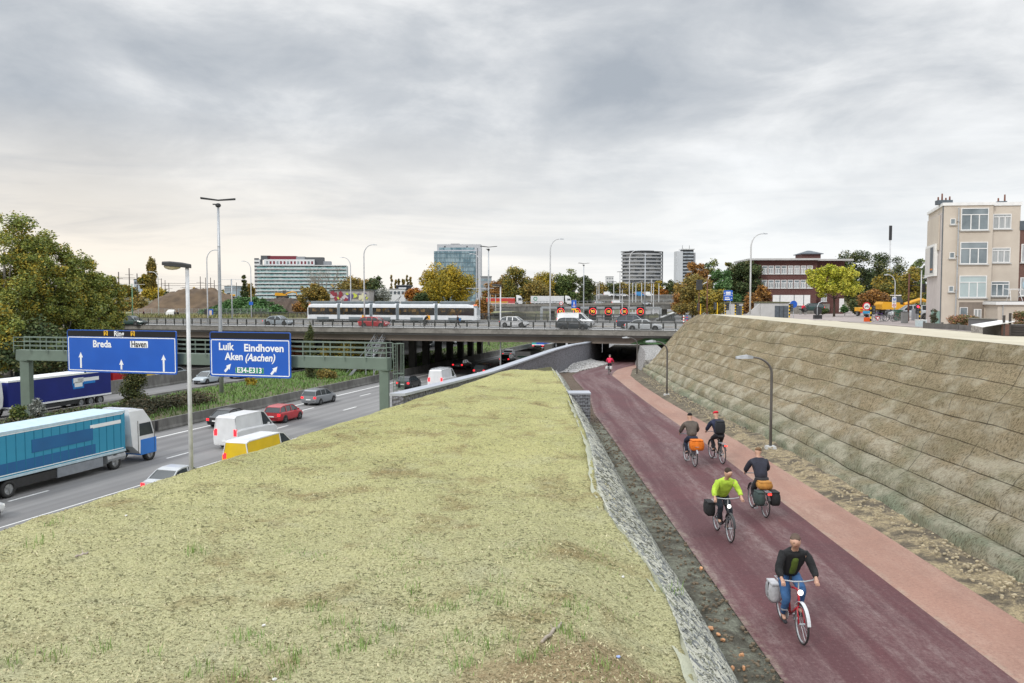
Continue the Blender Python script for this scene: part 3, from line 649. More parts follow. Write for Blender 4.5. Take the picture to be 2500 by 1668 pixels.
def net_point(Y, t):
    xr, zr = XRf(Y), ZRf(Y) + 0.05; xb = 3.5 + .3 * smooth((Y - 40) / 14); bul = math.sin(t * math.pi) * 0.13
    return Vector((xr + (xb - xr) * t + bul + .02, Y, zr + (PZ(Y) - .08 - zr) * t ** 1.05 + bul * .6 + .025))
for mat_, N_, lab, nm in ((FIBP, 9000, 'pale straw fibres caught under the wire netting of the bank', 'straw_fibres'), (FIBD, 4500, 'dark wire strands of the netting on the bank', 'net_wires')):
    vs = []; fs = []
    for _ in range(N_):
        Y = 8 + 45 * rnd.random() ** 1.7; t = rnd.random(); L = rnd.uniform(.08, .30) * (1 if Y < 25 else 1.6); a = rnd.choice((-1, 1)) * rnd.gauss(.55, .25); wq = .004 * (1 + Y / 14)
        p = net_point(Y, t); q = net_point(Y + L * math.cos(a), min(1, max(0, t + L * math.sin(a) * .75))) ; q.z += rnd.uniform(0, .02); o = len(vs); e = Vector((0, 0, wq)); e2 = Vector((wq, 0, 0))
        vs += [p - e - e2, p + e + e2, q + e + e2, q - e - e2]; fs.append((o, o + 1, o + 2, o + 3))
    me = bpy.data.meshes.new(nm); me.from_pydata([tuple(v) for v in vs], [], fs); me.materials.append(mat_); o = bpy.data.objects.new(nm, me); C.objects.link(o); tag(o, lab, 'netting', kind='stuff')
# clods of soil and crumbs at the toe of the slope and along the verge
CLOD = pm('soil_clod', (0.17, 0.13, 0.085), (0.10, 0.08, 0.055), 5, 0.95); CLODP = pm('pale_clod', (0.46, 0.39, 0.26), (0.32, 0.27, 0.18), 5, 0.95)
for mat_, rng_, N_, lab in ((CLODP, (9.45, 10.5), 1600, 'pale crumbs of sand and stone at the toe of the embankment'), (CLOD, (3.6, 4.2), 900, 'dark soil crumbs along the verge beside the netted bank')):
    mb = MB()
    for _ in range(N_):
        Y = 12 + 60 * rnd.random() ** 1.5; x = rnd.uniform(*rng_) + (lerp(TOE, Y)[0] - 10.3 if rng_[0] > 5 else 0); r_ = rnd.uniform(.012, .05); mb.ball((x, Y, PZ(Y) + (.13 if rng_[0] > 5 else .04)), r_, 5, 3, (1, rnd.uniform(.6, 1.3), .7))
    tag(mb.build('soil_crumbs', mat_), lab, 'soil', kind='stuff')
# ================================================================== BRIDGE
BU = Vector((-0.9615, 0.2747, 0)); BN = Vector((0.2747, 0.9615, 0)); B0 = Vector((17.6, 105.0, 0))
BRZ = math.atan2(BU.y, BU.x)
DZ = CH - 4.50                                    # deck surface
def BP(s, t, z=0.0): p = B0 + BU * s + BN * t; return Vector((p.x, p.y, z))
S0, S1, TW = -22.0, 92.0, 43.0
def bsheet(name, s0, s1, t0, t1, z, mat): return struct(sheet(name, [[BP(s, t, z) for s in np.linspace(s0, s1, 12)] for t in np.linspace(t0, t1, 6)], mat, smooth_=False))
def bbox(mb, s0, s1, t0, t1, z0, z1): return mb.loft([[BP(s0, t0, z), BP(s1, t0, z), BP(s1, t1, z), BP(s0, t1, z)] for z in (z0, z1)])
br = thing('road_bridge', 'wide concrete road bridge carrying cars and the tram over the motorway', 'bridge')
GIRD = pm('weathered_girder', (0.25, 0.21, 0.175), (0.20, 0.165, 0.14), 0.3, 0.85, bump=0.2, bscale=5, grime=((0.12, 0.10, 0.085), 0.7), stretch=(1, 1, 0.3))
DECKC = pm('bridge_road_surface', (0.30, 0.295, 0.29), (0.25, 0.245, 0.245), 0.3, 0.85, bump=0.2, bscale=12, grime=((0.19, 0.185, 0.18), 0.6))
mb = MB(); bbox(mb, S0, S1, 0.9, TW - 0.9, DZ - 0.85, DZ); mb.build('deck_slab', DECKC, br, auto=True)
mb = MB(); bbox(mb, S0, S1, 0.0, 0.9, DZ - 0.52, DZ + 0.05); mb.build('edge_beam', CONC, br, auto=True)
mb = MB(); bbox(mb, S0, S1, TW - 0.9, TW, DZ - 0.52, DZ + 0.05); mb.build('edge_beam', CONC, br, auto=True)
mb = MB(); bbox(mb, S0 + 4, S1, -0.03, 0.35, DZ + 0.05, DZ + 0.17); mb.build('coping', CONCD, br, auto=True)
for i in range(8):
    t = 1.15 + i * 5.6
    mb = MB(); bbox(mb, -1.9, S1 - 1, t, t + 1.1, DZ - 1.62, DZ - 0.85); mb.build('girder', GIRD if i == 0 else CONC, br, auto=True)
# cross walls and piers
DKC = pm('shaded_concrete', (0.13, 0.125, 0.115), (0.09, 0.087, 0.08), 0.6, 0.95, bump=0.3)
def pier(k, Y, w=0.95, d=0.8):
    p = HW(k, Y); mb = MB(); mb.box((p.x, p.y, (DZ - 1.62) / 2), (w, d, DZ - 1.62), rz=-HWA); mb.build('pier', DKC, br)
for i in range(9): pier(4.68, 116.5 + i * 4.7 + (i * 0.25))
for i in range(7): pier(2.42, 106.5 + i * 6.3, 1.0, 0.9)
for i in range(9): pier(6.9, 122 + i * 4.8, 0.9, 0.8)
mb = MB()
for i in range(9): pass
p = [HW(8.75, 116), HW(8.75, 166), HW(9.6, 166), HW(9.6, 116)]
mb.prism([(q.x, q.y) for q in p], -0.1, DZ - 0.86); mb.build('abutment', CONC, br, auto=True)
# east abutment beyond the cycle tunnel
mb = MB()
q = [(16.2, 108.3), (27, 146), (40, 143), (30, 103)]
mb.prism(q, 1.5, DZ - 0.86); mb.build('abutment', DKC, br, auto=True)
mb = MB(); bbox(mb, -6, -2.2, 1.2, 2.2, DZ - 2.6, DZ - 0.85); mb.build('bearing_wall', CONC, br, auto=True)
# green mural on the end of the girder
MUR = pm('mural_green', (0.055, 0.115, 0.045), (0.04, 0.09, 0.035), 2, 0.8); MURL = pm('mural_pale_green', (0.15, 0.30, 0.14), (0.12, 0.25, 0.11), 2, 0.8)
mb = MB(); bz = DZ - 1.64
fr = [(s - 3.6, z) for s, z in [(2.05, bz), (2.05, DZ - 0.86), (4.9, DZ - 0.86), (5.6, DZ - 1.1), (6.8, bz)]]
mb.loft([[BP(s, t, z) for s, z in fr] for t in (1.10, 1.148)]); mu = mb.build('mural', MUR, br, auto=True); mu['label'] = 'green painted mural at the end of the girder'
for j, (a, b_, w_, h_) in enumerate([(3.0, -1.05, .7, .18), (3.9, -1.12, .55, .2), (4.6, -1.3, .5, .2), (2.7, -1.36, .5, .13), (3.5, -1.45, .6, .15), (4.4, -1.5, .45, .1)]):
    ring = [BP(a - 3.6 + w_ * math.cos(x) * (1 + .2 * math.sin(3 * x + j)), 1.09, DZ + b_ + h_ * math.sin(x)) for x in np.linspace(0, 6.28, 15)[:-1]]
    mb = MB(); mb.loft([[p + BN * 0.012 for p in ring], ring]); mb.build('mural_leaf', MURL, mu, auto=True)
# road layout on the deck
mb = MB()
def dline(s0, s1, t0, t1, w=0.15, z=DZ + 0.006):
    a, b_ = BP(s0, t0, z), BP(s1, t1, z); d = (b_ - a).normalized(); n = Vector((d.y, -d.x, 0)) * w / 2; mb.add([a - n, a + n, b_ + n, b_ - n], [(0, 1, 2, 3)])
for s in np.arange(-18, 70, 3.0): dline(s, s + 2.2, 11.6, 14.2, 0.28)
dline(S0, S1, 11.4, 11.4); dline(S0, S1, 14.4, 14.4)
for s in np.arange(-20, 88, 8.0): dline(s, s + 3, 8.0, 8.0, 0.14)
dline(S0, S1, 4.6, 4.6, 0.14)
struct(mb.build('bridge_markings', WHITE))
mb = MB(); bbox(mb, S0, S1, 15.2, 16.1, DZ + 0.004, DZ + 0.19); bbox(mb, S0, S1, 25.2, 26.0, DZ + 0.004, DZ + 0.19); bbox(mb, S0, S1, 0.92, 3.1, DZ + 0.004, DZ + 0.13)
struct(mb.build('kerb', CONCL, auto=True))
struct(bsheet('tram_track_bed', S0, S1, 16.2, 25.1, DZ + 0.01, pm('pale_track_concrete', (0.42, 0.41, 0.39), (0.34, 0.33, 0.315), 0.4, 0.9, bump=0.3)))
mb = MB()
for t in (18.0, 19.5, 21.8, 23.3): bbox(mb, S0, S1, t, t + 0.08, DZ + 0.012, DZ + 0.05)
struct(mb.build('tram_rails', STEEL))
# median kerbs with the yellowish soil strip
struct(bsheet('dry_soil_strip', S0, S1, 14.6, 15.15, DZ + 0.012, pm('ochre_soil', (0.40, 0.30, 0.17), (0.30, 0.22, 0.13), 2, 0.95)))

# ---- railings
RAILM = pm('dark_railing_steel', (0.075, 0.078, 0.075), (0.055, 0.058, 0.055), 3, 0.6, metal=0.3)
def bars_bay(t0, h0, h1, n, L):
    mb = MB(); r = 0.16
    loop = [(0.06, h0 + r), (0.06, h1 - .02), (L - .06, h1 - .02), (L - .06, h0 + r), (L - .06 - r * .7, h0), (0.06 + r * .7, h0)]
    for a, b_ in zip(loop, loop[1:] + loop[:1]): mb.beam((a[0], 0, a[1]), (b_[0], 0, b_[1]), 0.05, 0.05)
    for i in range(1, n): x = L * i / n; mb.beam((x, 0, h0 if 0.2 < x < L - .2 else h0 + .14), (x, 0, h1), 0.04, 0.04)
    return mb.mesh('bar_panel', RAILM)
def railing(label, t, s0, s1, L=1.5, base=DZ + 0.17, post_h=0.98):
    ra = thing('bridge_railing', label, 'railing', BP(s0, t, base), BRZ, 'railings along the bridge edges')
    n = int((s1 - s0) / L); pm_ = MB().box((0, 0, post_h / 2), (0.06, 0.09, post_h)).mesh('post', RAILM); bm_ = bars_bay(0, 0.10, 0.90, 12, L)
    for i in range(n + 1):
        o = bpy.data.objects.new('post', pm_); C.objects.link(o); o.parent = ra; o.location = (i * L, 0, 0)
        if i < n: o = bpy.data.objects.new('bar_panel', bm_); C.objects.link(o); o.parent = ra; o.location = (i * L, 0, 0)
    MB().box((n * L / 2, 0, post_h + 0.02), (n * L, 0.10, 0.10)).build('handrail', RAILM, ra)
    return ra
railing('dark barred railing on the near edge of the bridge above the girder', 0.17, -13, 84)
railing('dark barred railing on the far edge of the bridge behind the tram', TW - 0.4, -18, 84, L=2.0)
railing('dark low fence between the tram track and the far roadway', 26.6, -18, 30, L=2.0, base=DZ + 0.02)

# ---- emergency stair from the deck to the median
st = thing('emergency_stair', 'grey steel emergency stair leading from the bridge deck down to the median', 'stair')
A = Vector((0, 0, 0)); top = D(934, 806, 118.2); bot = D(893, 870, 112.5); wv = Vector((0.96, -0.27, 0)) * 1.15
for q in (0, 1):
    o_ = wv * q; mb = MB(); mb.beam(top + o_, bot + o_, 0.06, 0.24); mb.build('stringer', STEEL, st)
    mb = MB(); h = Vector((0, 0, 1.0)); mb.path([top + o_ + h + (top - bot).normalized() * 0.8, top + o_ + h, bot + o_ + h, bot + o_ + Vector((0, 0, .1)) + (bot - top).normalized() * .3], 0.035, 6)
    mb.path([top + o_ + h * .55, bot + o_ + h * .55], 0.025, 6)
    for i in range(7): p = top.lerp(bot, i / 6) + o_; mb.tube(p, p + h, 0.025, n=6)
    mb.build('handrail', STEEL, st)
for i in range(15): p = top.lerp(bot, (i + .5) / 15); MB().beam(p, p + wv, 0.24, 0.04).build('tread', STEEL, st)
mb = MB(); pp = bot + Vector((0, 0, 0)); mb.box(tuple(bot + wv * .5 + (bot - top).normalized() * .4), (1.8, 1.3, 0.08)); mb.build('landing', STEEL, st)
for q in (0, 1):
    for e in (top, bot): g = e + wv * q; mb = MB(); mb.beam((g.x, g.y, 0.1), g, 0.12, 0.12); mb.build('leg', STEEL, st)
mb = MB(); mb.beam(Vector((top.x + 1, top.y - .3, top.z - .2)), Vector((bot.x + 1, bot.y, bot.z - 2.5)), 0.06, 0.06); mb.build('brace', STEEL, st)
lowr = bot + Vector((-2.4, -0.9, -3.1)); mb = MB(); mb.beam(bot - Vector((0, 0, .1)), lowr, 0.06, 0.24); mb.beam(bot - Vector((0, 1.1, .1)), lowr - Vector((0, 1.1, 0)), 0.06, 0.24); mb.beam(bot + Vector((0, 0, .9)), lowr + Vector((0, 0, 1)), .05, .05); mb.build('lower_flight', STEEL, st)

# ================================================================== WALLS BESIDE THE PATH
def gabion_mat():
    m = bpy.data.materials.new('gabion_stone'); m.use_nodes = True; t = NT(m.node_tree); b = t.n['Principled BSDF']
    tc = t.new('ShaderNodeTexCoord'); o = tc.outputs['Object']
    vo = t.new('ShaderNodeTexVoronoi'); t.link(o, vo.inputs['Vector']); vo.inputs['Scale'].default_value = 7.5
    c = t.mix(t.mr(vo.outputs['Distance'], 0.1, 0.75, 0, 1), (0.235, 0.235, 0.255), (0.045, 0.045, 0.055))
    hs = t.new('ShaderNodeSeparateColor'); t.link(vo.outputs['Color'], hs.inputs[0])
    c = t.mix(t.mr(hs.outputs[0], 0, 1, 0, 0.45), c, (0.30, 0.30, 0.33))
    t.link(c, b.inputs['Base Color']); b.inputs['Roughness'].default_value = 0.85
    bn = t.new('ShaderNodeBump'); bn.inputs['Strength'].default_value = 1; bn.inputs['Distance'].default_value = 0.08; bn.invert = True
    t.link(vo.outputs['Distance'], bn.inputs['Height']); t.link(bn.outputs[0], b.inputs['Normal']); return m
GAB = gabion_mat(); COPE = pm('pale_blue_coping', (0.40, 0.42, 0.46), (0.34, 0.36, 0.40), 1, 0.7)
gw = thing('gabion_wall', 'long dark gabion wall with pale coping between motorway and cycle path', 'wall')
WT = [(36, -4.52), (46, -4.86), (56.4, -5.18), (70, -5.3), (83.5, -5.42), (95, -5.65), (106, -5.98), (118, -6.0)]
rA = []; rB = []
Y = 39.0
while Y <= 118:
    x = wallx(Y) + (0.05 * max(0, Y - 98) if Y > 98 else 0); z = CH + lerp(WT, Y)[0]; zb = min(PZ(Y) - 0.3, z - 0.5) if Y > 55 else z - 1.6
    rA.append([Vector((x - 0.55, Y, -0.1)), Vector((x - .5, Y, z)), Vector((x, Y, z)), Vector((x + 0.04, Y, zb))])
    rB.append([Vector((x - 0.62, Y, z)), Vector((x - .62, Y, z + 0.12)), Vector((x + .10, Y, z + .12)), Vector((x + 0.10, Y, z))]); Y += 2
mb = MB(); mb.loft(rA); mb.build('stone_cage', GAB, gw, auto=True)
mb = MB(); mb.loft(rB); mb.build('coping', COPE, gw, auto=True)
gb = thing('gabion_block', 'short gabion block of dark stones at the foot of the netted bank', 'wall')
p = G(1440, 1036, PZ(40.5)); hb = CH - 4.72
mb = MB(); mb.box2((2.75, p.y, p.z - 0.2), (p.x + 0.02, p.y + 1.0, hb)); mb.build('stone_cage', GAB, gb)
mb = MB(); mb.box2((2.7, p.y - 0.03, hb), (p.x + 0.05, p.y + 1.03, hb + 0.07)); mb.build('coping', COPE, gb)
mb = MB()
for i in range(12): x = 2.85 + i * (p.x - 2.85) / 11; mb.tube((x, p.y - .015, p.z), (x, p.y - .015, hb), 0.008, n=4)
for i in range(10): z = p.z + i * (hb - p.z) / 9; mb.tube((2.8, p.y - .015, z), (p.x, p.y - .015, z), 0.008, n=4)
mb.build('wire_mesh', STEEL, gb)
# rubble heap of pale stones under the bridge mouth, and stone abutment foot
PST = pm('pale_crushed_stone', (0.55, 0.54, 0.52), (0.32, 0.31, 0.30), 9, 0.9, bump=1.0, bscale=9, coord='Object')
vs = []
rows = []
for i in range(26):
    Y = 84 + i * 0.95; xa = wallx(Y) + 0.1 + (0.05 * max(0, Y - 98)); e = lerp(EDG, Y)[0] - 0.1; row = []
    for j in range(16):
        t = j / 15; x = xa + (e - xa) * t; hgt = (0.5 * (1 - t) ** 1.2) * smooth((Y - 87) / 8) ; row.append(Vector((x, Y, PZ(Y) + hgt + 0.05 + 0.12 * noise.noise(Vector((x * 3, Y * 2, 0))))))
    rows.append(row)
tag(sheet('rubble_heap', rows, PST), 'heap of pale crushed stones against the gabion wall at the tunnel mouth', 'stones', kind='stuff')
rs = []
for i in range(260):
    Y = 88 + 17 * rnd.random(); e = lerp(EDG, Y)[0]; xa = wallx(Y) + .2; t = rnd.random(); x = xa + (e - xa) * t; rs.append((x, Y, PZ(Y) + .5 * (1 - t) ** 1.2 * smooth((Y - 87) / 8) + .05, rnd.uniform(.06, .16)))
mb = MB()
for x, y, z, r in rs: mb.ball((x, y, z), r, 5, 3, (1, rnd.uniform(.6, 1.2), rnd.uniform(.5, .9)))
tag(mb.build('loose_rubble', PST), 'loose pale stones scattered over the rubble heap', 'stones', kind='stuff')
sa = thing('stone_pitching', 'pale stone gabions lining the foot of the abutment beside the tunnel', 'wall')
mb = MB()
pts = [(1566, 915, 88), (1583, 868, 91), (1605, 853, 94), (1612, 866, 96), (1590, 905, 92)]
b0 = G(1563, 916, PZ(86)); 
mb.loft([[Vector((12.9, 86, PZ(86) - .2)), Vector((13.5, 86.2, PZ(86) + 1.2)), Vector((15.2, 87, PZ(86) + 1.2)), Vector((15.4, 86.5, PZ(86) - .2))], [Vector((13.6, 92, PZ(92) - .2)), Vector((14.4, 92, PZ(92) + 2.0)), Vector((16.5, 93, PZ(92) + 2.1)), Vector((17, 92, PZ(92) - .2))], [Vector((15.3, 106, PZ(105) - .2)), Vector((15.9, 106, PZ(105) + 2.3)), Vector((18, 106, PZ(105) + 2.4)), Vector((18.5, 106, PZ(105) - .2))]])
mb.build('stone_cage', pm('pale_gabion', (0.38, 0.37, 0.355), (0.16, 0.155, 0.15), 7, 0.9, bump=1, bscale=8, lo=.45, hi=.55), sa, auto=True)

# ================================================================== GANTRY AND DIRECTION SIGNS
GL = G(62, 1036, 0.0); GL = HW(5.74, 74); GR = HW(2.58, 64.5)
gd = (GR - GL).normalized(); gn = Vector((-gd.y, gd.x, 0)); 
if gn.y > 0: gn = -gn                              # towards the camera
ga = thing('sign_gantry', 'grey-green steel sign gantry spanning the motorway with catwalk and ladder', 'gantry')
zb0, zb1 = CH - 5.62, CH - 4.72
mb = MB(); mb.beam(Vector((GL.x, GL.y, (zb0 + zb1) / 2)) - gd * 0.75, Vector((GR.x, GR.y, (zb0 + zb1) / 2)) + gd * 0.42, 0.8, zb1 - zb0); mb.build('crossbeam', GREEN, ga, bev=0.03)
for P_ in (GL, GR):
    mb = MB(); mb.beam(Vector((P_.x, P_.y, -0.1)), Vector((P_.x, P_.y, zb0)), 0.78 if P_ is GL else .68, 0.7); mb.box((P_.x, P_.y, zb0 - 0.02), (1.0, .9, .05), rz=math.atan2(gd.y, gd.x)); mb.build('post', GREEN, ga)
L_ = (GR - GL).length
for off, nm in ((0.55, 'front'), (-0.55, 'rear')):
    mb = MB(); q0, q1 = GL - gd * .75 + gn * off, GR + gd * 0.42 + gn * off
    for h in (0.36, 0.72, 1.10): mb.tube((q0.x, q0.y, zb1 + h), (q1.x, q1.y, zb1 + h), 0.035, n=6)
    mb.build('guard_rail', GREEN, ga)
    n = 20
    for i in range(n + 1): p = q0.lerp(q1, i / n); mb = MB(); mb.beam((p.x, p.y, zb1 - 0.22), (p.x, p.y, zb1 + 1.1), 0.07, 0.05); mb.build('stanchion', GREEN, ga)
# ladder with safety cage at the right-hand post
lp = GR + gd * 0.85
mb = MB()
for s_ in (-0.22, 0.22): mb.tube(Vector((lp.x, lp.y, 0.8)) + gn * s_, Vector((lp.x, lp.y, zb1 + 1.1)) + gn * s_, 0.03, n=6)
z = 1.0
while z < zb1 + .9: mb.tube(Vector((lp.x, lp.y, z)) - gn * .22, Vector((lp.x, lp.y, z)) + gn * .22, 0.018, n=5); z += 0.3
mb.build('ladder', GREEN, ga)
mb = MB()
for h in (3.0, 4.15, 5.3, zb1 + 1.08): 
    pts = [Vector((lp.x, lp.y, h)) + gn * .24 * math.cos(a) * 1.5 + gd * (.75 * math.sin(a)) for a in np.linspace(0, math.pi, 9)]; mb.path(pts, 0.03, 5)
for a in (0.5, 1.1, math.pi / 2, 2.1, 2.65):
    o_ = gn * .36 * math.cos(a) + gd * (.75 * math.sin(a)); mb.tube(Vector((lp.x, lp.y, 3.0)) + o_, Vector((lp.x, lp.y, zb1 + 1.08)) + o_, 0.025, n=5)
mb.build('safety_cage', GREEN, ga)
BLUE = pm('sign_blue', (0.012, 0.105, 0.50), (0.010, 0.092, 0.45), 0.5, 0.42, grime=((0.05, 0.15, 0.45), 0.25))
SBLK = pm('sign_black', (0.008, 0.008, 0.010)); SWH = pm('sign_white', (0.86, 0.87, 0.87), (0.80, 0.81, 0.82), 1, 0.5); SYEL = pm('sign_yellow', (0.80, 0.46, 0.015), (0.75, 0.42, 0.015), 1, .5); SGRN = pm('sign_green', (0.01, 0.25, 0.13), (0.01, 0.22, 0.11), 1, .5)
def plane_hit(px, py, off):
    d = ray(px, py); o = Vector((0, 0, CH)); p0 = GL + gn * off; t = (p0 - o).dot(gn) / d.dot(gn); p = o + d * t; return (p - p0).dot(gd), p.z
def rrect(x0, z0, x1, z1, r, y0, y1, mb, n=4):
    pts = []
    for cx_, cz_, a0 in ((x1 - r, z1 - r, 0), (x0 + r, z1 - r, 90), (x0 + r, z0 + r, 180), (x1 - r, z0 + r, 270)):
        for i in range(n + 1): a = R(a0 + 90 * i / n); pts.append((cx_ + r * math.cos(a), cz_ + r * math.sin(a)))
    return mb.loft([[Vector((x, y, z)) for x, z in pts] for y in (y0, y1)])
def frame(x0, z0, x1, z1, w, y0, y1, mb, r=0.12):
    def pl(i): 
        q = []; 
        for cx_, cz_, a0 in ((x1 - r, z1 - r, 0), (x0 + r, z1 - r, 90), (x0 + r, z0 + r, 180), (x1 - r, z0 + r, 270)):
            for k in range(5): a = R(a0 + 22.5 * k); rr = r - i; q.append((cx_ + rr * math.cos(a), cz_ + rr * math.sin(a)))
        return q
    o_, n_ = pl(0), pl(w); N = len(o_)
    vs = [(x, y1, z) for x, z in o_] + [(x, y1, z) for x, z in n_] + [(x, y0, z) for x, z in o_] + [(x, y0, z) for x, z in n_]
    fs = []
    for k in range(N): j = (k + 1) % N; fs += [(k, j, N + j, N + k), (2 * N + k, k + 0, j, 2 * N + j), (N + k, N + j, 3 * N + j, 3 * N + k)]
    mb.add(vs, fs)
def big_sign(name, label, corners, off=1.05):
    (a0, zt), (a1, zt2), (a2, zb_), (a3, zb2) = [plane_hit(x, y, off) for x, y in corners]
    x0, x1 = (a0 + a3) / 2, (a1 + a2) / 2; z1, z0 = (zt + zt2) / 2, (zb_ + zb2) / 2
    w_, h_ = x1 - x0, z1 - z0; c = GL + gn * off + gd * x0
    r = thing(name, label, 'road sign', (c.x, c.y, z0), math.atan2(gd.y, gd.x), 'blue direction signs on the gantry')
    mb = MB(); rrect(0, 0, w_, h_, 0.16, 0.0, 0.10, mb); mb.build('panel', BLUE, r, auto=True)
    return r, w_, h_
def FACE(p): return p
def at(r, w_, h_, u, v): return (u * w_, -0.012, (1 - v) * h_)
def lett(r, w_, h_, s, u, v, size, mat=SWH, bold=0.012, shear=0.0, sx=0.92, name='lettering', y=-0.012): return text_mesh(s, size, mat, name, r, (u * w_, y, (1 - v) * h_), (math.pi / 2, 0, 0), bold, shear=shear, sx=sx)
def arrow(r, w_, h_, u, v, L, ang=0.0, wd=0.17):
    mb = MB(); hd = 0.42
    pts = [(-wd / 2, -L / 2), (wd / 2, -L / 2), (wd / 2, L / 2 - hd), (hd * .52, L / 2 - hd - .02), (0, L / 2), (-hd * .52, L / 2 - hd - .02), (-wd / 2, L / 2 - hd)]
    ca, sa = math.cos(ang), math.sin(ang); pts = [(x * ca + z * sa, -x * sa + z * ca) for x, z in pts]
    mb.loft([[Vector((x, y, z)) for x, z in pts] for y in (-0.016, -0.002)]); o = mb.build('arrow', SWH, r, auto=True); o.location = (u * w_, 0, (1 - v) * h_)
s1, w1, h1 = big_sign('direction_sign', 'wide blue motorway sign reading Breda and Haven with three arrows', [(162, 805), (429, 808), (433, 914), (167.6, 908)])
mb = MB(); mb.box2((0.06, -0.006, h1 * 0.845), (w1 - 0.06, -0.001, h1 - 0.06)); mb.build('black_band', SBLK, s1)
mb = MB(); frame(0.10, 0.12, w1 - 0.10, h1 * 0.835, 0.07, -0.012, -0.002, mb); mb.build('white_border', SWH, s1)
lett(s1, w1, h1, 'Ring', .487, .088, .62); lett(s1, w1, h1, 'Breda', .328, .335, .80, bold=.022, sx=.98); 
mb = MB(); rrect(w1 * .587, h1 * .60, w1 * .748, h1 * .755, .06, -0.012, -0.001, mb); mb.build('white_plate', SWH, s1, auto=True); lett(s1, w1, h1, 'Haven', .667, .325, .70, SBLK, .014, sx=.84, y=-.02)
for u in (.366, .613): 
    mb = MB(); rrect(w1 * (u - .018), h1 * .865, w1 * (u + .018), h1 * .985, .05, -0.014, -0.002, mb); mb.build('number_plate', SYEL, s1, auto=True); lett(s1, w1, h1, '2', u, .088, .56, SBLK, y=-.02)
arrow(s1, w1, h1, .126, .72, 1.32); arrow(s1, w1, h1, .503, .80, .82); arrow(s1, w1, h1, .885, .745, 1.38)
s2, w2, h2 = big_sign('direction_sign', 'smaller blue motorway sign reading Luik, Eindhoven and Aken with slanting arrows', [(511, 809), (709, 813), (710, 925), (514.5, 918)])
mb = MB(); mb.box2((0.06, -0.006, h2 * 0.845), (w2 - 0.06, -0.001, h2 - 0.06)); mb.build('black_band', SBLK, s2)
mb = MB(); frame(0.10, 0.12, w2 - 0.10, h2 * 0.83, 0.07, -0.012, -0.002, mb); mb.build('white_border', SWH, s2)
lett(s2, w2, h2, 'Luik', .205, .335, .80, bold=.022, sx=1.0); lett(s2, w2, h2, 'Eindhoven', .675, .355, .80, bold=.022, sx=1.06); lett(s2, w2, h2, 'Aken', .305, .553, .80, bold=.022, sx=.96); lett(s2, w2, h2, '(Aachen)', .625, .568, .80, bold=.020, shear=.25)
mb = MB(); rrect(w2 * .318, h2 * .085, w2 * .672, h2 * .215, .05, -0.012, -0.002, mb); mb.build('green_plate', SGRN, s2, auto=True)
mb = MB(); frame(w2 * .318, h2 * .085, w2 * .672, h2 * .215, .03, -0.02, -0.012, mb, r=.06); mb.build('plate_border', SWH, s2); lett(s2, w2, h2, 'E34-E313', .495, .85, .60, bold=.012, sx=.98, y=-.022)
arrow(s2, w2, h2, .225, .80, .85, R(42), .19); arrow(s2, w2, h2, .80, .835, .85, R(42), .19)
for r_, ww, hh in ((s1, w1, h1), (s2, w2, h2)):
    for u in (.15, .5, .85):
        mb = MB(); mb.beam((u * ww, 0.16, -0.1), (u * ww, .16, hh * .9), .1, .12); mb.build('bracket', GREEN, r_)

# ================================================================== LAMPS AND MASTS
def box_lamp(label, base, H, tz=0.0):
    r = thing('lamp_post', label, 'lamp post', base, 0, 'square-headed lamp posts along the motorway')
    mb = MB(); mb.tube((0, 0, -0.3), (0, 0, H), 0.11, 0.085, 12); mb.tube((0, 0, 0), (0, 0, 1.6), .17, .17, 12); mb.build('pole', PALEPOLE, r, smooth=True)
    mb = MB(); mb.loft([[Vector((x, y * w_, z)) for y, z in ((-1, z0), (1, z0), (1, z1), (.7, z1 + .05), (-.7, z1 + .05), (-1, z1))] for x, w_, z0, z1 in ((0.16, .13, H - .02, H + .12), (-.25, .2, H + .02, H + .2), (-.75, .21, H + .06, H + .25), (-1.12, .17, H + .12, H + .24))]); mb.build('lamp_head', DKPL, r, bev=.02)
    mb = MB(); mb.ball((-.68, 0, H + .07), .42, 10, 6, (1, .4, .42)); mb.build('lamp_cover', pm('amber_lamp_cover', (.55, .48, .32), (.42, .36, .25), 3, .3), r, smooth=True)
    return r
b = HW(2.42, 40); box_lamp('big grey motorway lamp post crossing in front of the gantry beside the Breda sign', (b.x, b.y, 0), CH + 1.28)
b = D(1222, 905, 113); box_lamp('smaller grey lamp post standing beyond the end of the mossy mound', (b.x, b.y, 0), CH + 1.18)
def t_mast(label, base, H, yaw):
    r = thing('lighting_mast', label, 'lighting mast', base, yaw, 'tall double-armed masts in the motorway median')
    mb = MB(); mb.path([(0, 0, 0), (0, 0, 7), (0, 0, 14), (0, 0, H - .5)], [.24, .2, .16, .12], 12)
    for z in (7, 12, 16): mb.tube((0, 0, z), (0, 0, z + .12), .22 - z * .004, n=12)
    mb.build('pole', STEEL, r, smooth=True)
    mb = MB(); mb.ball((0, 0, H - .55), .3, 8, 5, (1, 1, .8)); mb.box((-.3, 0, H - .45), (.5, .12, .12)); mb.build('mast_head', DKPL, r)
    for s_, y in ((-1, .18), (1, .18), (-1, -.18), (1, -.18)):
        mb = MB(); mb.beam((-s_ * .06, y * .5, H - .02), (s_ * 1.75, y * 2.2, H + .16), .26, .12); mb.build('lamp_arm', DKPL, r, bev=.02)
    return r
for Y, lab in ((91, 'tallest double-armed lighting mast, rising behind the Luik sign'), (179, 'double-armed lighting mast beside the front end of the tram'), (272, 'slim double-armed mast far off before the trees, beyond the white van')):
    b = HW(5.2, Y); t_mast(lab, (b.x, b.y, .3), CH + 9.75, R(18))
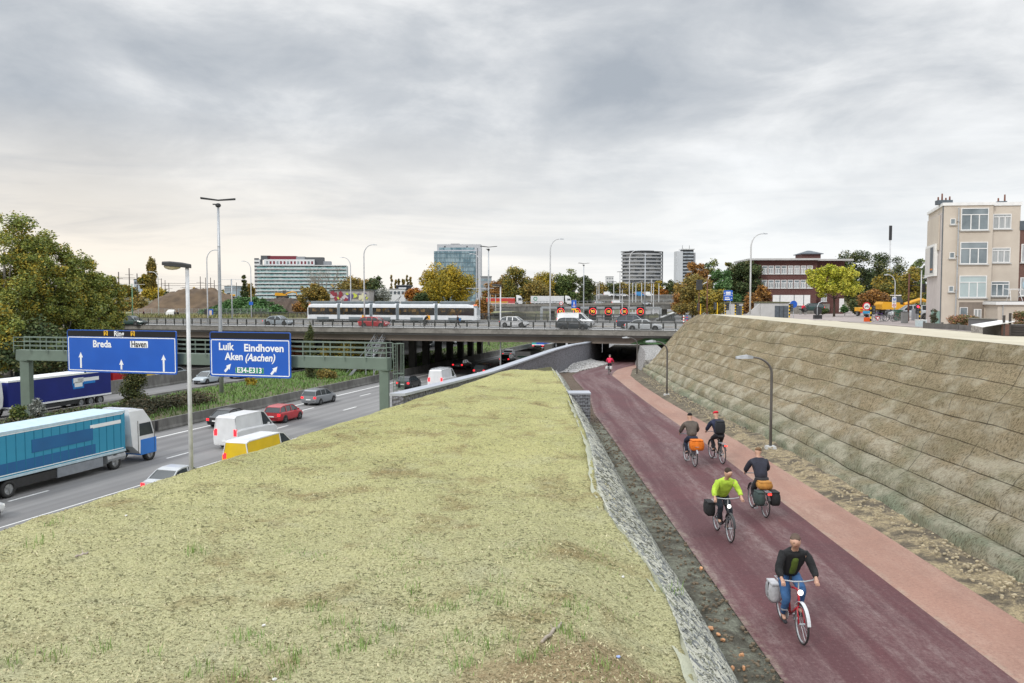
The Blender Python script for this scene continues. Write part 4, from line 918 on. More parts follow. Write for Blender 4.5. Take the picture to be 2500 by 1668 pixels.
def swan_lamp(name, label, base, H, reach, yaw, r0=.09, mat=PALEPOLE, headmat=None, grp=None, headL=.7, cat='street lamp', bend=None):
    r = thing(name, label, cat, base, yaw, grp); bend = bend or reach * 1.3; pts = [(0, 0, 0), (0, 0, (H - bend) * .5), (0, 0, H - bend)]
    for i in range(1, 8): a = math.pi / 2 * i / 7; pts.append((reach * (1 - math.cos(a)), 0, H - bend + bend * math.sin(a)))
    mb = MB(); rs = [r0 * (1 - .45 * i / (len(pts) - 1)) for i in range(len(pts))]; mb.path(pts, rs, 8); mb.build('pole', mat, r, smooth=True)
    mb = MB(); mb.loft([[Vector((x, y * w_, z)) for y, z in ((-1, H - .05), (1, H - .05), (.8, H + t), (-.8, H + t))] for x, w_, t in ((reach - .05, .05, .05), (reach + headL * .3, .13, .1), (reach + headL, .09, .03))]); mb.build('lamp_head', headmat or STEEL, r, auto=True)
    return r
g = 'tall curved street lamps on the bridge'
for px, top_, base_, Y, sx_, lab in [(508, 611, 805, 128, 1, 'curved street lamp just left of the tallest mast'), (614, 638, 775, 160, -1, 'curved street lamp with a small blue plate in front of the white apartment block'), (857, 629, 787, 150, -1, 'curved lamp in front of the tram below the bare tree, arm to the west'),
        (890, 598, 800, 121, 1, 'tall curved lamp in front of the tram near the emergency stair'), (1171, 620, 785, 152, -1, 'curved lamp beside the glass tower at the front of the tram'), (1343, 584, 806, 117, 1, 'tallest curved lamp rising above the white hatchback'),
        (1831, 571, 768, 97, 1, 'tall curved lamp in front of the brick school'), (388, 664, 776, 175, -1, 'thin white lamp pole in front of the brown earth heap'), (1536, 612, 795, 150, 1, 'curved lamp in front of the rounded tower block, behind the parked traffic')]:
    b = D(px, base_, Y); H = D(px, top_, Y).z - b.z; swan_lamp('street_lamp', lab, b, H, 1.15, 0 if sx_ > 0 else math.pi, .10, grp=g)
    if px == 614:
        mb = MB(); mb.box((b.x, b.y - .15, D(px, 741, Y).z), (.75, .05, .6)); tag(mb.build('blue_plate', BLUE), 'small blue plate mounted on a lamp before the green heap', 'sign')
# path lamps
PL = pm('anthracite_lamp_paint', (0.13, 0.12, 0.113), (0.105, 0.10, 0.095), 3, .45, metal=.2)
for px, py, Y, ht, sc_, lab in [(1881, 1099, 33.0, 3.62, 1, 'nearest path lamp with a concrete foot, bent over the cycle path'), (1628, 968, 55.6, 3.55, .9, 'middle path lamp at the toe of the embankment'), (1555, 917, 81, 3.55, .9, 'furthest path lamp in front of the tunnel mouth')]:
    b = G(px, py, PZ(Y)); r = swan_lamp('path_lamp', lab, b, ht, .78, math.pi, .058, PL, STEEL, 'bent lamps along the cycle path', .62, 'street lamp', .62)
    mb = MB(); mb.box((0, 0, .06), (.44, .44, .22), taper=.75); mb.build('concrete_foot', CONCL, r)
# warm tunnel lamp
b = D(1518, 867, 128); r = thing('tunnel_lamp', 'small glowing lamp inside the dark underpass', 'lamp', b)
MB().ball((0, 0, 0), .13, 10, 6).build('bulb', glow('warm_bulb', (1, .8, .35), 12), r); mb = MB(); mb.beam((0, 0, .08), (0, 0, 1.2), .05, .05); mb.build('bracket', DKPL, r)
# ================================================================== VEHICLES   (+y = forward, origin on the ground)
def wheel_meshes(r, w):
    t = MB(); t.disc((0, 0, 0), r, 'x', w, 22, r * .62); m1 = t.mesh('tyre', BLACK, True)
    t = MB(); t.disc((0, 0, 0), r * .63, 'x', w * .8, 16)
    for k in range(5): a = k * 2 * math.pi / 5; t.beam((w * .42, 0, 0), (w * .42, r * .58 * math.cos(a), r * .58 * math.sin(a)), .07, .02)
    m2 = t.mesh('rim', RIM); return m1, m2
WM = wheel_meshes(.32, .21); WT_ = wheel_meshes(.48, .30)
def add_wheel(par, x, y, r, ms):
    o = bpy.data.objects.new('wheel', ms[0]); C.objects.link(o); o.parent = par; o.location = (x, y, r)
    if x < 0: o.rotation_euler = (0, 0, math.pi)
    q = bpy.data.objects.new('rim', ms[1]); C.objects.link(q); q.parent = o
def lin(a, b, t): return a + (b - a) * t
PROF = {   # y fraction (front=+.5), belt z, half width, for the lower body ; cabin: (y, z) outline
 'hatch': dict(low=[(-.5, .50, .80, .40), (-.485, .92, .93, .26), (-.40, .98, 1, .20), (-.05, .95, 1, .18), (.22, .93, 1, .18), (.38, .82, .97, .20), (.46, .70, .90, .24), (.5, .52, .74, .34)], cab=[(-.47, .96), (-.40, 1.36), (-.30, 1.46), (.02, 1.47), (.10, 1.42), (.27, .93)]),
 'sedan': dict(low=[(-.5, .55, .80, .42), (-.49, .88, .92, .28), (-.40, .95, 1, .22), (-.05, .90, 1, .18), (.18, .88, 1, .18), (.36, .80, .97, .20), (.46, .68, .90, .24), (.5, .50, .74, .34)], cab=[(-.38, .93), (-.24, 1.34), (-.14, 1.42), (.02, 1.42), (.07, 1.39), (.23, .89)]),
 'wagon': dict(low=[(-.5, .55, .84, .40), (-.49, .98, .95, .28), (-.40, 1.02, 1, .20), (-.05, .98, 1, .18), (.20, .96, 1, .18), (.38, .86, .97, .20), (.46, .72, .90, .24), (.5, .54, .76, .34)], cab=[(-.485, 1.0), (-.44, 1.42), (-.36, 1.52), (.02, 1.52), (.08, 1.48), (.24, .97)]),
 'suv': dict(low=[(-.5, .62, .86, .46), (-.49, 1.06, .96, .32), (-.40, 1.12, 1, .26), (-.05, 1.08, 1, .24), (.20, 1.06, 1, .24), (.38, .98, .97, .26), (.46, .84, .92, .30), (.5, .62, .80, .42)], cab=[(-.48, 1.08), (-.42, 1.58), (-.34, 1.68), (.02, 1.68), (.09, 1.62), (.23, 1.06)]),
 'van': dict(low=[(-.5, .6, .94, .40), (-.495, 1.15, 1, .30), (-.40, 1.2, 1, .24), (-.05, 1.16, 1, .22), (.22, 1.12, 1, .22), (.38, 1.04, .97, .24), (.46, .84, .92, .28), (.5, .58, .80, .38)], cab=[(-.495, 1.15), (-.49, 1.86), (-.44, 1.96), (.12, 1.96), (.18, 1.90), (.34, 1.08)]),
}
def car(kind, pnt, label, L=4.3, Wd=1.78, loc=(0, 0, 0), rz=0, group=None, name='car', cat='car', zs=1.0, rack=False, glass=GLASS, two=None, trim=False, roofp=None):
    P_ = PROF[kind]; r = thing(name, label, cat, loc, rz, group); hw = Wd / 2
    mb = MB(); rings = []
    for y, zt, wf, zb in P_['low']:
        w_ = hw * wf; zt *= zs; rings.append([Vector((x, y * L, z)) for x, z in ((-w_ * .86, zb), (w_ * .86, zb), (w_ * .97, zb + .10), (w_, lin(zb, zt, .45)), (w_ * .985, zt - .12), (w_ * .93, zt - .02), (w_ * .80, zt + .02), (-w_ * .80, zt + .02), (-w_ * .93, zt - .02), (-w_ * .985, zt - .12), (-w_, lin(zb, zt, .45)), (-w_ * .97, zb + .10))])
    mb.loft(rings); mb.mi = 1; wr = .32; wy = (.30 * L, -.29 * L)
    for y in wy:
        for s_ in (-1, 1): mb.disc((s_ * hw * .93, y, wr), wr * 1.2, 'x', hw * .145, 20)
    if two or trim: mb.box((0, 0, .27), (Wd * .985, L * .62, .16))
    mb.build('body', [pnt, DKPL], r, smooth=False, auto=False)
    # glasshouse
    cab = P_['cab']; n = len(cab); wb, wt = hw * .90, hw * .72
    zlo, zhi = min(z for _, z in cab), max(z for _, z in cab)
    def cw(z): return lin(wb, wt, (z - zlo) / (zhi - zlo))
    def off(d): return [(y * L, z * zs - d) for y, z in cab]
    ringL = [Vector((-cw(z), y * L, z * zs)) for y, z in cab]; ringR = [Vector((cw(z), y * L, z * zs)) for y, z in cab]
    mb = MB(); mb.loft([ringL, ringR]); mb.build('windows', [glass], r) if False else None
    g_ = MB(); g_.add(ringL, [tuple(range(n))]); g_.add(ringR, [tuple(range(n - 1, -1, -1))]); g_.build('side_window', glass, r)
    g_ = MB(); g_.add([ringL[-2], ringL[-1], ringR[-1], ringR[-2]], [(0, 1, 2, 3)]); g_.build('windscreen', glass, r)
    g_ = MB(); g_.add([ringL[0], ringL[1], ringR[1], ringR[0]], [(0, 1, 2, 3)])
    (g_.build('rear_window', glass, r)) if kind != 'van' else g_.build('rear_door', pnt, r)
    mb = MB()
    for i in range(1, n - 2):
        a, b_, c_, d_ = ringL[i], ringL[i + 1], ringR[i + 1], ringR[i]; e = Vector((0, 0, .03)); o_ = Vector((.03, 0, 0)); mb.loft([[a - o_, b_ - o_, c_ + o_, d_ + o_], [a + e, b_ + e, c_ + e, d_ + e]])
    for s_, rg in ((-1, ringL), (1, ringR)):                   # roof rails and pillars
        for i in range(n - 1): mb.beam(rg[i] + Vector((s_ * .005, 0, 0)), rg[i + 1] + Vector((s_ * .005, 0, 0)), .05, .07)
        for fy in ((-.02, -.22) if kind in ('wagon', 'suv', 'hatch') else (-.04,)):
            if kind == 'van': fy = .10
            y = fy * L; mb.beam((s_ * cw(zlo) * 1.01, y, zlo * zs), (s_ * cw(zhi) * 1.01, y, zhi * zs - .02), .05, .09)
    if kind == 'van': 
        sp = MB()
        for s_ in (-1, 1): sp.add([(s_ * (wb + .012), -.49 * L, zlo * zs), (s_ * (wb + .012), .09 * L, zlo * zs), (s_ * (wt + .012), .09 * L, zhi * zs), (s_ * (wt + .012), -.47 * L, zhi * zs)], [(0, 1, 2, 3)] if s_ > 0 else [(3, 2, 1, 0)])
        sp.build('side_panel', pnt, r)
    mb.build('roof', roofp or pnt, r, auto=True)
    lf, lr = P_['low'][-2], P_['low'][1]
    for s_ in (-1, 1):
        mb = MB(); mb.box((s_ * hw * .70, L * .468, lf[1] * zs - .10), (.34, .12, .14), rz=-s_ * .35); mb.build('headlight', HEADL, r, bev=.02)
        mb = MB(); mb.box((s_ * hw * .80, -L * .492, lr[1] * zs - .16), (.26, .07, .20 if kind != 'van' else .5)); mb.build('tail_light', REDL, r, bev=.01)
        mb = MB(); mb.box((s_ * (hw + .08), L * .20, P_['low'][4][1] * zs + .08), (.18, .10, .14)); mb.build('wing_mirror', pnt, r, bev=.02)
    mb = MB(); mb.box((0, L * .497, .40), (hw * 1.1, .06, .16)); mb.build('grille', DKPL, r)
    mb = MB(); mb.box((0, -L * .503, .62), (.52, .03, .11)); mb.build('number_plate', SWH, r)
    for y in wy:
        for s_ in (-1, 1): add_wheel(r, s_ * (hw - .085), y, wr, WM)
    if rack:
        mb = MB()
        for s_ in (-1, 1): mb.beam((s_ * wt * .9, -.45 * L, zhi * zs + .14), (s_ * wt * .9, .12 * L, zhi * zs + .14), .05, .05)
        for fy in (-.42, -.25, -.08, .09): mb.beam((-wt * .95, fy * L, zhi * zs + .12), (wt * .95, fy * L, zhi * zs + .12), .05, .05); 
        mb.build('roof_rack', STEEL, r)
    return r
gs_ = paint('silver', (.50, .52, .54)); gw_ = paint('white', (.76, .77, .78)); gr_ = paint('red', (.50, .02, .03)); gd_ = paint('dark_slate', (.045, .055, .065)); gn_ = paint('navy', (.03, .04, .075)); gk_ = paint('black', (.018, .019, .022)); gg_ = paint('bottle_green', (.015, .05, .045)); gy_ = paint('mid_grey', (.22, .235, .25)); gb_ = paint('ice_blue', (.44, .50, .54)); gyl = paint('yellow', (.72, .48, .01))
NG = 'cars on the nearer motorway lanes'; FG = 'cars coming the other way behind the median'; BG = 'vehicles on the road bridge'
def on_hw(k, px):
    """point on lane k seen at photo column px"""
    m = (px - CX) / F; Y = k * CH / (0.298 - m); return HW(k, Y)
def hwcar(kind, pnt, label, k, px, L=4.4, back=True, **kw):
    p = on_hw(k, px); return car(kind, pnt, label, L, loc=(p.x, p.y, 0.004), rz=-HWA + (0 if back else math.pi), group=kw.pop('group', NG if back else FG), **kw)
hwcar('sedan', gs_, 'silver car whose roof just shows over the mossy mound beside the big lamp post', 3.0, 430)
hwcar('hatch', gw_, 'white car at the very edge of the picture behind the blue lorry', 3.50, -125)
hwcar('van', paint('yellow_white', (.74, .50, .012)), 'long yellow van with a white upper half, half hidden by the mound', 2.95, 640, L=6.4, Wd=2.0, name='van', cat='van', zs=1.05, roofp=gw_)
hwcar('van', gw_, 'big white van driving away beside the red car, above the yellow van', 3.49, 600, L=5.6, Wd=2.05, name='van', cat='van', zs=1.22)
hwcar('hatch', gr_, 'red car in front of the big white van', 3.84, 690, L=4.1)
hwcar('sedan', gk_, 'black car next to the median barrier behind the red car', 4.13, 560, L=4.6)
hwcar('wagon', gy_, 'grey estate car in the lane next to the median barrier, left of the gantry post', 4.13, 778, L=4.6)
hwcar('hatch', gk_, 'small black car just past the gantry ladder', 3.85, 998, L=4.0)
hwcar('van', gw_, 'white van with a roof rack ahead of the small black car', 3.49, 1082, L=5.4, Wd=2.0, name='van', cat='van', zs=1.18, rack=True)
hwcar('suv', gk_, 'black off-roader ahead of the white van with the roof rack', 3.5, 1182, L=4.7)
hwcar('hatch', gk_, 'dark car entering the shade of the bridge by the piers', 4.13, 1128, L=4.2)
hwcar('sedan', gy_, 'grey car under the bridge just right of the small lamp post', 4.13, 1246, L=4.5)
hwcar('hatch', gd_, 'dark slate car below the grey one at the small lamp post', 3.82, 1240, L=4.2)
hwcar('hatch', gb_, 'pale blue car coming the other way beside the outer divider', 6.36, 505, back=False)
hwcar('sedan', gs_, 'silver car emerging from under the blue sign reading Luik', 6.36, 590, back=False, L=4.5)
hwcar('wagon', gw_, 'white estate car coming past the yellowish shrub', 6.62, 612, back=False, L=4.5)
hwcar('sedan', gd_, 'dark saloon coming towards us right of the mast foot', 6.36, 655, back=False, L=4.5)
hwcar('hatch', gs_, 'silver hatchback just behind the columnar tree', 6.36, 715, back=False, L=4.2)
hwcar('hatch', gd_, 'dark hatchback in the first gap between the bridge piers', 6.5, 1052, back=False)
hwcar('wagon', gs_, 'silver estate car in the second gap between the bridge piers', 6.4, 1112, back=False)
hwcar('hatch', gyl, 'yellow car in the outermost lane behind the dividing wall', 7.4, 355, back=False, L=4.6)
hwcar('sedan', gb_, 'pale car behind the dividing wall right of the yellow one', 7.2, 415, back=False, L=4.6)

# ---- lorries
def lorry(label, loc, rz, body, cabc, L=13.2, H=2.75, Wd=2.5, lower=None, cab_front=True, chassis=DKPL, deco=None, group='lorries on the motorway', roofc=None, cabH=2.9, fairing=True, floor=1.15):
    r = thing('lorry', label, 'lorry', loc, rz, group); hw = Wd / 2
    mb = MB(); mb.box2((-hw, -L / 2, floor), (hw, L / 2, floor + H)); mb.build('trailer_body', body, r, bev=.05)
    mb = MB(); mb.box2((-hw - .02, -L / 2 - .02, floor + H - .16), (hw + .02, L / 2 + .02, floor + H + .02)); mb.box2((-hw - .02, -L / 2 - .02, floor - .06), (hw + .02, L / 2 + .02, floor + .10)); mb.build('trailer_frame', roofc or SWH, r, bev=.02)
    mb = MB(); mb.box2((-.55, -L / 2 + .2, .75), (.55, L / 2 + 3.6, floor - .06)); mb.box2((-hw + .06, -L * .18, .45), (hw - .06, L * .22, .95)); mb.build('chassis', chassis, r)
    if lower: mb = MB(); mb.box2((-hw - .012, -L / 2 + .3, floor + .25), (hw + .012, L / 2 - 2.6, floor + .85)); mb.build('painted_band', lower, r)
    for y in (-L * .38, -L * .28, -L * .18, L * .5 - .9, L / 2 + 2.35):
        for s_ in (-1, 1): add_wheel(r, s_ * (hw - .17), y, .48, WT_)
    y0, y1 = L / 2 + .55, L / 2 + 2.85; cb = thing_part('cab', r)
    rings = []
    for z, f0, f1, w_ in ((.55, y0 + .9, y1 + .02, .98), (1.2, y0 + .1, y1 + .06, 1), (2.0, y0, y1, 1), (cabH, y0, y1 - .22, .95), (cabH + .75, y0, y1 - .8, .88), (cabH + .95, y0, y0 + .6, .8)): rings.append([Vector((-hw * w_, f0, z)), Vector((hw * w_, f0, z)), Vector((hw * w_, f1 - .15, z)), Vector((hw * w_ * .88, f1, z)), Vector((-hw * w_ * .88, f1, z)), Vector((-hw * w_, f1 - .15, z))])
    m_ = MB(); m_.loft(rings); me = m_.mesh('cab', cabc[0]); cb.data = me
    m_ = MB(); m_.add([(-hw * .86, y1 + .02, 1.95), (hw * .86, y1 + .02, 1.95), (hw * .83, y1 - .18, cabH - .12), (-hw * .83, y1 - .18, cabH - .12)], [(0, 1, 2, 3)]); m_.build('windscreen', GLASS, cb)
    for s_ in (-1, 1):
        m_ = MB(); m_.add([(s_ * (hw + .012), y1 - .22, 1.80), (s_ * (hw + .012), y0 + .75, 1.80), (s_ * (hw * .97 + .012), y0 + .80, cabH - .12), (s_ * (hw * .97 + .012), y1 - .45, cabH - .12)], [(0, 1, 2, 3)]); m_.build('side_window', GLASS, cb)
        m_ = MB(); m_.box((s_ * (hw + .2), y1 - .1, 2.3), (.2, .12, .7)); m_.build('wing_mirror', DKPL, cb)
        m_ = MB(); m_.box((s_ * hw * .75, y1 + .07, .95), (.4, .08, .25)); m_.build('headlight', HEADL, cb)
        m_ = MB(); m_.box((s_ * hw * .8, -L / 2 - .03, .98), (.4, .06, .14)); m_.build('tail_light', REDL, r)
    if cabc[1] is not cabc[0]: m_ = MB(); m_.box2((-hw - .014, y0 + .85, .5), (hw + .014, y1 + .075, 1.55)); m_.build('lower_cab_panel', cabc[1], cb, bev=.03)
    m_ = MB(); [m_.box((s_ * (hw + .008), y0 + .62, 1.75), (.02, .03, 2.2)) for s_ in (-1, 1)]; [m_.box((s_ * (hw + .008), y1 - .12, 1.2), (.02, .03, 1.2)) for s_ in (-1, 1)]; m_.build('door_joint', DKPL, cb)
    m_ = MB(); m_.box2((-hw * .7, y1 + .06, .75), (hw * .7, y1 + .10, 1.75)); m_.build('grille', DKPL, cb)
    return r
def thing_part(name, par): o = bpy.data.objects.new(name, bpy.data.meshes.new(name)); C.objects.link(o); o.parent = par; return o
GREYV = pm('grey_skirt', (.25, .27, .30)); CY1 = pm('cyan_curtain', (.035, .30, .46), (.03, .26, .42), .35, .5, grime=((.02, .17, .33), .5), stretch=(1, .25, 1)); CYD = pm('deep_blue_curtain', (.015, .13, .32), (.015, .11, .28), .5, .5)
q0, q1 = HW(3.84, 58.5), HW(3.84, 42); u_ = (q0 - q1).normalized(); c_ = q0 - u_ * (13.2 / 2 + 3.0)
lr1 = lorry('cyan curtain-sided lorry with a white and blue cab driving away in the nearest lane', (c_.x, c_.y, .004), -HWA, CY1, (gw_, paint('cab_blue', (.02, .19, .62))), lower=CYD, H=2.6, roofc=pm('pale_blue_trim', (.5, .64, .72)), floor=1.1, cabH=2.75)
for s_ in (-1, 1):
    mb = MB(); [mb.box((s_ * 1.256, y, 2.42), (.02, .045, 2.3)) for y in np.arange(-6.2, 6.3, .62)]; mb.build('curtain_straps', pm('strap_blue', (.02, .20, .33)), lr1)
    mb = MB(); mb.box((s_ * 1.26, 0, 1.3), (.02, 12.8, .05)); mb.box((s_ * 1.26, 0, 3.52), (.02, 12.8, .04)); mb.build('rail', SWH, lr1)
    mb = MB(); mb.box2((s_ * 1.15, 1.0, .42), (s_ * 1.25, 4.6, 1.0)); mb.build('side_skirt', GREYV, lr1); mb = MB(); mb.tube((s_ * .95, 5.0, .75), (s_ * .95, 6.6, .75), .32, n=12); mb.build('fuel_tank', STEEL, lr1)
    mb = MB(); mb.box((s_ * 1.262, 4.9, 3.05), (.02, 2.6, .22)); mb.build('white_band', SWH, lr1)
    mb = MB(); mb.box((s_ * 1.264, 1.5, 2.6), (.02, 4.6, .75)); mb.build('darker_panel', CYD, lr1)
NVY = pm('navy_curtain', (.012, .022, .20), (.01, .018, .16), .5, .45)
pr = on_hw(6.22, 243); c_ = pr - u_ * (12.6 / 2)
lr2 = lorry('dark blue trailer lorry with a small white emblem, coming past the gantry post', (c_.x, c_.y, 0.0), -HWA + math.pi, NVY, (gw_, paint('cab_navy', (.02, .03, .15))), L=12.6, H=2.5, roofc=SWH, floor=.95, cabH=2.6)
e_ = thing_part('emblem', lr2); mb = MB(); mb.box((-1.262, -3.2, 2.75), (.02, 2.8, .36)); mb.box((-1.262, -1.9, 2.35), (.02, 1.0, .5)); mb.box((-1.262, -1.9, 2.75), (.02, 1.3, .5)); e_.data = mb.mesh('emblem', SWH)
mb = MB(); rr = MB(); mb.box((-1.257, -2.6, 2.62), (.014, 3.0, .62)); mb.box((-1.257, -1.9, 2.4), (.014, 1.4, .95)); mb.build('emblem_ground', pm('bright_blue', (.02, .22, .65)), lr2)
p = on_hw(7.45, 165); lorry('white lorry with a red stripe behind the dark blue trailer', (p.x, p.y, 0), -HWA + math.pi, SWH, (gw_, gr_), L=8, H=2.6, lower=gr_, floor=1.0)
p = on_hw(6.98, 285); lorry('lorry with a bright red cab just behind the dark blue trailer', (p.x, p.y, 0), -HWA + math.pi, gr_, (gr_, gr_), L=4.5, H=1.7, floor=1.0, cabH=2.3)
OR = pm('orange_skip_paint', (.72, .20, .01), (.64, .17, .01), 1, .5)
p = on_hw(6.62, 728); lorry('orange tipper lorry behind the columnar tree right of the Luik sign', (p.x, p.y, 0), -HWA + math.pi, OR, (OR, OR), L=6.0, H=2.0, roofc=OR, floor=1.3, cabH=2.6)
p = on_hw(3.12, 1289); lb = lorry('white box lorry with green lettering driving in front of the gabion wall', (p.x, p.y, 0), -HWA, SWH, (gw_, gw_), L=5.5, H=2.1, floor=1.0, cabH=2.4, Wd=2.3)
mb = MB(); mb.box((0, -2.77, 2.35), (1.6, .02, .16), rz=0); mb.box((.1, -2.77, 2.1), (1.1, .02, .1)); mb.build('green_lettering', SGRN, lb)
p = on_hw(4.12, 1330); lorry('teal and blue lorry seen beyond the bridge piers', (p.x, p.y, 0), -HWA, pm('teal_curtain', (.05, .42, .38), (.03, .12, .5), .16, .5, lo=.48, hi=.52), (gw_, gw_), L=11, H=2.7)

# ---- vehicles on the bridge deck
def on_deck(px, py, z=DZ + .008): return G(px, py, z)
def bcar(kind, pnt, label, px, py, L, f=1, **kw):
    p = on_deck(px, py); return car(kind, pnt, label, L, loc=p, rz=BRZ + (math.pi / 2 if f > 0 else -math.pi / 2), group=BG, **kw)
bcar('hatch', gw_, 'white hatchback between the small lamp post and the tallest curved lamp', 1256, 799, 4.0)
bcar('suv', gd_, 'dark slate hatchback in front of the white delivery van', 1401, 806, 4.3, zs=.92)
bcar('van', gw_, 'white delivery van behind the dark slate hatchback', 1406, 798, 5.2, Wd=1.95, name='van', cat='van')
bcar('wagon', gn_, 'navy people carrier behind the silver saloon', 1549, 802, 4.7, zs=1.12)
bcar('sedan', gs_, 'silver saloon at the embankment end of the bridge', 1573, 807.5, 4.85)
bcar('sedan', gg_, 'bottle green car beside the big trees at the far end of the railing', 322, 795, 4.6)
bcar('hatch', gw_, 'white car half hidden by the trees behind the bottle green car', 274, 794, 4.1)
bcar('sedan', gb_, 'pale silver car passing in front of the white apartment block', 681, 795, 4.5)
bcar('hatch', gr_, 'red car in front of the tram beside the emergency stair', 915, 800, 4.3)

# ---- tram
tr = thing('tram', 'white and grey articulated five-section tram crossing the bridge', 'tram', on_deck(955, 787, DZ + .05), BRZ + math.pi)
# local x = travel direction (towards the east), y away from the camera
TRW = pm('tram_white', (.62, .64, .66), (.55, .57, .59), 1, .35, coat=.3); TRG = pm('tram_grey', (.15, .18, .20), (.12, .145, .16), 1, .45); TRD = pm('tram_window', (.022, .022, .024), (.07, .045, .015), .9, .1, spec=.8, lo=.5, hi=.62); AMB = pm('amber_interior', (.16, .095, .03), (.03, .025, .02), 2, .5, lo=.45, hi=.55); ORG = pm('orange_mark', (.75, .36, .02))
Lm = [5.3, 5.4, 4.2, 6.2, 5.9]; gap = .5; tot = sum(Lm) + gap * 4; x = -tot / 2; hwT = 1.18
for i, L_ in enumerate(Lm):
    x0, x1 = x, x + L_; md = thing_part('module', tr)
    def ring(xx, top=3.1, wf=1.0, bot=.38): return [Vector((xx, a * hwT * wf, z)) for a, z in ((-1, bot), (-1, 1.2), (-1, 2.4), (-.96, top - .3), (-.8, top), (.8, top), (.96, top - .3), (1, 2.4), (1, 1.2), (1, bot))]
    rg = [ring(x0), ring(x1)]
    if i == 0: rg = [ring(x0 - .35, 2.0, .80, .5), ring(x0 - .15, 2.75, .9, .42), ring(x0 + .6, 3.1)] + rg[1:]
    if i == 4: rg = rg[:1] + [ring(x1 - .8, 3.1), ring(x1 + .1, 2.8, .92, .42), ring(x1 + .55, 2.0, .82, .5), ring(x1 + .65, 1.1, .78, .5)]
    m_ = MB(); m_.loft(rg); 
    md.data = m_.mesh('module', TRW)
    for s_ in (-1, 1):
        m_ = MB(); wx0, wx1 = x0 + (.02 if i else -.05), x1 - (.02 if i < 4 else -.25); m_.box2((wx0, s_ * hwT - .012, 1.22), (wx1, s_ * hwT + .012, 2.42)); m_.build('window_band', TRD, md)
        m_ = MB(); m_.box2((x0, s_ * hwT - .014, .36), (x1, s_ * hwT + .014, .52)); m_.box2(((x0 + x1) / 2 - 1.1, s_ * hwT - .016, .3), ((x0 + x1) / 2 + 1.1, s_ * hwT + .016, .85)); m_.build('skirt', TRG, md)
    for q in range(int(L_ / 1.7)):
        m_ = MB(); qx = x0 + .7 + q * 1.55; m_.box2((qx, -hwT - .016, 1.75), (qx + .75, -hwT - .013, 2.25)); m_.build('interior_glimpse', AMB, md)  # flat amber panels on the window band for the interior glimpsed
    m_ = MB(); m_.box2((x0 + .3, -1.02, 3.0), (x1 - .3, 1.02, 3.45)); m_.build('roof_unit', TRG, md, bev=.08)
    if i in (1, 3): m_ = MB(); m_.box2((x1 - 1.4, -hwT - .02, .5), (x1 - .75, -hwT - .012, 1.18)); m_.build('orange_panel', ORG, md)
    m_ = MB()
    for bx in ((x0 + x1) / 2 - .75, (x0 + x1) / 2 + .75): m_.disc((bx, 0, .32), .32, 'y', 1.6, 14)
    m_.build('bogie', BLACK, md)
    if i < 4: m_ = MB(); m_.box2((x1, -hwT * .92, .5), (x1 + gap, hwT * .92, 3.0)); m_.build('bellows', TRG, tr, bev=.04)
    if i in (0, 4):
        e = x1 if i == 4 else x0; d = 1 if i == 4 else -1
        m_ = MB(); f = (lambda a, b_: (e + d * a, b_)); ws = [(.13, 2.72), (.585, 1.95), (.66, 1.25)] if i == 4 else [(.17, 2.68), (.36, 1.95), (.37, 1.3)]
        m_.loft([[Vector((e + d * a + d * .02, y * hwT * .8, z)) for y in (-1, -.4, .4, 1)] for a, z in ws], cap=False, closed=False); m_.build('windscreen', pm('tram_windscreen', (.18, .21, .23), (.12, .14, .15), .8, .08), md)
        m_ = MB(); m_.box((e + d * .12, 0, 2.86), (.12, 1.4, .2)); m_.build('destination_display', glow('dest', (.9, .25, .1), .6), md)
        for s_ in (-1, 1): m_ = MB(); m_.box((e + d * (.64 if i == 4 else .36), s_ * .7, .85), (.1, .3, .12)); m_.build('headlight' if i == 4 else 'tail_light', HEADL if i == 4 else REDL, md)
    x = x1 + gap
m_ = MB(); m_.path([(1, -.5, 3.5), (1.8, 0, 4.3), (1.0, 0, 4.9)], .04, 6); m_.path([(1, .5, 3.5), (1.8, 0, 4.3)], .04, 6); m_.beam((1, -.8, 4.92), (1, .8, 4.92), .08, .05); m_.build('pantograph', DKPL, tr)
# ================================================================== PEOPLE AND BICYCLES
def skin(name, chains, mat, parent=None, root=0, sub=1, fold=0.0):
    idx = {}; vs = []; rad = []; es = set()
    for ch in chains:
        pv_ = None
        for p, r in ch:
            k = tuple(round(c, 3) for c in p)
            if k not in idx: idx[k] = len(vs); vs.append(k); rad.append(r if isinstance(r, tuple) else (r, r))
            i = idx[k]
            if pv_ is not None and pv_ != i: es.add((min(pv_, i), max(pv_, i)))
            pv_ = i
    me = bpy.data.meshes.new('t'); me.from_pydata(vs, list(es), []); o = bpy.data.objects.new('t', me); C.objects.link(o)
    sm = o.modifiers.new('s', 'SKIN'); sm.use_smooth_shade = True
    for i, v in enumerate(me.skin_vertices[0].data): v.radius = rad[i]; v.use_root = (i == root)
    if sub: ss = o.modifiers.new('b', 'SUBSURF'); ss.levels = sub; ss.render_levels = sub
    dg = bpy.context.evaluated_depsgraph_get(); m2 = bpy.data.meshes.new_from_object(o.evaluated_get(dg)); bpy.data.objects.remove(o); bpy.data.meshes.remove(me)
    if fold:
        for v in m2.vertices: v.co += v.normal * fold * (noise.noise(v.co * 11 + Vector((len(vs), 0, 0))) + .6 * noise.noise(Vector((v.co.x * 9, v.co.y * 9, v.co.z * 34))))
    m2.name = name; m2.materials.clear(); m2.materials.append(mat); m2.polygons.foreach_set('use_smooth', [True] * len(m2.polygons))
    ob = bpy.data.objects.new(name, m2); C.objects.link(ob)
    if parent: ob.parent = parent
    return ob
def cloth(n, c): return pm('cloth_' + n, c, tuple(x * .7 for x in c), 7, .9, bump=.3, bscale=30)
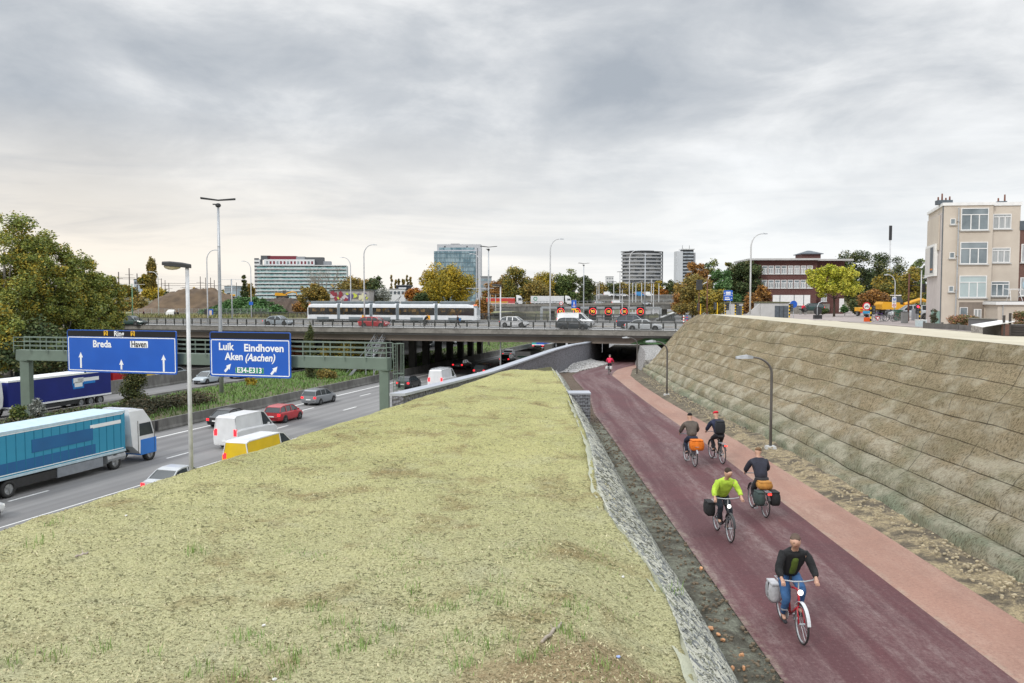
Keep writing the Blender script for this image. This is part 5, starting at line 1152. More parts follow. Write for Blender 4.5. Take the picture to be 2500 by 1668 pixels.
SKINM = pm('skin', (.52, .31, .22), (.47, .27, .19), 9, .55)
def hand(w_, h, s_):
    """palm plus five bent fingers closing forward and down; w_ wrist, h knuckle point"""
    w_, h = Vector(w_), Vector(h); d = (h - w_).normalized(); out = Vector((s_, 0, 0)); dn = Vector((0, .15, -1)).normalized(); ch = [[(tuple(w_), .026), (tuple(w_.lerp(h, .6)), (.036, .022)), (tuple(h), (.034, .018))]]
    for i, ln in enumerate((.030, .034, .032, .026)):
        k = h + Vector(((i - 1.5) * .019, .004, 0)); ch.append([(tuple(h), (.034, .018)), (tuple(k + d * ln * .6), .009), (tuple(k + d * ln + dn * .018), .0085), (tuple(k + d * ln * .7 + dn * .045), .0075)])
    t = w_.lerp(h, .45); ch.append([(tuple(w_.lerp(h, .6)), (.036, .022)), (tuple(t - out * .035 + d * .012), .010), (tuple(t - out * .040 + d * .045 + dn * .022), .009)])
    return ch
def figure(label, loc, rz, J, top, trs, hair=None, helmet=None, scale=1.0, group=None, shirt=None, hood=False, shoes=None, coat_len=0.0, skinm=SKINM):
    b_h = J['head']; pel = J['pelvis']; ch_ = J['chest']; nk = J['neck']
    def T(p): return tuple(p)
    hd = Vector(b_h); up = (hd - Vector(nk)).normalized(); fw = Vector(J.get('face', (0, 1, 0))); 
    torso = [(T(pel), (.115, .09)), (T(Vector(pel).lerp(Vector(ch_), .5)), (.11, .08)), (T(ch_), (.125, .085)), (T(nk), .055), (T(hd - up * .07 + fw * .01), (.070, .076)), (T(hd), (.088, .104)), (T(hd + up * .085 - fw * .005), (.072, .086))]
    chains = [torso, [(T(hd), (.088, .104)), (T(hd + fw * .112 - up * .02), .013)], ]
    for s_ in (-1, 1): chains.append([(T(hd), (.088, .104)), (T(hd + Vector((s_ * .096, -.008, -.01))), .014)])
    arms = []; legs = []
    for s_, A_, L_ in ((-1, J['armL'], J['legL']), (1, J['armR'], J['legR'])):
        sh, el, wr = A_; arm = [(T(ch_), (.125, .085)), (T(sh), .058), (T(Vector(sh).lerp(Vector(el), .5)), .050), (T(el), .041), (T(wr), .028)]
        chains.append(arm); kn = Vector(wr) + (Vector(wr) - Vector(el)).normalized() * .085; chains += hand(wr, kn, s_)
        hip, kn_, an, toe = L_; leg = [(T(pel), (.115, .09)), (T(hip), .085), (T(Vector(hip).lerp(Vector(kn_), .5)), .073), (T(kn_), .055), (T(Vector(kn_).lerp(Vector(an), .4)), .055), (T(an), .036), (T(toe), (.04, .028))]
        chains.append(leg); arms.append((sh, el, wr)); legs.append((hip, kn_, an, toe))
    body = skin('person', chains, skinm); body.location = loc; body.rotation_euler = (0, 0, rz); body.scale = (scale,) * 3
    tag(body, label, 'person', group)
    jk = [[(T(Vector(pel) + Vector((0, 0, -.02 - coat_len))), (.205 + coat_len * .3, .175 + coat_len * .2)), (T(Vector(pel).lerp(Vector(ch_), .5)), (.175, .145)), (T(ch_), (.165, .135)), (T(Vector(ch_).lerp(Vector(nk), .85)), (.105, .10))]]
    for sh, el, wr in arms: jk.append([(T(ch_), (.165, .135)), (T(Vector(sh) * .96 + Vector(ch_) * .04 + Vector(((1 if sh[0] > 0 else -1) * .02, 0, 0))), .092), (T(Vector(sh).lerp(Vector(el), .5)), .083), (T(el), .073), (T(Vector(el).lerp(Vector(wr), .95)), .056)])
    skin('jacket', jk, top, body, sub=2, fold=.016)
    tj = [[(T(Vector(pel) + Vector((0, 0, .05))), (.16, .135)), (T(pel), (.16, .14))]]
    for hip, kn_, an, toe in legs: tj.append([(T(pel), (.16, .14)), (T(hip), .112), (T(Vector(hip).lerp(Vector(kn_), .5)), .098), (T(kn_), .080), (T(Vector(kn_).lerp(Vector(an), .5)), .062), (T(Vector(kn_).lerp(Vector(an), .97)), .054)])
    skin('trousers', tj, trs, body, sub=2, fold=.012)
    for hip, kn_, an, toe in legs:
        a, t_ = Vector(an), Vector(toe); d = (t_ - a); d.z *= .5; d.normalize(); skin('shoe', [[(T(a + Vector((0, 0, .01))), .045), (T(a - Vector((0, 0, .045))), (.043, .035)), (T(a - Vector((0, 0, .055)) + d * .10), (.046, .03)), (T(a - Vector((0, 0, .06)) + d * .19), (.038, .022))]], shoes or cloth('shoe', (.03, .03, .035)), body)
    if hair: skin('hair', [[(T(hd + up * .01 - fw * .045), (.098, .085)), (T(hd + up * .06 - fw * .03), (.104, .104)), (T(hd + up * .11 - fw * .005), (.08, .095))]], hair, body)
    if helmet: skin('helmet', [[(T(hd + up * .035 - fw * .01), (.122, .142)), (T(hd + up * .09), (.115, .13)), (T(hd + up * .14), (.07, .09))]], helmet, body)
    if shirt: skin('shirt_front', [[(T(Vector(pel) + Vector((0, .135, .03))), (.085, .07)), (T(Vector(pel).lerp(Vector(ch_), .55) + Vector((0, .12, 0))), (.085, .075)), (T(Vector(ch_) + Vector((0, .115, .03))), (.075, .07))]], shirt, body)
    if hood: skin('hood', [[(T(Vector(nk) - fw * .06), (.09, .07)), (T(Vector(nk) - fw * .09 + up * .06), (.07, .05))]], top, body)
    for s_ in (-1, 1): m_ = MB(); m_.ball(hd + fw * .096 + Vector((s_ * .032, 0, .012)), .010, 6, 4); m_.build('eye', cloth('eye', (.02, .02, .02)), body)
    m_ = MB(); m_.beam(hd + fw * .098 - up * .055 - Vector((.025, 0, 0)), hd + fw * .098 - up * .055 + Vector((.025, 0, 0)), .012, .010); m_.build('mouth', cloth('lip', (.30, .11, .09)), body)
    return body
def ride_pose(lean=0.0, wide=.27, up=0.0, hx=0, face=(0, 1, 0), flip=False):
    d = dict(face=face, pelvis=(0, -.22, 1.0), chest=(0, -.02 + lean, 1.36 + up), neck=(0, .06 + lean * 1.2, 1.52 + up), head=(hx, .11 + lean * 1.3, 1.665 + up),
        armL=((-.19, .03 + lean, 1.42 + up), (-.31, .12 + lean * .7, 1.20), (-wide, .34, 1.075)), armR=((.19, .03 + lean, 1.42 + up), (.31, .12 + lean * .7, 1.20), (wide, .34, 1.075)),
        legL=((-.10, -.20, .96), (-.13, .17, .80), (-.12, .02, .43), (-.12, .15, .40)), legR=((.10, -.20, .95), (.13, .10, .62), (.12, -.12, .27), (.12, .01, .22)))
    if flip: d['legL'], d['legR'] = [tuple([tuple((-p[0], p[1], p[2])) for p in d[k]]) for k in ('legR', 'legL')]
    return d
def walk_pose(st=.25, arm=.2):
    return dict(pelvis=(0, 0, .93), chest=(0, .02, 1.32), neck=(0, .03, 1.49), head=(0, .05, 1.63), armL=((-.19, .02, 1.40), (-.24, -.02, 1.13), (-.22, arm, .92)), armR=((.19, .02, 1.40), (.24, -.04, 1.13), (.22, -arm * .5, .90)),
        legL=((-.09, 0, .90), (-.10, st * .6, .50), (-.10, st, .10), (-.10, st + .13, .05)), legR=((.09, 0, .90), (.10, -st * .2, .50), (.10, -st, .12), (.10, -st + .12, .05)))
TYREM = BLACK
def bicycle(label, loc, rz, frm, fender=None, group='bicycles ridden on the cycle path', basket=None, lamp=False, rear=False, steer=0.0, carrier=True):
    r = thing('bicycle', label, 'bicycle', loc, rz, group); R_ = .34
    for y in (.54, -.54):
        m_ = MB(); n = 26; ring = []
        for k in range(n): a = 2 * math.pi * k / n; c = Vector((0, y + R_ * .955 * math.cos(a), R_ + R_ * .955 * math.sin(a))); e = Vector((0, math.cos(a), math.sin(a))); ring.append([c + Vector((.019, 0, 0)), c + e * .019, c - Vector((.019, 0, 0)), c - e * .019])
        m_.loft(ring + [ring[0]], cap=False); wh = m_.build('wheel', TYREM, r)
        m_ = MB(); m_.disc((0, y, R_), R_ * .92, 'x', .022, 26, R_ * .87); m_.build('rim', RIM, wh)
        m_ = MB(); m_.tube((-.05, y, R_), (.05, y, R_), .022, n=8)
        for k in range(14): a = k * 2 * math.pi / 14; m_.tube((.018 * (-1) ** k, y, R_), (0, y + R_ * .88 * math.cos(a), R_ + R_ * .88 * math.sin(a)), .0028, n=3)
        m_.build('spokes', STEEL, wh)
        if fender:
            m_ = MB(); rg = []
            for a in np.linspace(R(15) if y > 0 else R(10), R(150), 14): c = Vector((0, y + .375 * math.cos(a), R_ + .375 * math.sin(a))); rg.append([c + Vector((-.03, 0, -.004)), c + Vector((.03, 0, -.004)), c + Vector((.03, 0, .006)), c + Vector((-.03, 0, .006))])
            m_.loft(rg); m_.build('mudguard', fender, r, auto=True)
    m_ = MB(); bb = (0, -.08, .29); st_ = (0, -.23, .86); hd0 = (0, .38, .60); hd1 = (0, .33, .88)
    for a, b_, rr in ((bb, st_, .018), (bb, hd0, .022), ((0, -.20, .76), hd1, .019), (hd0, hd1, .022)): m_.tube(a, b_, rr, n=8)
    for s_ in (-1, 1): m_.tube((s_ * .05, -.54, R_), bb, .011, n=6); m_.tube((s_ * .05, -.54, R_), (0, -.20, .76), .010, n=6); m_.path([(s_ * .05, .54, R_), (s_ * .045, .42, .56), (0, .38, .62)], .013, 6)
    m_.build('frame', frm, r, smooth=True)
    m_ = MB(); m_.loft([[Vector((x * w_, y, z)) for x, z in ((-1, .93), (1, .93), (.8, .975), (-.8, .975))] for y, w_ in ((-.36, .09), (-.28, .085), (-.16, .03), (-.08, .018))]); m_.tube(st_, (0, -.24, .94), .014); m_.build('saddle', DKPL, r, auto=True)
    m_ = MB(); m_.tube(hd1, (0, .33, 1.03), .014); m_.path([(-.30, .24, 1.04), (-.26, .33, 1.045), (-.1, .36, 1.03), (.1, .36, 1.03), (.26, .33, 1.045), (.30, .24, 1.04)], .013, 6); m_.build('handlebar', STEEL, r)
    m_ = MB(); m_.disc((.06, -.08, .29), .09, 'x', .01, 16); m_.tube((-.09, -.08, .29), (.09, -.08, .29), .012); m_.beam((.09, -.08, .29), (.09, .02, .41), .02, .02); m_.beam((-.09, -.08, .29), (-.09, -.18, .17), .02, .02); m_.box((.14, .02, .41), (.1, .07, .02)); m_.box((-.14, -.18, .17), (.1, .07, .02)); m_.build('crankset', STEEL, r)
    if carrier:
        m_ = MB(); 
        for s_ in (-1, 1): m_.tube((s_ * .06, -.30, .74), (s_ * .06, -.82, .74), .008, n=5); m_.tube((s_ * .06, -.70, .74), (s_ * .055, -.54, R_), .007, n=5)
        for y in (-.35, -.5, -.65, -.8): m_.tube((-.06, y, .74), (.06, y, .74), .007, n=5)
        m_.build('carrier', STEEL, r)
    if lamp: m_ = MB(); m_.ball((0, .44, .86), .05, 8, 5); m_.build('front_lamp', glow('cycle_lamp', (1, 1, .95), 1.6), r)
    if rear: m_ = MB(); m_.box((0, -.86, .70), (.09, .03, .04)); m_.build('rear_lamp', glow('cycle_rear', (1, .03, .02), 3), r)
    return r
def bag(label, loc, rz, offs, size, mat, name='pannier_bag', cat='bag', group=None):
    """a cloth pannier hanging beside or lying on the carrier"""
    o_ = Matrix.Rotation(rz, 4, 'Z') @ Vector(offs); x, y, z = (s / 2 for s in size); m_ = MB()
    m_.loft([[Vector((x * w_, y * w_, zz)) for x, y in ((-x, -y), (0, -y * 1.1), (x, -y), (x * 1.1, 0), (x, y), (0, y * 1.1), (-x, y), (-x * 1.1, 0))] for zz, w_ in ((-z, .8), (-z * .7, 1), (0, 1.07), (z * .6, 1), (z, .75))])
    r = thing(name, label, cat, tuple(Vector(loc) + o_), rz, group); m_.build('pouch', mat, r, smooth=True, auto=True)
    m_ = MB(); m_.box((0, 0, z * .95), (x * 1.9, y * 2.0, z * .25)); m_.build('flap', mat, r, bev=.015); m_ = MB(); m_.box((x * 1.1, 0, z * .2), (.01, .03, z * 1.5)); m_.build('strap', DKPL, r)
    return r
PG = 'riders on the red cycle path'
def onpath(px, py):
    Y = 40
    for _ in range(8): p = G(px, py, PZ(Y)); Y = p.y
    return Vector((p.x, p.y, PZ(p.y) + .014))
# 1 rider in black jacket coming towards the camera on a red bicycle
p = onpath(1957, 1574); c = Vector((p.x, p.y + .54, p.z)); rz = math.pi
bicycle('red bicycle with pale mudguards ridden towards us, nearest of all', c, rz, paint('cherry', (.42, .01, .025)), pm('pale_mudguard', (.62, .64, .66), rough=.3), lamp=True)
figure('person in open black jacket, green top and blue jeans on the red bicycle', c, rz, ride_pose(.06, .30, .02, .02, (.25, .95, -.15)), cloth('black', (.016, .017, .019)), cloth('denim', (.045, .13, .30)), hair=cloth('greybrown_hair', (.13, .09, .07)), shirt=cloth('olive', (.10, .15, .02)), group=PG)
bag('pale crate-like bag on the side of the red bicycle', c, rz, (.20, -.45, .58), (.16, .36, .34), cloth('pale_grey', (.50, .50, .52)))
# 2 rider in hi-vis
p = onpath(1779, 1326); c = Vector((p.x, p.y + .54, p.z)); rz = math.pi + .06
bicycle('dark bicycle with a bright front lamp under the rider in neon yellow', c, rz, paint('dark_bike', (.03, .03, .035)), DKPL, lamp=True)
figure('person in a neon yellow jacket and dark trousers riding towards us', c, rz, ride_pose(.12, .33, -.02, -.02, (-.3, .93, -.1), True), cloth('neon', (.50, .72, .07)), cloth('darknavy', (.018, .024, .035)), hair=cloth('dark_brown_hair', (.05, .03, .02)), group=PG)
bag('black pannier on the bicycle of the rider in neon yellow', c, rz, (.22, -.48, .60), (.18, .40, .34), cloth('blk', (.02, .02, .022)))
# 3 rider in dark blue with black pannier and red light
p = onpath(1866, 1265); c = Vector((p.x, p.y + .54, p.z)); rz = .05
bicycle('dark bicycle with a glowing red rear lamp ridden away beside the neon rider', c, rz, paint('grey_bike', (.06, .065, .07)), DKPL, rear=True)
figure('person in a long dark blue coat riding away next to the rider in neon yellow', c, rz, ride_pose(.05, .27, .0, .02, (.2, .97, 0), True), cloth('midnight', (.028, .030, .046)), cloth('darkgrey', (.03, .03, .034)), hair=cloth('light_brown_hair', (.22, .13, .07)), group=PG, coat_len=.05)
bag('orange-brown saddle bag behind the dark blue coat', c, rz, (0, -.42, .86), (.34, .30, .20), cloth('ochre', (.52, .24, .05)))
bag('big black pannier with a pale stripe under the dark blue rider', c, rz, (.20, -.60, .55), (.22, .38, .36), cloth('blk2', (.018, .02, .022))); bag('dark green pannier on the near side of the dark blue rider', c, rz, (-.20, -.60, .55), (.20, .36, .36), cloth('dgreen', (.05, .075, .07)))
# 4 brown jacket, orange bag
p = onpath(1693, 1141); c = Vector((p.x, p.y + .54, p.z)); rz = .08
bicycle('dark bicycle carrying an orange bag, on the side of the path near the mound', c, rz, paint('grey_bike2', (.05, .05, .055)), STEEL)
figure('person in a brown jacket with short black hair riding away', c, rz, ride_pose(.02, .28, .02), cloth('brown', (.115, .095, .08)), cloth('navy_tr', (.022, .03, .06)), hair=cloth('black_hair', (.012, .010, .010)), group=PG)
bag('bright orange pannier bag behind the rider in brown', c, rz, (.04, -.60, .78), (.42, .34, .36), cloth('orange', (.80, .20, .015)))
# 5 red beanie, dark backpack
p = onpath(1759, 1134); c = Vector((p.x, p.y + .54, p.z)); rz = .12
bicycle('dark bicycle with a small red lamp under the rider with a red hat', c, rz, paint('grey_bike3', (.04, .04, .045)), DKPL, rear=True)
J5 = ride_pose(.04, .28, .0); figure('person in navy with a red and white hat riding away', c, rz, J5, cloth('navy', (.022, .028, .062)), cloth('black_tr', (.02, .02, .026)), helmet=cloth('red_hat', (.72, .02, .045)), group=PG)
bag('black backpack worn by the rider with the red hat', c, rz, (0, -.27, 1.27), (.30, .20, .44), cloth('blk3', (.022, .025, .03)), name='backpack', cat='backpack')
# 6 pink jacket, far
p = onpath(1490, 914); c = Vector((p.x, p.y + .54, p.z)); rz = -.25
bicycle('small dark bicycle going down into the underpass', c, rz, paint('grey_bike4', (.05, .05, .05)), DKPL)
figure('person in a bright pink-red jacket and grey helmet riding into the underpass', c, rz, ride_pose(-.02, .33, .0), cloth('pink', (.80, .03, .10)), cloth('black_tr2', (.02, .02, .025)), helmet=cloth('grey_helmet', (.20, .21, .23)), group=PG, hood=True)
for s_, nm in ((-1, 'white pannier bag west of the wheel of the pink-clad rider'), (1, 'white pannier bag east of the wheel of the pink-clad rider')): bag(nm, c, rz, (s_ * .20, -.58, .60), (.20, .36, .30), cloth('white_bag', (.68, .68, .67)))
# bridge: pedestrian and cyclist
p = G(1118, 801, DZ + .13); figure('person in dark clothes with a bright blue bag walking along the bridge railing', p, BRZ - math.pi / 2 + .0, walk_pose(.36), cloth('dark_brown_coat', (.06, .045, .04)), cloth('black_tr3', (.015, .015, .018)), hair=cloth('auburn_hair', (.12, .06, .04)), group='people on the road bridge')
bag('bright blue shoulder bag of the walker on the bridge', p, BRZ - math.pi / 2, (.2, -.1, 1.05), (.18, .40, .40), cloth('bright_blue', (.02, .22, .60)), name='shoulder_bag')
p = G(1040, 799, DZ + .13); bicycle('black bicycle ridden along the bridge in front of the tram', p, BRZ + math.pi / 2, paint('blk_bike', (.02, .02, .02)), DKPL, group='bicycle on the bridge')
figure('person in black riding along the bridge in front of the tram', p, BRZ + math.pi / 2, ride_pose(.1), cloth('black2', (.015, .015, .017)), cloth('black_tr4', (.015, .015, .018)), hair=cloth('black_hair', (.012, .010, .010)), group='people on the road bridge')
WG = 'people walking by the earth heap'
for px, py, Y, rz, tp, lab in [(351, 778, 182, -1.4, cloth('dark_red_coat', (.06, .02, .025)), 'person with a red bag walking before the brown earth heap'), (427, 780, 180, -1.5, cloth('black5', (.02, .02, .03)), 'smaller person in black of the pair beside the white tent'), (434, 780, 179, 1.2, cloth('black6', (.018, .018, .02)), 'taller person in black of the pair beside the white tent')]:
    figure(lab, D(px, py, Y), rz, walk_pose(.18), tp, cloth('black_tr5', (.02, .02, .022)), hair=cloth('black_hair', (.012, .010, .010)), group=WG, scale=1.05)
# ================================================================== BUILDINGS
REND = pm('beige_render', (.56, .50, .425), (.52, .46, .39), .8, .9, bump=.15, bscale=18, grime=((.30, .26, .215), .35))
WBRK = pm('whitewashed_brick', (.56, .51, .49), (.50, .455, .435), 1.2, .9, bump=.5, bscale=9, grime=((.38, .34, .32), .4))
FRM = pm('white_window_frame', (.78, .78, .77), (.70, .70, .69), 2, .5)
GLS = pm('window_glass', (.10, .13, .145), (.22, .26, .28), .35, .08, spec=.9, lo=.4, hi=.6); CURT = pm('curtained_glass', (.42, .44, .44), (.30, .32, .33), 1.4, .15, stretch=(6, 1, 1)); FROST = pm('frosted_glass', (.42, .50, .50), (.36, .43, .44), 1.2, .2)
def brick(name, c, c2, sc=4.0):
    m = bpy.data.materials.new(name); m.use_nodes = True; t = NT(m.node_tree); b = t.n['Principled BSDF']; tc = t.new('ShaderNodeTexCoord')
    sp = t.new('ShaderNodeSeparateXYZ'); t.link(tc.outputs['Object'], sp.inputs[0]); cm = t.new('ShaderNodeCombineXYZ'); t.link(t.math('ADD', sp.outputs[0], sp.outputs[1]), cm.inputs[0]); t.link(sp.outputs[2], cm.inputs[1])
    br_ = t.new('ShaderNodeTexBrick'); t.link(cm.outputs[0], br_.inputs[0]); br_.inputs['Scale'].default_value = sc; br_.inputs['Color1'].default_value = (*c, 1); br_.inputs['Color2'].default_value = (*c2, 1); br_.inputs['Mortar'].default_value = (.22, .19, .17, 1); br_.inputs['Mortar Size'].default_value = .012
    g = t.mix(t.mr(t.noise(tc.outputs['Object'], .5, 5), .4, .7, 0, .4), br_.outputs[0], tuple(x * .55 for x in c)); t.link(g, b.inputs['Base Color']); b.inputs['Roughness'].default_value = .9; return m
BRK = brick('dark_red_brick', (.115, .036, .03), (.085, .028, .025)); BRK2 = brick('brown_brick', (.16, .075, .055), (.11, .05, .04))
SLATE = pm('slate_cladding', (.10, .12, .14), (.07, .085, .10), 3, .6)
def window(par, x0, x1, z0, z1, y=0.0, parts=(0,), glass=GLS, frame=FRM, fw=.07, transom=None, sill=True, depth=.14):
    """window in a wall facing -y: frame object with its pane and sill; parts = mullion positions 0..1"""
    m_ = MB(); o = y - .02
    for a, b_ in (((x0, z0), (x0 + fw, z1)), ((x1 - fw, z0), (x1, z1)), ((x0 + fw, z0), (x1 - fw, z0 + fw)), ((x0 + fw, z1 - fw), (x1 - fw, z1))): m_.box2((a[0], o - .05, a[1]), (b_[0], y + .03, b_[1]))
    for p in parts:
        if 0 < p < 1: xm = x0 + (x1 - x0) * p; m_.box2((xm - fw * .6, o - .052, z0 + fw), (xm + fw * .6, y + .028, z1 - fw if transom is None else z0 + (z1 - z0) * transom - fw * .5))
    if transom: zt = z0 + (z1 - z0) * transom; m_.box2((x0 + fw, o - .054, zt - fw * .5), (x1 - fw, y + .026, zt + fw * .5))
    w_ = m_.build('window', frame, par)
    m_ = MB(); m_.box2((x0 + fw * .5, y - .03, z0 + fw * .5), (x1 - fw * .5, y + .01, z1 - fw * .5)); m_.build('pane', glass, w_)
    if sill: m_ = MB(); m_.box2((x0 - .1, y - .16, z0 - .09), (x1 + .1, y + .02, z0 - .005)); m_.build('sill', CONCL, w_)
    return w_
# --- beige corner house
o_ = D(2297, 792, 75); bh = thing('corner_house', 'beige three-storey corner house with white windows and chimney pots', 'house', (o_.x, o_.y, o_.z), R(-8)); bh.scale = (.94, 1, 1)
Hh = 10.35
wl = MB(); wl.prism([(0, 0), (4.3, 0), (4.3, 9), (1.75, 9)], -.4, Hh); wl.box2((4.3, .45, -.4), (6.85, 9, Hh - .04)); wl.build('wall', REND, bh)
SM = Matrix.Rotation(-math.atan(1.75 / 9), 4, 'Z')
def smb(): m = MB(); m.M = SM; return m
m_ = smb(); m_.box2((-.03, .25, -.4), (-.002, 8.9, Hh - .5)); m_.build('side_wall', WBRK, bh)
m_ = MB(); m_.prism([(-.14, -.10), (4.4, -.10), (4.4, 9.1), (1.62, 9.1)], Hh, Hh + .26); m_.build('parapet', FRM, bh); m_ = MB(); m_.box2((4.405, .35, Hh - .02), (6.95, 9.1, Hh + .28)); m_.build('parapet', FRM, bh)
m_ = smb(); m_.box2((-.10, .02, -.3), (-.032, .12, Hh)); m_.build('corner_strip', SLATE, bh)
for k in range(3):
    z = 8.2 - 2.93 * k
    window(bh, 1.50, 3.9, z, z + 1.92, parts=(.36, .66), transom=.70, glass=(GLS, GLS, FROST)[k]); window(bh, 4.45, 6.05, z + .12, z + 1.42, y=.45, parts=(.33, .66), transom=.80, glass=(CURT, CURT, GLS)[k]); window(bh, .58, 1.02, z + .52, z + 1.02, fw=.05)
m_ = MB(); m_.path([(1.22, -.12, 0), (1.22, -.12, 2.9), (1.26, -.12, 3.1), (1.26, -.12, Hh - .2)], .06, 8); [m_.box((1.24, -.12, z), (.18, .18, .08)) for z in (3.0, 6.0, 9.0)]; m_.build('drainpipe', STEEL, bh)
for x, y, s_, pots in ((.55, 1.6, (1.35, .7, .38), 4), (5.9, 2.2, (.75, .6, .28), 2)):
    m_ = MB(); m_.box((x, y, Hh + .25 + s_[2] / 2), s_); ch = m_.build('chimney', SLATE, bh)
    for i in range(pots): m_ = MB(); hh = (.3, .6, .22, .34)[i]; px_ = x - s_[0] * .38 + s_[0] * .76 * i / max(1, pots - 1); m_.tube((px_, y, Hh + .25 + s_[2]), (px_, y, Hh + .25 + s_[2] + hh), .085, .07, 8); m_.build('chimney_pot', pm('terracotta_pot', (.20, .08, .05), (.15, .06, .04), 4, .8), ch)
# boards on the side wall
m_ = smb(); m_.box2((-.16, 1.6, 6.6), (-.05, 8.6, 9.7)); m_.build('blank_board', REND, bh)
m_ = smb(); m_.box2((-.32, 2.4, 4.3), (-.06, 8.4, 7.2)); bb_ = m_.build('billboard', FRM, bh)
m_ = smb(); m_.box2((-.34, 2.9, 4.5), (-.322, 8.2, 7.0)); m_.build('poster', pm('pale_poster', (.62, .60, .57), (.52, .5, .48), .6, .6), bb_); m_ = smb(); m_.box2((-.352, 3.2, 4.6), (-.342, 5.0, 6.95)); m_.build('dark_poster_column', SLATE, bb_); m_ = smb(); m_.box2((-.36, 3.4, 4.85), (-.353, 4.8, 5.0)); m_.build('orange_line', pm('poster_orange', (.7, .25, .05)), bb_)
m_ = smb(); m_.box2((-.05, .3, -.3), (-.0325, 5.6, 1.15)); m_.build('green_painted_base', pm('green_wash', (.20, .34, .28), (.26, .38, .32), 2, .9), bh)
# ground floor: porch recess shade painted on a flat panel, and flat extension
m_ = MB(); m_.box2((1.55, -.02, .0), (3.75, .02, 1.95)); m_.build('recess_shade_panel', pm('shaded_render', (.24, .20, .165)), bh); window(bh, 1.6, 2.3, .35, 1.5, y=-.03, fw=.05, sill=False); window(bh, 2.85, 3.5, .1, 1.35, y=-.03, parts=(.5,), glass=CURT, sill=False)
m_ = MB(); m_.box2((3.85, -2.6, -.4), (6.9, 0, 1.75)); ex = m_.build('extension', REND, bh); m_ = MB(); m_.box2((3.6, -2.8, 1.75), (7.1, .1, 2.02)); m_.build('flat_roof', FRM, ex); m_ = MB(); m_.box2((3.7, -2.7, 2.02), (7.0, .08, 2.06)); m_.build('roofing_felt', DKPL, ex)
m_ = MB(); m_.tube((4.25, -2.66, 0), (4.25, -2.66, 1.75), .04); m_.build('drainpipe', STEEL, ex)
dz_ = o_.z
dp = thing('satellite_dish', 'pale blue satellite dish on the flat roof of the beige house', 'satellite dish', tuple(o_ + Vector((5.6, -3.0, 2.06))), 0)
m_ = MB(); m_.ball((0, 0, 1.35), .42, 14, 8, (.78, .10, 1)); m_.build('dish', pm('dish_blue', (.36, .50, .58)), dp, smooth=True); m_ = MB(); m_.tube((0, .1, 0), (0, .1, 1.3), .03); m_.tube((0, -.05, 1.1), (.25, -.6, 1.2), .015); m_.build('stand', STEEL, dp)
dr = thing('drying_rack', 'folding white clothes rack on the flat roof next to the dish', 'clothes rack', tuple(o_ + Vector((4.9, -2.6, 2.06))), 0)
m_ = MB()
for x in (-.5, .5): m_.beam((x, -.3, 0), (x * .7, .1, .95), .03, .03); m_.beam((x, .4, 0), (x * .7, 0, .95), .03, .03)
m_.build('leg', FRM, dr); m_ = MB()
for i in range(6): m_.beam((-.7, -.4 + i * .16, .95 + .02 * i), (.7, -.4 + i * .16, .95 + .02 * i), .012, .012)
m_.beam((-.7, -.4, .95), (-.7, .4, 1.05), .03, .03); m_.beam((.7, -.4, .95), (.7, .4, 1.05), .03, .03); m_.build('rail', FRM, dr)
nb = thing('brick_house', 'dark red brick house adjoining the beige house on its east side', 'house', tuple(o_ + Vector((6.42, -.6, 0))), R(-8))
m_ = MB(); m_.box2((0, .2, -.4), (7, 9, 8.2)); m_.build('wall', BRK2, nb); m_ = MB(); m_.box2((-.05, .1, 8.2), (7, 9, 9.0)); m_.build('roof', SLATE, nb)
for z in (6.0, 3.1): window(nb, .15, 2.0, z - .6, z + 1.0, y=.2, parts=(.5,), glass=CURT)
# --- garden fences and sheds in front of the house
fe = thing('slab_fence', 'low dark concrete slab fence in front of the beige house', 'fence'); FG_ = pm('dark_slab', (.15, .14, .135), (.10, .095, .09), 1.5, .9, grime=((.06, .055, .05), .6))
fp = [D(2256, 802, 70), D(2300, 805, 68), D(2340, 808, 66), D(2372, 811, 64)]
for a, b_ in zip(fp, fp[1:]):
    hgt = .48; m_ = MB(); m_.beam(a + Vector((0, 0, hgt * .5)), b_ + Vector((0, 0, hgt * .5)), .08, hgt); m_.build('slab', FG_, fe); m_ = MB(); m_.box((a.x, a.y, a.z + .28), (.14, .14, .62)); m_.build('post', FG_, fe)
bw = thing('block_wall', 'weathered pale block wall between the slab fence and the timber shed', 'wall'); a, b_ = D(2374, 812, 62), D(2442, 818, 58)
m_ = MB(); m_.beam(a + Vector((0, 0, .25)), b_ + Vector((0, 0, .25)), .2, .5); m_.build('blocks', pm('pale_blocks', (.33, .31, .29), (.22, .20, .19), 5, .9, lo=.45, hi=.55), bw)
m_ = MB(); m_.beam(a + Vector((0, .5, .75)), b_ + Vector((0, .5, .78)), .1, .5); m_.build('render_band', pm('slate_render', (.13, .13, .145)), bw); m_ = MB(); m_.beam(a + Vector((0, .5, 1.03)), b_ + Vector((0, .5, 1.06)), .25, .06); m_.build('coping', CONC, bw)
sh = thing('timber_shed', 'dark timber shed with a pale sloping sheet roof beside the block wall', 'shed'); a = D(2440, 822, 56); WOOD = pm('black_timber', (.07, .06, .055), (.045, .04, .035), 3, .9, stretch=(1, 1, 8))
m_ = MB(); m_.box2((a.x, a.y, a.z - .3), (a.x + 3.4, a.y + 2, a.z + .75)); m_.build('wall', WOOD, sh)
for i in range(5): m_ = MB(); m_.beam((a.x + .1, a.y - .04, a.z + .05 + i * .16), (a.x + 3.4, a.y - .04, a.z - .02 + i * .16), .03, .12); m_.build('board', WOOD, sh)
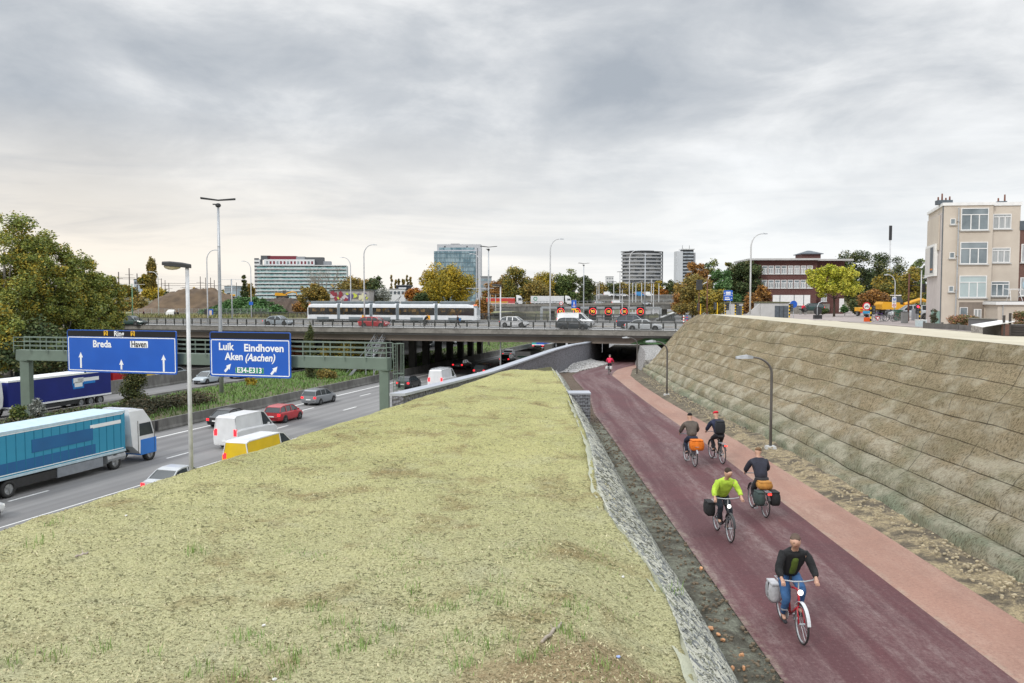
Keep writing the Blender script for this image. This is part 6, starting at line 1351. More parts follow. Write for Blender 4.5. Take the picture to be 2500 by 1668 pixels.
m_ = MB(); m_.loft([[Vector((a.x - 1.4, a.y - .5, a.z + .62)), Vector((a.x + .8, a.y - .3, a.z + .98)), Vector((a.x + .8, a.y + 1.5, a.z + .98)), Vector((a.x - 1.2, a.y + 1.3, a.z + .7))], [Vector((a.x - 1.4, a.y - .5, a.z + .66)), Vector((a.x + .8, a.y - .3, a.z + 1.03)), Vector((a.x + .8, a.y + 1.5, a.z + 1.03)), Vector((a.x - 1.2, a.y + 1.3, a.z + .75))]]); m_.build('roof', FRM, sh, auto=True)
for i, dx in enumerate((.15, .55)): m_ = MB(); m_.box((a.x + dx, a.y - .2, a.z + .6), (.12, .12, 1.6 + .3 * i)); m_.build('post', WOOD, sh)
m_ = MB(); m_.box((a.x + .3, a.y - .15, a.z + .45), (.45, .2, .75)); m_.build('brick_pillar', BRK2, sh)
# --- brick school
o_ = D(1840, 762, 166); sc = thing('brick_school', 'long dark red brick building with rows of white windows and a flat pale roof', 'building', tuple(o_), R(-4)); pmx = 12.55
Ws = 149 / pmx; m_ = MB(); m_.box2((-.6, 0, -1), (Ws, 14, 10.0)); m_.build('wall', BRK, sc); m_ = MB(); m_.box2((Ws, 2.2, -1), (Ws + 5.9, 14, 9.9)); m_.build('wing', BRK, sc)
m_ = MB(); m_.box2((-1.2, -1.1, 10.0), (Ws + .4, 15, 10.35)); m_.build('roof', CONCL, sc); m_ = MB(); m_.box2((Ws + .41, 1.0, 9.95), (Ws + 7.2, 15, 10.3)); m_.build('roof', CONCL, sc)
for row, zz in enumerate((7.35, 4.6)):
    for i in range(8 if row == 0 else 8): x = 1.95 / 1 * 0 + .5 + i * 1.232 * (149 / 12.55 - .5) / 11.2; x = .55 + i * 1.225; window(sc, x + .9, x + 1.95, zz, zz + 1.62, parts=(.36, .68), transom=.66, glass=GLS if (i < 4 or row) else CURT, fw=.10, sill=True)
m_ = MB(); m_.box2((3.6, -.05, 1.25), (10.7, .02, 3.3)); m_.build('white_shutter', FRM, sc)
for x in (4.9, 7.6, 9.4): m_ = MB(); m_.box2((x, -.08, 1.25), (x + .12, -.02, 3.3)); m_.build('shutter_joint', SLATE, sc)
m_ = MB(); m_.box2((-.6, -.14, -1), (Ws, -.01, 1.1)); m_.build('plinth', CONC, sc)
m_ = MB(); m_.box2((9.8, 3, 10.35), (13.4, 8, 11.3)); pt = m_.build('roof_room', BRK, sc); m_ = MB(); m_.box2((9.5, 2.5, 11.3), (13.8, 8.5, 11.45)); m_.loft([[Vector((9.6, 2.6, 11.45)), Vector((13.7, 2.6, 11.45)), Vector((13.7, 8.4, 11.45)), Vector((9.6, 8.4, 11.45))], [Vector((11.4, 5, 12.1)), Vector((11.9, 5, 12.1)), Vector((11.9, 6, 12.1)), Vector((11.4, 6, 12.1))]]); m_.build('roof', SLATE, pt, auto=True)
window(sc, Ws + 1.5, Ws + 2.6, 2.0, 5.3, y=2.2, parts=(.5,), glass=CURT); m_ = MB(); m_.box2((Ws + 1.2, 1.2, .2), (Ws + 2.9, 2.2, 1.6)); m_.build('balcony', CONC, sc); m_ = MB(); m_.box2((Ws + 5.0, 2.15, 0), (Ws + 5.9, 2.21, 2.6)); m_.build('door', FRM, sc)
# --- low concrete lift housings by the path head
def housing(label, x0, y0, x1, y1, Y, doors, ramp=None):
    a, b_ = D(x0, y1, Y), D(x1, y0, Y); r = thing('concrete_kiosk', label, 'kiosk', (a.x, a.y, a.z)); w_, h_ = b_.x - a.x, b_.z - a.z
    m_ = MB(); m_.box2((0, 0, -.6), (w_, 3, h_)); m_.build('wall', CONCL, r); m_ = MB(); m_.box2((-.1, -.1, h_), (w_ + .1, 3.1, h_ + .14)); m_.build('roof', GRASSG, r)
    d0, d1 = doors; m_ = MB(); m_.box2((w_ * d0, -.04, -.5), (w_ * d1, -.005, h_ * .78)); m_.build('door', SLATE, r)
    for q in (.33, .66): m_ = MB(); xx = w_ * (d0 + (d1 - d0) * q); m_.box2((xx - .03, -.06, -.5), (xx + .03, -.045, h_ * .78)); m_.build('door_joint', DKPL, r)
    if ramp: m_ = MB(); m_.extr([(0, -.6), (0, h_), (1, h_), (1, -.6)], -.001, .0); m_ = MB(); m_.loft([[Vector((-ramp, .2, -.6)), Vector((-ramp, .5, -.6)), Vector((-ramp, .5, -.1)), Vector((-ramp, .2, -.1))], [Vector((-.01, .2, -.6)), Vector((-.01, .5, -.6)), Vector((-.01, .5, h_)), Vector((-.01, .2, h_))]]); m_.build('ramp_wall', CONCL, r, auto=True)
housing('wide pale concrete kiosk with dark double doors in front of the school', 1857, 740, 1926, 771, 108, (.50, .98), ramp=2.0)
housing('small pale concrete kiosk with a dark door behind the traffic lights', 1783, 741, 1814, 766, 108, (.45, .9))

# --- far blocks
def slab_rows(mb, x0, x1, y0, y1, z0, z1, n, th):
    for i in range(n + 1): z = z0 + (z1 - z0) * i / n; mb.box2((x0, y0, z - th / 2), (x1, y1, z + th / 2))
CONW = pm('white_slab_edge', (.66, .67, .68), (.58, .59, .60), .05, .8); TEAL = pm('teal_balcony_glass', (.20, .36, .37), (.42, .52, .53), .35, .25, lo=.42, hi=.58, detail=2); BLG = pm('blue_curtain_glass', (.10, .19, .24), (.30, .41, .46), .12, .12, lo=.4, hi=.6, stretch=(3, 3, 1), detail=3); MAR = pm('maroon_cladding', (.19, .03, .045)); GREYW = pm('grey_cladding', (.30, .31, .33), (.25, .26, .28), .1); DKG = pm('dark_grey_cladding', (.10, .105, .115))
def far(px, py, Y): p = D(px, py, Y); return p
Y = 600; o_ = far(629, 728, Y); m1 = F / Y; ap = thing('apartment_block', 'long white apartment block with teal glass balconies and a dark red top floor', 'apartment block', tuple(o_), R(6))
W_, H_ = 213 / m1, 80 / m1; m_ = MB(); m_.box2((0, 2, -6), (W_, 18, H_)); m_.build('wall', pm('shadowy_windows', (.14, .20, .21), (.45, .49, .50), .55, .4, lo=.45, hi=.55, stretch=(1, 1, .4), detail=1), ap)
for i in range(10): z = H_ * i / 9; m_ = MB(); m_.box2((-.5, -.2, z - .3), (W_ + .5, 2, z + .3)); m_.build('balcony_slab', CONW, ap); 
for i in range(9): z = H_ * i / 9; m_ = MB(); m_.box2((-.3, 0, z + .3), (W_ + .3, .12, z + 1.3)); m_.build('balcony_glass', TEAL, ap)
m_ = MB(); m_.box2((-2.6, 4, -6), (1.0, 16, H_ + 4.4)); st_ = m_.build('stair_tower', CONW, ap)
for i in range(11): z = 1 + i * 2.6; m_ = MB(); m_.box2((-2.62, 3.9, z), (.6, 3.99, z + 1.1)); m_.build('dark_window', DKG, st_)
m_ = MB(); m_.box2((4, 4, H_), (39, 16, H_ + 4.3)); up_ = m_.build('upper_floor', CONW, ap)
for i in range(14): m_ = MB(); x = 5.5 + i * 2.4; m_.box2((x, 3.9, H_ + 1.0), (x + 1.3, 3.99, H_ + 3.0)); m_.build('window', MAR if i % 3 else GLS, up_)
for a, b_, c, h_ in ((1.5, 8, DKG, 7.0), (6, 26, MAR, 6.8), (26, 32, GREYW, 6.4), (32, 45, DKG, 6.0), (45, 50, GREYW, 3.2)): m_ = MB(); m_.box2((a, 6, H_ + (4.3 if b_ < 39 else 0)), (b_ - .02, 15, H_ + h_)); m_.build('penthouse', c, ap)
Y = 690; o_ = far(1060, 728, Y); m1 = F / Y; gt = thing('glass_office_tower', 'blue glass office tower framed in white behind the yellow tree', 'office tower', tuple(o_), 0)
W_, Hg, Hf = 101 / m1, 114 / m1, 131 / m1; m_ = MB(); m_.box2((0, 0, -6), (W_, 20, Hg)); gl_ = m_.build('glass_facade', BLG, gt)
for i in range(11): z = Hg * i / 10.5; m_ = MB(); m_.box2((-.1, -.12, z - .28), (W_ + .05, -.01, z + .28)); m_.build('spandrel', pm('spandrel_blue', (.13, .20, .24)), gl_)
for i in range(25): x = W_ * i / 25; m_ = MB(); m_.box2((x, -.2, 0), (x + .1, -.13, Hg)); m_.build('mullion', GREYW, gl_)
m_ = MB(); m_.box2((2.4, 2, Hg), (W_ + 4.4, 22, Hf)); m_.box2((W_ + .1, .5, -6), (W_ + 4.4, 22, Hg)); fr_ = m_.build('white_frame', pm('pale_cladding', (.50, .51, .54), (.45, .46, .49), .05), gt)
m_ = MB(); m_.box2((4, 1.9, Hg + 1.2), (W_ - 1, 1.99, Hg + 3.0)); m_.build('window', BLG, fr_); m_ = MB(); m_.box2((W_ + 1.2, .4, 0), (W_ + 1.8, .49, Hf - 3)); m_.build('window', SLATE, fr_); 
for x, s_ in ((8.0, 1.3), (26.0, 1.1)): m_ = MB(); m_.box2((x, 1.9, Hf - 2.6), (x + s_, 1.99, Hf - 1.4)); m_.build('louvre', DKG, fr_)
m_ = MB(); m_.box2((13, 8, Hf), (20, 14, Hf + .8)); m_.build('plant_room', DKG, gt)
Y = 1040; o_ = far(1566, 728, Y); m1 = F / Y; ov = thing('curved_tower_block', 'curved high-rise with rows of dark balconies in the distance', 'tower block', tuple(o_), 0)
rx, ry, Ho = 50 / m1, 14, 110 / m1; ring = lambda k, z: [Vector((rx * k * math.cos(a), ry * k * math.sin(a), z)) for a in np.linspace(0, 2 * math.pi, 29)[:-1]]
m_ = MB(); m_.loft([ring(.94, -5), ring(.94, Ho)]); m_.build('wall', pm('windowed_grey', (.06, .068, .08), (.20, .20, .20), .22, .6, lo=.48, hi=.56, detail=1), ov)
for i in range(13): z = Ho * i / 12.6; m_ = MB(); m_.loft([ring(1.0, z), ring(1.0, z + 1.7)]); m_.build('balcony', pm('grey_balcony', (.40, .41, .43), (.33, .34, .36), .02), ov)
m_ = MB(); m_.loft([ring(1.03, Ho + .8), ring(1.03, Ho + 1.4)]); m_.loft([ring(.6, Ho + 1.4), ring(.6, Ho + 2.4)]); m_.build('roof', DKG, ov); m_ = MB(); m_.box2((rx * .99, -3, -5), (rx * 1.02, 3, Ho + 1.5)); m_.build('end_wall', GREYW, ov)
Y = 1100; o_ = far(1651, 728, Y); m1 = F / Y; tb = thing('slab_tower_block', 'narrow white tower block with stacked balconies beside the orange-brown tree', 'tower block', tuple(o_), 0)
W_, Ht = 46 / m1, 114 / m1; m_ = MB(); m_.box2((0, 0, -5), (8, 18, Ht)); m_.build('gable_wall', pm('white_gable', (.56, .585, .62), (.52, .54, .57), .05), tb); m_ = MB(); m_.box2((8.01, 1.5, -5), (22, 18, Ht + 2)); m_.build('wall', DKG, tb); m_ = MB(); m_.box2((22.01, .5, -5), (W_, 18, Ht - 2)); m_.build('wing', GREYW, tb)
for i in range(15): z = Ht * i / 14.6; m_ = MB(); m_.box2((8.2, 0, z), (21.8, 1.5, z + 1.7)); m_.build('balcony', pm('pale_blue_balcony', (.42, .46, .50), (.30, .33, .37), .2, lo=.45, hi=.55), tb)
m_ = MB(); m_.box2((6, -.5, Ht + 2), (23, 18, Ht + 3.2)); m_.build('roof', CONW, tb)
for x in (9, 18): m_ = MB(); m_.tube((x, 9, Ht + 3), (x, 9, Ht + 8), .4, .2, 5); m_.build('antenna', DKG, tb)
def simple_block(label, x0, y0, x1, y1, Y, mat, wm=SLATE, nx=5, nz=2, top=None):
    a, b_ = D(x0, y1, Y), D(x1, y0, Y); r = thing('building', label, 'building', tuple(a)); w_, h_ = b_.x - a.x, b_.z - a.z; m_ = MB(); m_.box2((0, 0, -3), (w_, 10, h_)); m_.build('wall', mat, r)
    for i in range(nx):
        for k in range(nz): m_ = MB(); x = w_ * (i + .2) / nx; z = h_ * (k + .3) / nz; m_.box2((x, -.1, z), (x + w_ * .6 / nx, -.01, z + h_ * .4 / nz)); m_.build('window', wm, r)
    m_ = MB(); m_.box2((-.3, -.3, h_), (w_ + .3, 10.3, h_ + h_ * .06)); m_.build('roof', top or GREYW, r); return r
simple_block('small grey-blue office building to the east of the glass tower foot', 1174, 676, 1199, 706, 500, GREYW, BLG)
simple_block('low white building with a black upper box beyond the tram', 950, 706, 988, 724, 420, CONW, SLATE, 4, 1); simple_block('black box-shaped shop front above the low white building', 967, 697, 998, 714, 425, pm('black_cladding', (.02, .025, .035)), CONW, 1, 1)
simple_block('grey-blue distant hall above the railway yard beyond the tall mast', 548, 699, 580, 716, 520, pm('pale_blue_hall', (.36, .44, .50)), GREYW, 8, 1); simple_block('small blue-grey hall seen between the railway masts on the west side', 327, 682, 350, 700, 480, pm('pale_blue_hall2', (.40, .47, .53)), DKG, 3, 1)
simple_block('faint white building on the skyline between the trees and the curved tower', 1480, 676, 1498, 692, 1200, CONW, GREYW, 3, 2)
gwb = simple_block('low flat-roofed wall building covered in graffiti behind the tram', 806, 709, 900, 738, 205, pm('graffiti_wall', (.42, .40, .40), (.30, .28, .29), 1), CONC, 1, 1, SLATE)
rg_ = random.Random(3)
for i in range(26):
    u = rg_.random() ; c = [(.5, .55, .08), (.60, .58, .40), (.10, .08, .2), (.25, .03, .05), (.5, .45, .5)][rg_.randrange(3) if u > .42 else 3 + rg_.randrange(2)]
    x = 9.25 * u; z = .5 + rg_.random() * 1.7; r_ = .25 + .35 * rg_.random(); m_ = MB(); pts = [(x + r_ * math.cos(a) * (1 + .5 * math.sin(2 * a + i)), z + 1.1 * r_ * math.sin(a) * (1 + .3 * math.cos(3 * a + i))) for a in np.linspace(0, 6.28, 12)[:-1]]
    m_.loft([[Vector((px_, yy, zz)) for px_, zz in pts] for yy in (-.125 - .003 * i, -.105)]); m_.build('graffiti_shape', pm('graffiti%d' % (i % 5) + str(c[0]), c, c, 1, .7), gwb, auto=True)

# ================================================================== FURTHER ROADS
def viaduct(label, x0, y0, x1, y1, Y, th, piers, rail=True, z_drop=11):
    a, b_ = D(x0, y0, Y), D(x1, y1, Y + 20); r = thing('viaduct', label, 'viaduct'); m_ = MB(); m_.beam(a - Vector((0, -5, th / 2)), b_ - Vector((0, -5, th / 2)), 11, th); m_.build('deck', CONCD, r)
    m_ = MB(); m_.beam(a + Vector((0, -.7, .25)), b_ + Vector((0, -.7, .25)), .3, .95); m_.build('parapet', CONC, r)
    if rail:
        m_ = MB(); m_.beam(a + Vector((0, -.7, 1.5)), b_ + Vector((0, -.7, 1.5)), .1, .12); m_.build('rail', STEEL, r); n = 26
        for i in range(n + 1): p = a.lerp(b_, i / n); m_ = MB(); m_.beam(p + Vector((0, -.7, .5)), p + Vector((0, -.7, 1.5)), .12, .12); m_.build('rail_post', STEEL, r)
    for t in piers: p = a.lerp(b_, t); m_ = MB(); m_.box2((p.x - .8, p.y + 3, p.z - z_drop), (p.x + .8, p.y + 6, p.z - th)); m_.build('pier', CONCD, r)
    return a, b_
va, vb = viaduct('nearer concrete viaduct with a railing carrying the white articulated lorry', 1150, 749, 1700, 741, 320, 2.1, (.12, .35, .5, .68, .86))
viaduct('higher distant viaduct crowded with traffic beyond the nearer one', 1440, 724, 1660, 722, 470, 1.7, (.1, .35, .6, .85), False); viaduct('lowest concrete ramp between the two viaducts with a barrier', 1430, 734, 1680, 732, 420, 1.2, (), False)
viaduct('short flyover ending behind the front of the tram', 1145, 755, 1210, 754, 250, 1.5, (.3, .7), True)
def on_v(px, Y, z): d = ray(px, 721); return Vector((d.x / d.y * Y, Y, z))
zt = va.z
lg = lambda lab, px, body, **k: lorry(lab, on_v(px, 328, D(px, 745.5, 328).z), -math.pi / 2 + .02, body, (gw_, gw_), group='traffic on the distant viaducts', **k)
l_ = lg('white articulated lorry with a round green emblem on the nearer viaduct', 1336, pm('white_trailer', (.66, .67, .68), (.58, .59, .60), .6), L=12.6, H=2.6, floor=.9, cabH=2.7)
m_ = MB(); m_.disc((1.27, -4.6, 2.5), .75, 'x', .03, 18, .5); m_.build('emblem', SGRN, l_)
for x in range(9): m_ = MB(); m_.box((1.27, -5 + x * 1.2, 1.3), (.02, .5, .25)); m_.build('lettering', SLATE, l_)
lg('red lorry with yellow stripes behind the small lamp post on the viaduct', 1222, paint('red_truck', (.55, .04, .03)), lower=paint('yellow_truck', (.7, .42, .02)), L=11, H=2.3, floor=.6)
rr = random.Random(5); VG = 'traffic on the distant viaducts'
for i, (px, knd, pc, lab) in enumerate([(1510, 'van', gw_, 'white van on the nearer viaduct behind the speed displays'), (1465, 'hatch', gw_, 'small white car on the nearer viaduct left of the white van'), (1576, 'sedan', gs_, 'silver car on the nearer viaduct right of the white van')]):
    car(knd, pc, lab, 5.2 if knd == 'van' else 4.3, loc=on_v(px, 335, D(px, 745, 335).z), rz=-math.pi / 2, group=VG, name='van' if knd == 'van' else 'car', cat='van' if knd == 'van' else 'car')
for i, (px, knd, pc, lab) in enumerate([(1468, 'sedan', gw_, 'leftmost small white car queued on the higher viaduct'), (1486, 'van', gw_, 'white box van in the queue on the higher viaduct'), (1508, 'hatch', gs_, 'silver car right of the white box van on the higher viaduct'), (1524, 'hatch', gw_, 'white car in the middle of the queue on the higher viaduct'), (1545, 'sedan', gd_, 'dark car in the queue on the higher viaduct'), (1562, 'van', paint('blue_van', (.03, .22, .5)), 'blue van in the queue on the higher viaduct'), (1584, 'van', gw_, 'white van at the east end of the higher viaduct queue')]):
    car(knd, pc, lab, 5.5 if knd == 'van' else 4.4, loc=on_v(px, 474, D(px, 724, 474).z + .05), rz=-math.pi / 2, group=VG, name='van' if knd == 'van' else 'car', cat='van' if knd == 'van' else 'car', zs=1.3 if knd == 'van' else 1)
# retaining wall of the ramp beyond the bridge
rw = thing('ramp_wall', 'grey panelled retaining wall of a ramp beyond the silver saloon', 'wall'); a, b_ = D(1603, 785, 160), D(1647, 785, 170)
m_ = MB(); m_.loft([[a, a + Vector((.0, 0, .3)), b_ + Vector((0, 0, 1.75)), b_], [a + Vector((0, .5, 0)), a + Vector((0, .5, .3)), b_ + Vector((0, .5, 1.75)), b_ + Vector((0, .5, 0))]]); m_.build('panels', pm('ramp_grey', (.24, .25, .27), (.20, .21, .23), 1), rw, auto=True); m_ = MB(); m_.beam(a + Vector((0, .2, .38)), b_ + Vector((0, .2, 1.83)), .7, .14); m_.build('coping', CONCL, rw)
# variable speed displays
lgY = 225; sg = thing('speed_gantry', 'grey gantry with six electronic speed limit panels beyond the bridge', 'gantry'); a, b_ = D(1322, 751, lgY), D(1612, 752, lgY)
m_ = MB(); m_.beam(a, b_, .5, .55); m_.build('crossbeam', STEEL, sg)
for p in (a, b_): m_ = MB(); m_.beam((p.x, p.y, .0), p, .7, .7); m_.build('post', STEEL, sg)
for px, tx in ((1369, '90'), (1408, '90'), (1447, '90'), (1485, '100'), (1523, '100'), (1563, '100')):
    c = D(px, 761, lgY - .6); pn = thing_part('display_panel', sg); m_ = MB(); m_.box((c.x, c.y, c.z - .5), (1.85, .35, 3.5)); pn.data = m_.mesh('display_panel', SBLK)
    m_ = MB(); m_.disc((c.x, c.y - .2, c.z), .92, 'y', .05, 28, .80); m_.build('red_ring', glow('led_red', (1, .05, .06), 1.2), pn); text_mesh(tx, 1.15 if len(tx) == 2 else .92, glow('led_amber', (1, .50, .06), .9), 'speed_number', pn, (c.x, c.y - .2, c.z), (math.pi / 2, 0, 0), .0, sx=.9 if len(tx) == 2 else .78)

# ================================================================== SIGNS AND POLES
def rsign(label, px, py, pyb, Y, r_, face, ring=None, glyph=None, cat='road sign', name='road_sign', h2=None, polec=STEEL):
    c = D(px, py, Y); b_ = D(px, pyb, Y); r = thing(name, label, cat, (b_.x, b_.y, b_.z)); h = c.z - b_.z; m_ = MB(); m_.tube((0, .05, -.2), (0, .05, h + r_ * .8), .045, n=6); m_.build('post', polec, r)
    m_ = MB(); m_.disc((0, 0, h), r_, 'y', .04, 22); m_.build('disc', ring or face, r)
    if ring: m_ = MB(); m_.disc((0, -.025, h), r_ * .72, 'y', .02, 20); m_.build('face', face, r)
    if glyph: m_ = MB(); glyph(m_, h, r_); m_.build('symbol', SBLK, r)
    return r, h
def bike_g(m_, h, r_):
    for x in (-.25, .25): m_.disc((x * r_ * 1.2, -.045, h - .12 * r_), .22 * r_, 'y', .01, 12, .15 * r_)
    m_.beam((-.3 * r_, -.045, h - .1 * r_), (.2 * r_, -.045, h + .25 * r_), .02, .05)
SRED = pm('sign_red', (.62, .02, .03), (.55, .02, .03), 1, .5)
rsign('red-ringed round sign on a pole in front of the nearer viaduct', 1370, 741, 775, 150, .34, SWH, SRED, bike_g)
rsign('round blue sign beside the striped pole by the wide concrete kiosk', 1937, 743, 773, 104, .44, BLUE)
r, h = rsign('red-ringed no-cycling sign above an orange board by the parked bicycles', 2115, 748, 790, 86, .42, SWH, SRED, bike_g); m_ = MB(); m_.box((0, -.02, h - .6), (.75, .04, .26)); m_.build('blue_plate', pm('sky_plate', (.05, .35, .62)), r); m_ = MB(); m_.box((.04, -.02, h - .95), (.35, .04, .30)); m_.build('black_arrow_plate', SBLK, r); m_ = MB(); m_.box((.04, -.02, h - 1.33), (.62, .04, .42)); m_.build('orange_board', pm('orange_board', (.80, .12, .02)), r)
r, h = rsign('large dark round sign seen from behind beside an arched pipe', 1996, 759, 776, 100, .50, DKPL); m_ = MB(); m_.path([(-.05, 0, 0), (-.05, 0, 1.3), (.15, 0, 1.75), (.6, 0, 1.95)], .05, 6); m_.build('arched_pipe', STEEL, r); m_ = MB(); m_.box((0, 0, .1), (.9, .5, .45)); m_.build('base', DKPL, r)
# blue map-like sign on the bridge
c = D(1401, 745, 150); b_ = D(1401, 775, 150); r = thing('road_sign', 'blue lane-closure sign with a yellow foot above the white van', 'road sign', (b_.x, b_.y, b_.z)); h = c.z - b_.z; m_ = MB(); m_.tube((0, .06, 0), (0, .06, h), .05, n=6); m_.build('post', STEEL, r); m_ = MB(); m_.box((0, 0, h + .15), (.86, .05, 1.4)); m_.build('panel', BLUE, r); m_ = MB(); m_.box((.02, -.03, h + .1), (.12, .02, 1.0)); m_.box((0, -.03, h - .2), (.5, .02, .1)); m_.build('white_lines', SWH, r); m_ = MB(); m_.box((0, -.005, h - .72), (.86, .05, .34)); m_.build('yellow_plate', SYEL, r); m_ = MB(); m_.box((.1, -.045, h), (.3, .02, .12)); m_.build('red_mark', SRED, r)
# blue direction sign at the street
Y = 99; c = D(1777, 722, Y); b_ = D(1783, 768, Y); r = thing('direction_sign', 'blue direction sign with white name plates above the traffic lights', 'road sign', (b_.x, b_.y, b_.z)); h = c.z - b_.z; m_ = MB(); m_.tube((0, .08, -.5), (0, .08, h + .6), .05, n=6); m_.build('post', STEEL, r)
m_ = MB(); rrect(-.8, h - .6, .24, h + .62, .08, 0, .05, m_); m_.build('panel', BLUE, r, auto=True); m_ = MB(); m_.box((-.28, -.01, h + .01), (1.0, .02, .03)); m_.build('divider', SWH, r)
for x, z, w_ in ((-.28, .38, .55), (-.28, .19, .55), (-.36, -.42, .6)): m_ = MB(); m_.box((x, -.01, h + z), (w_, .02, .13)); m_.build('name_plate', SWH, r)
m_ = MB(); m_.box((-.40, -.01, h - .2), (.5, .02, .07)); m_.build('name_plate', SWH, r)
for x, s_ in ((-.70, -1), (.14, 1), (.13, -1)): m_ = MB(); z = h + (.28 if x != .13 else -.32); m_.add([(x, -.012, z + .09), (x, -.012, z - .09), (x + s_ * .09, -.012, z)], [(0, 1, 2)] if s_ < 0 else [(2, 1, 0)]); m_.build('arrow', SWH, r)
# traffic lights
YEL = pm('traffic_yellow', (.72, .46, .01), (.66, .42, .01), 2, .5)
def tlight(label, px, ytop, ybase, Y, side=-1, lit=None, striped=True, head=True):
    b_ = D(px, ybase, Y); H = D(px, ytop, Y).z - b_.z; r = thing('traffic_light', label, 'traffic light', (b_.x, b_.y, b_.z), 0, 'traffic lights at the crossing'); n = 8; m_ = MB()
    for i in range(n): m_.mi = (i % 2) if striped else 0; m_.tube((0, 0, H * i / n), (0, 0, H * (i + 1) / n), .075, n=8)
    m_.build('post', [YEL, SBLK], r)
    if head:
        m_ = MB(); m_.box((side * .25, -.02, H * .72), (.30, .26, .85)); hd = m_.build('signal_head', DKPL, r, bev=.03)
        for k in range(3): m_ = MB(); m_.disc((side * .25, -.17, H * .72 + (.26 - .26 * k)), .10, 'y', .04, 12); m_.build('lens', lit if (lit and k == 0) else SLATE, hd)
    return r
for a in [('traffic light with a plain yellow post at the crest of the embankment', 1710, 742, 769, 99, -1, None, False), ('traffic light with a yellow post between the rusty pole and the blue sign', 1751, 739, 769, 99, -1, None, False), ('thin striped traffic light just left of the blue direction sign post', 1771, 741, 769, 100, 1), ('striped traffic light in front of the small concrete kiosk', 1795, 741, 769, 98, 1), ('striped post without signal at the side of the small kiosk', 1813, 746, 769, 98, 1, None, True, False), ('striped traffic light in front of the wide kiosk doors', 1927, 742, 775, 96, 1), ('striped pole with a dark box beside the no-cycling sign', 2125.5, 744, 790, 85, 1)]: tlight(*a)
tlight('traffic light showing red on a striped post against the beige house', 2245, 744, 785, 84, -1, glow('red_signal', (1, .02, .05), 6)); 
RUST = pm('rusty_pole', (.16, .065, .04), (.11, .05, .035), 5, .8)
def pole(label, px, ytop, ybase, Y, mat=RUST, r0=.09, name='utility_pole', cat='pole', group=None):
    b_ = D(px, ybase, Y); H = D(px, ytop, Y).z - b_.z; r = thing(name, label, cat, (b_.x, b_.y, b_.z), 0, group); m_ = MB(); m_.tube((0, 0, -.5), (0, 0, H), r0, r0 * .7, 8); m_.build('shaft', mat, r, smooth=True); return r, H
r, H = pole('rusty brown pole with two pale lamp arms above the traffic lights', 1726, 680, 769, 97); m_ = MB(); m_.path([(0, 0, H - .4), (-.35, 0, H - .55), (-.6, 0, H - .75)], .05, 6); m_.ball((-.65, 0, H - .8), .12, 6, 4); m_.path([(0, 0, H - .2), (.2, 0, H + .25)], .05, 6); m_.ball((.25, 0, H + .3), .16, 8, 5, (1.3, 1, .7)); m_.build('lamp_arm', PALEPOLE, r)
r, H = pole('thin rusty pole holding a big black signal box', 1706, 684, 769, 97, r0=.06); m_ = MB(); m_.box((.0, -.1, H - .55), (.65, .4, 1.15)); m_.build('signal_box', DKPL, r, bev=.04)
r, H = pole('tall brown timber pole beside the beige house with a horizontal signal arm', 2217, 668, 786, 88, r0=.11); m_ = MB(); m_.beam((0, 0, H - 1.25), (2.5, 0, H - 1.15), .07, .07); m_.beam((0, 0, H - .2), (.9, 0, H - 1.2), .03, .03); m_.box((1.5, 0, H - 1.5), (.3, .3, .9)); m_.build('signal_arm', DKPL, r)
r, H = pole('tall slender floodlight mast rising behind the trees near the beige house', 2169.5, 557, 760, 250, PALEPOLE, .28, 'floodlight_mast', 'mast'); m_ = MB(); m_.box((0, 0, H - 1.4), (.7, .5, 4.2)); m_.build('antenna_head', DKPL, r)
r, H = pole('pale pole at the left edge of the beige house', 2247, 660, 782, 86, PALEPOLE, .08)
swan_lamp('street_lamp', 'curved pale street lamp with the parking sign, in front of the yellow digger', D(2183.5, 779, 92), 4.75, .75, math.pi, .06, PALEPOLE, STEEL, None, .45)
b_ = D(2183, 738, 91.7); r = thing('parking_sign', 'tall white parking sign with blue square and red ring on the curved lamp', 'road sign', tuple(b_)); m_ = MB(); m_.box((0, 0, 0), (.42, .04, 1.12)); m_.build('panel', SWH, r); m_ = MB(); m_.box((0, -.03, .32), (.27, .02, .27)); m_.build('blue_square', BLUE, r); text_mesh('P', .26, SWH, 'lettering', r, (0, -.045, .32), (math.pi / 2, 0, 0), .008); m_ = MB(); m_.disc((0, -.03, -.32), .16, 'y', .02, 20, .115); m_.build('red_ring', SRED, r); m_ = MB(); m_.box((0, -.03, -.32), (.15, .02, .03)); m_.box((0, -.03, .05), (.28, .02, .025)); m_.box((0, -.03, -.02), (.28, .02, .025)); m_.build('small_print', SLATE, r)
r, h = rsign('small yield triangle sign in front of the parked bicycles', 2142, 778, 789, 84, .02, SWH); m_ = MB(); m_.extr([(0, 0), (0, 0), (0, 0)], 0, 0) if False else m_.loft([[Vector((-.24, y, h + .2)), Vector((.24, y, h + .2)), Vector((0, y, h - .22))] for y in (-.05, -.02)]); m_.build('triangle', SRED, r, auto=True); m_ = MB(); m_.loft([[Vector((-.14, y, h + .14)), Vector((.14, y, h + .14)), Vector((0, y, h - .11))] for y in (-.065, -.052)]); m_.build('face', SWH, r, auto=True)
for px, lab in ((1669, 'red and white marker post at the end of the bridge'), (1677, 'orange and blue marker post next to the red and white one')):
    b_ = D(px, 790, 125); r = thing('marker_post', lab, 'marker post', tuple(b_)); m_ = MB()
    for i in range(6): m_.mi = i % 2; m_.tube((0, 0, .2 * i), (0, 0, .2 * (i + 1)), .1, n=8)
    m_.build('post', [pm('marker_red', (.7, .08, .03)), SWH if px < 1670 else BLUE], r)
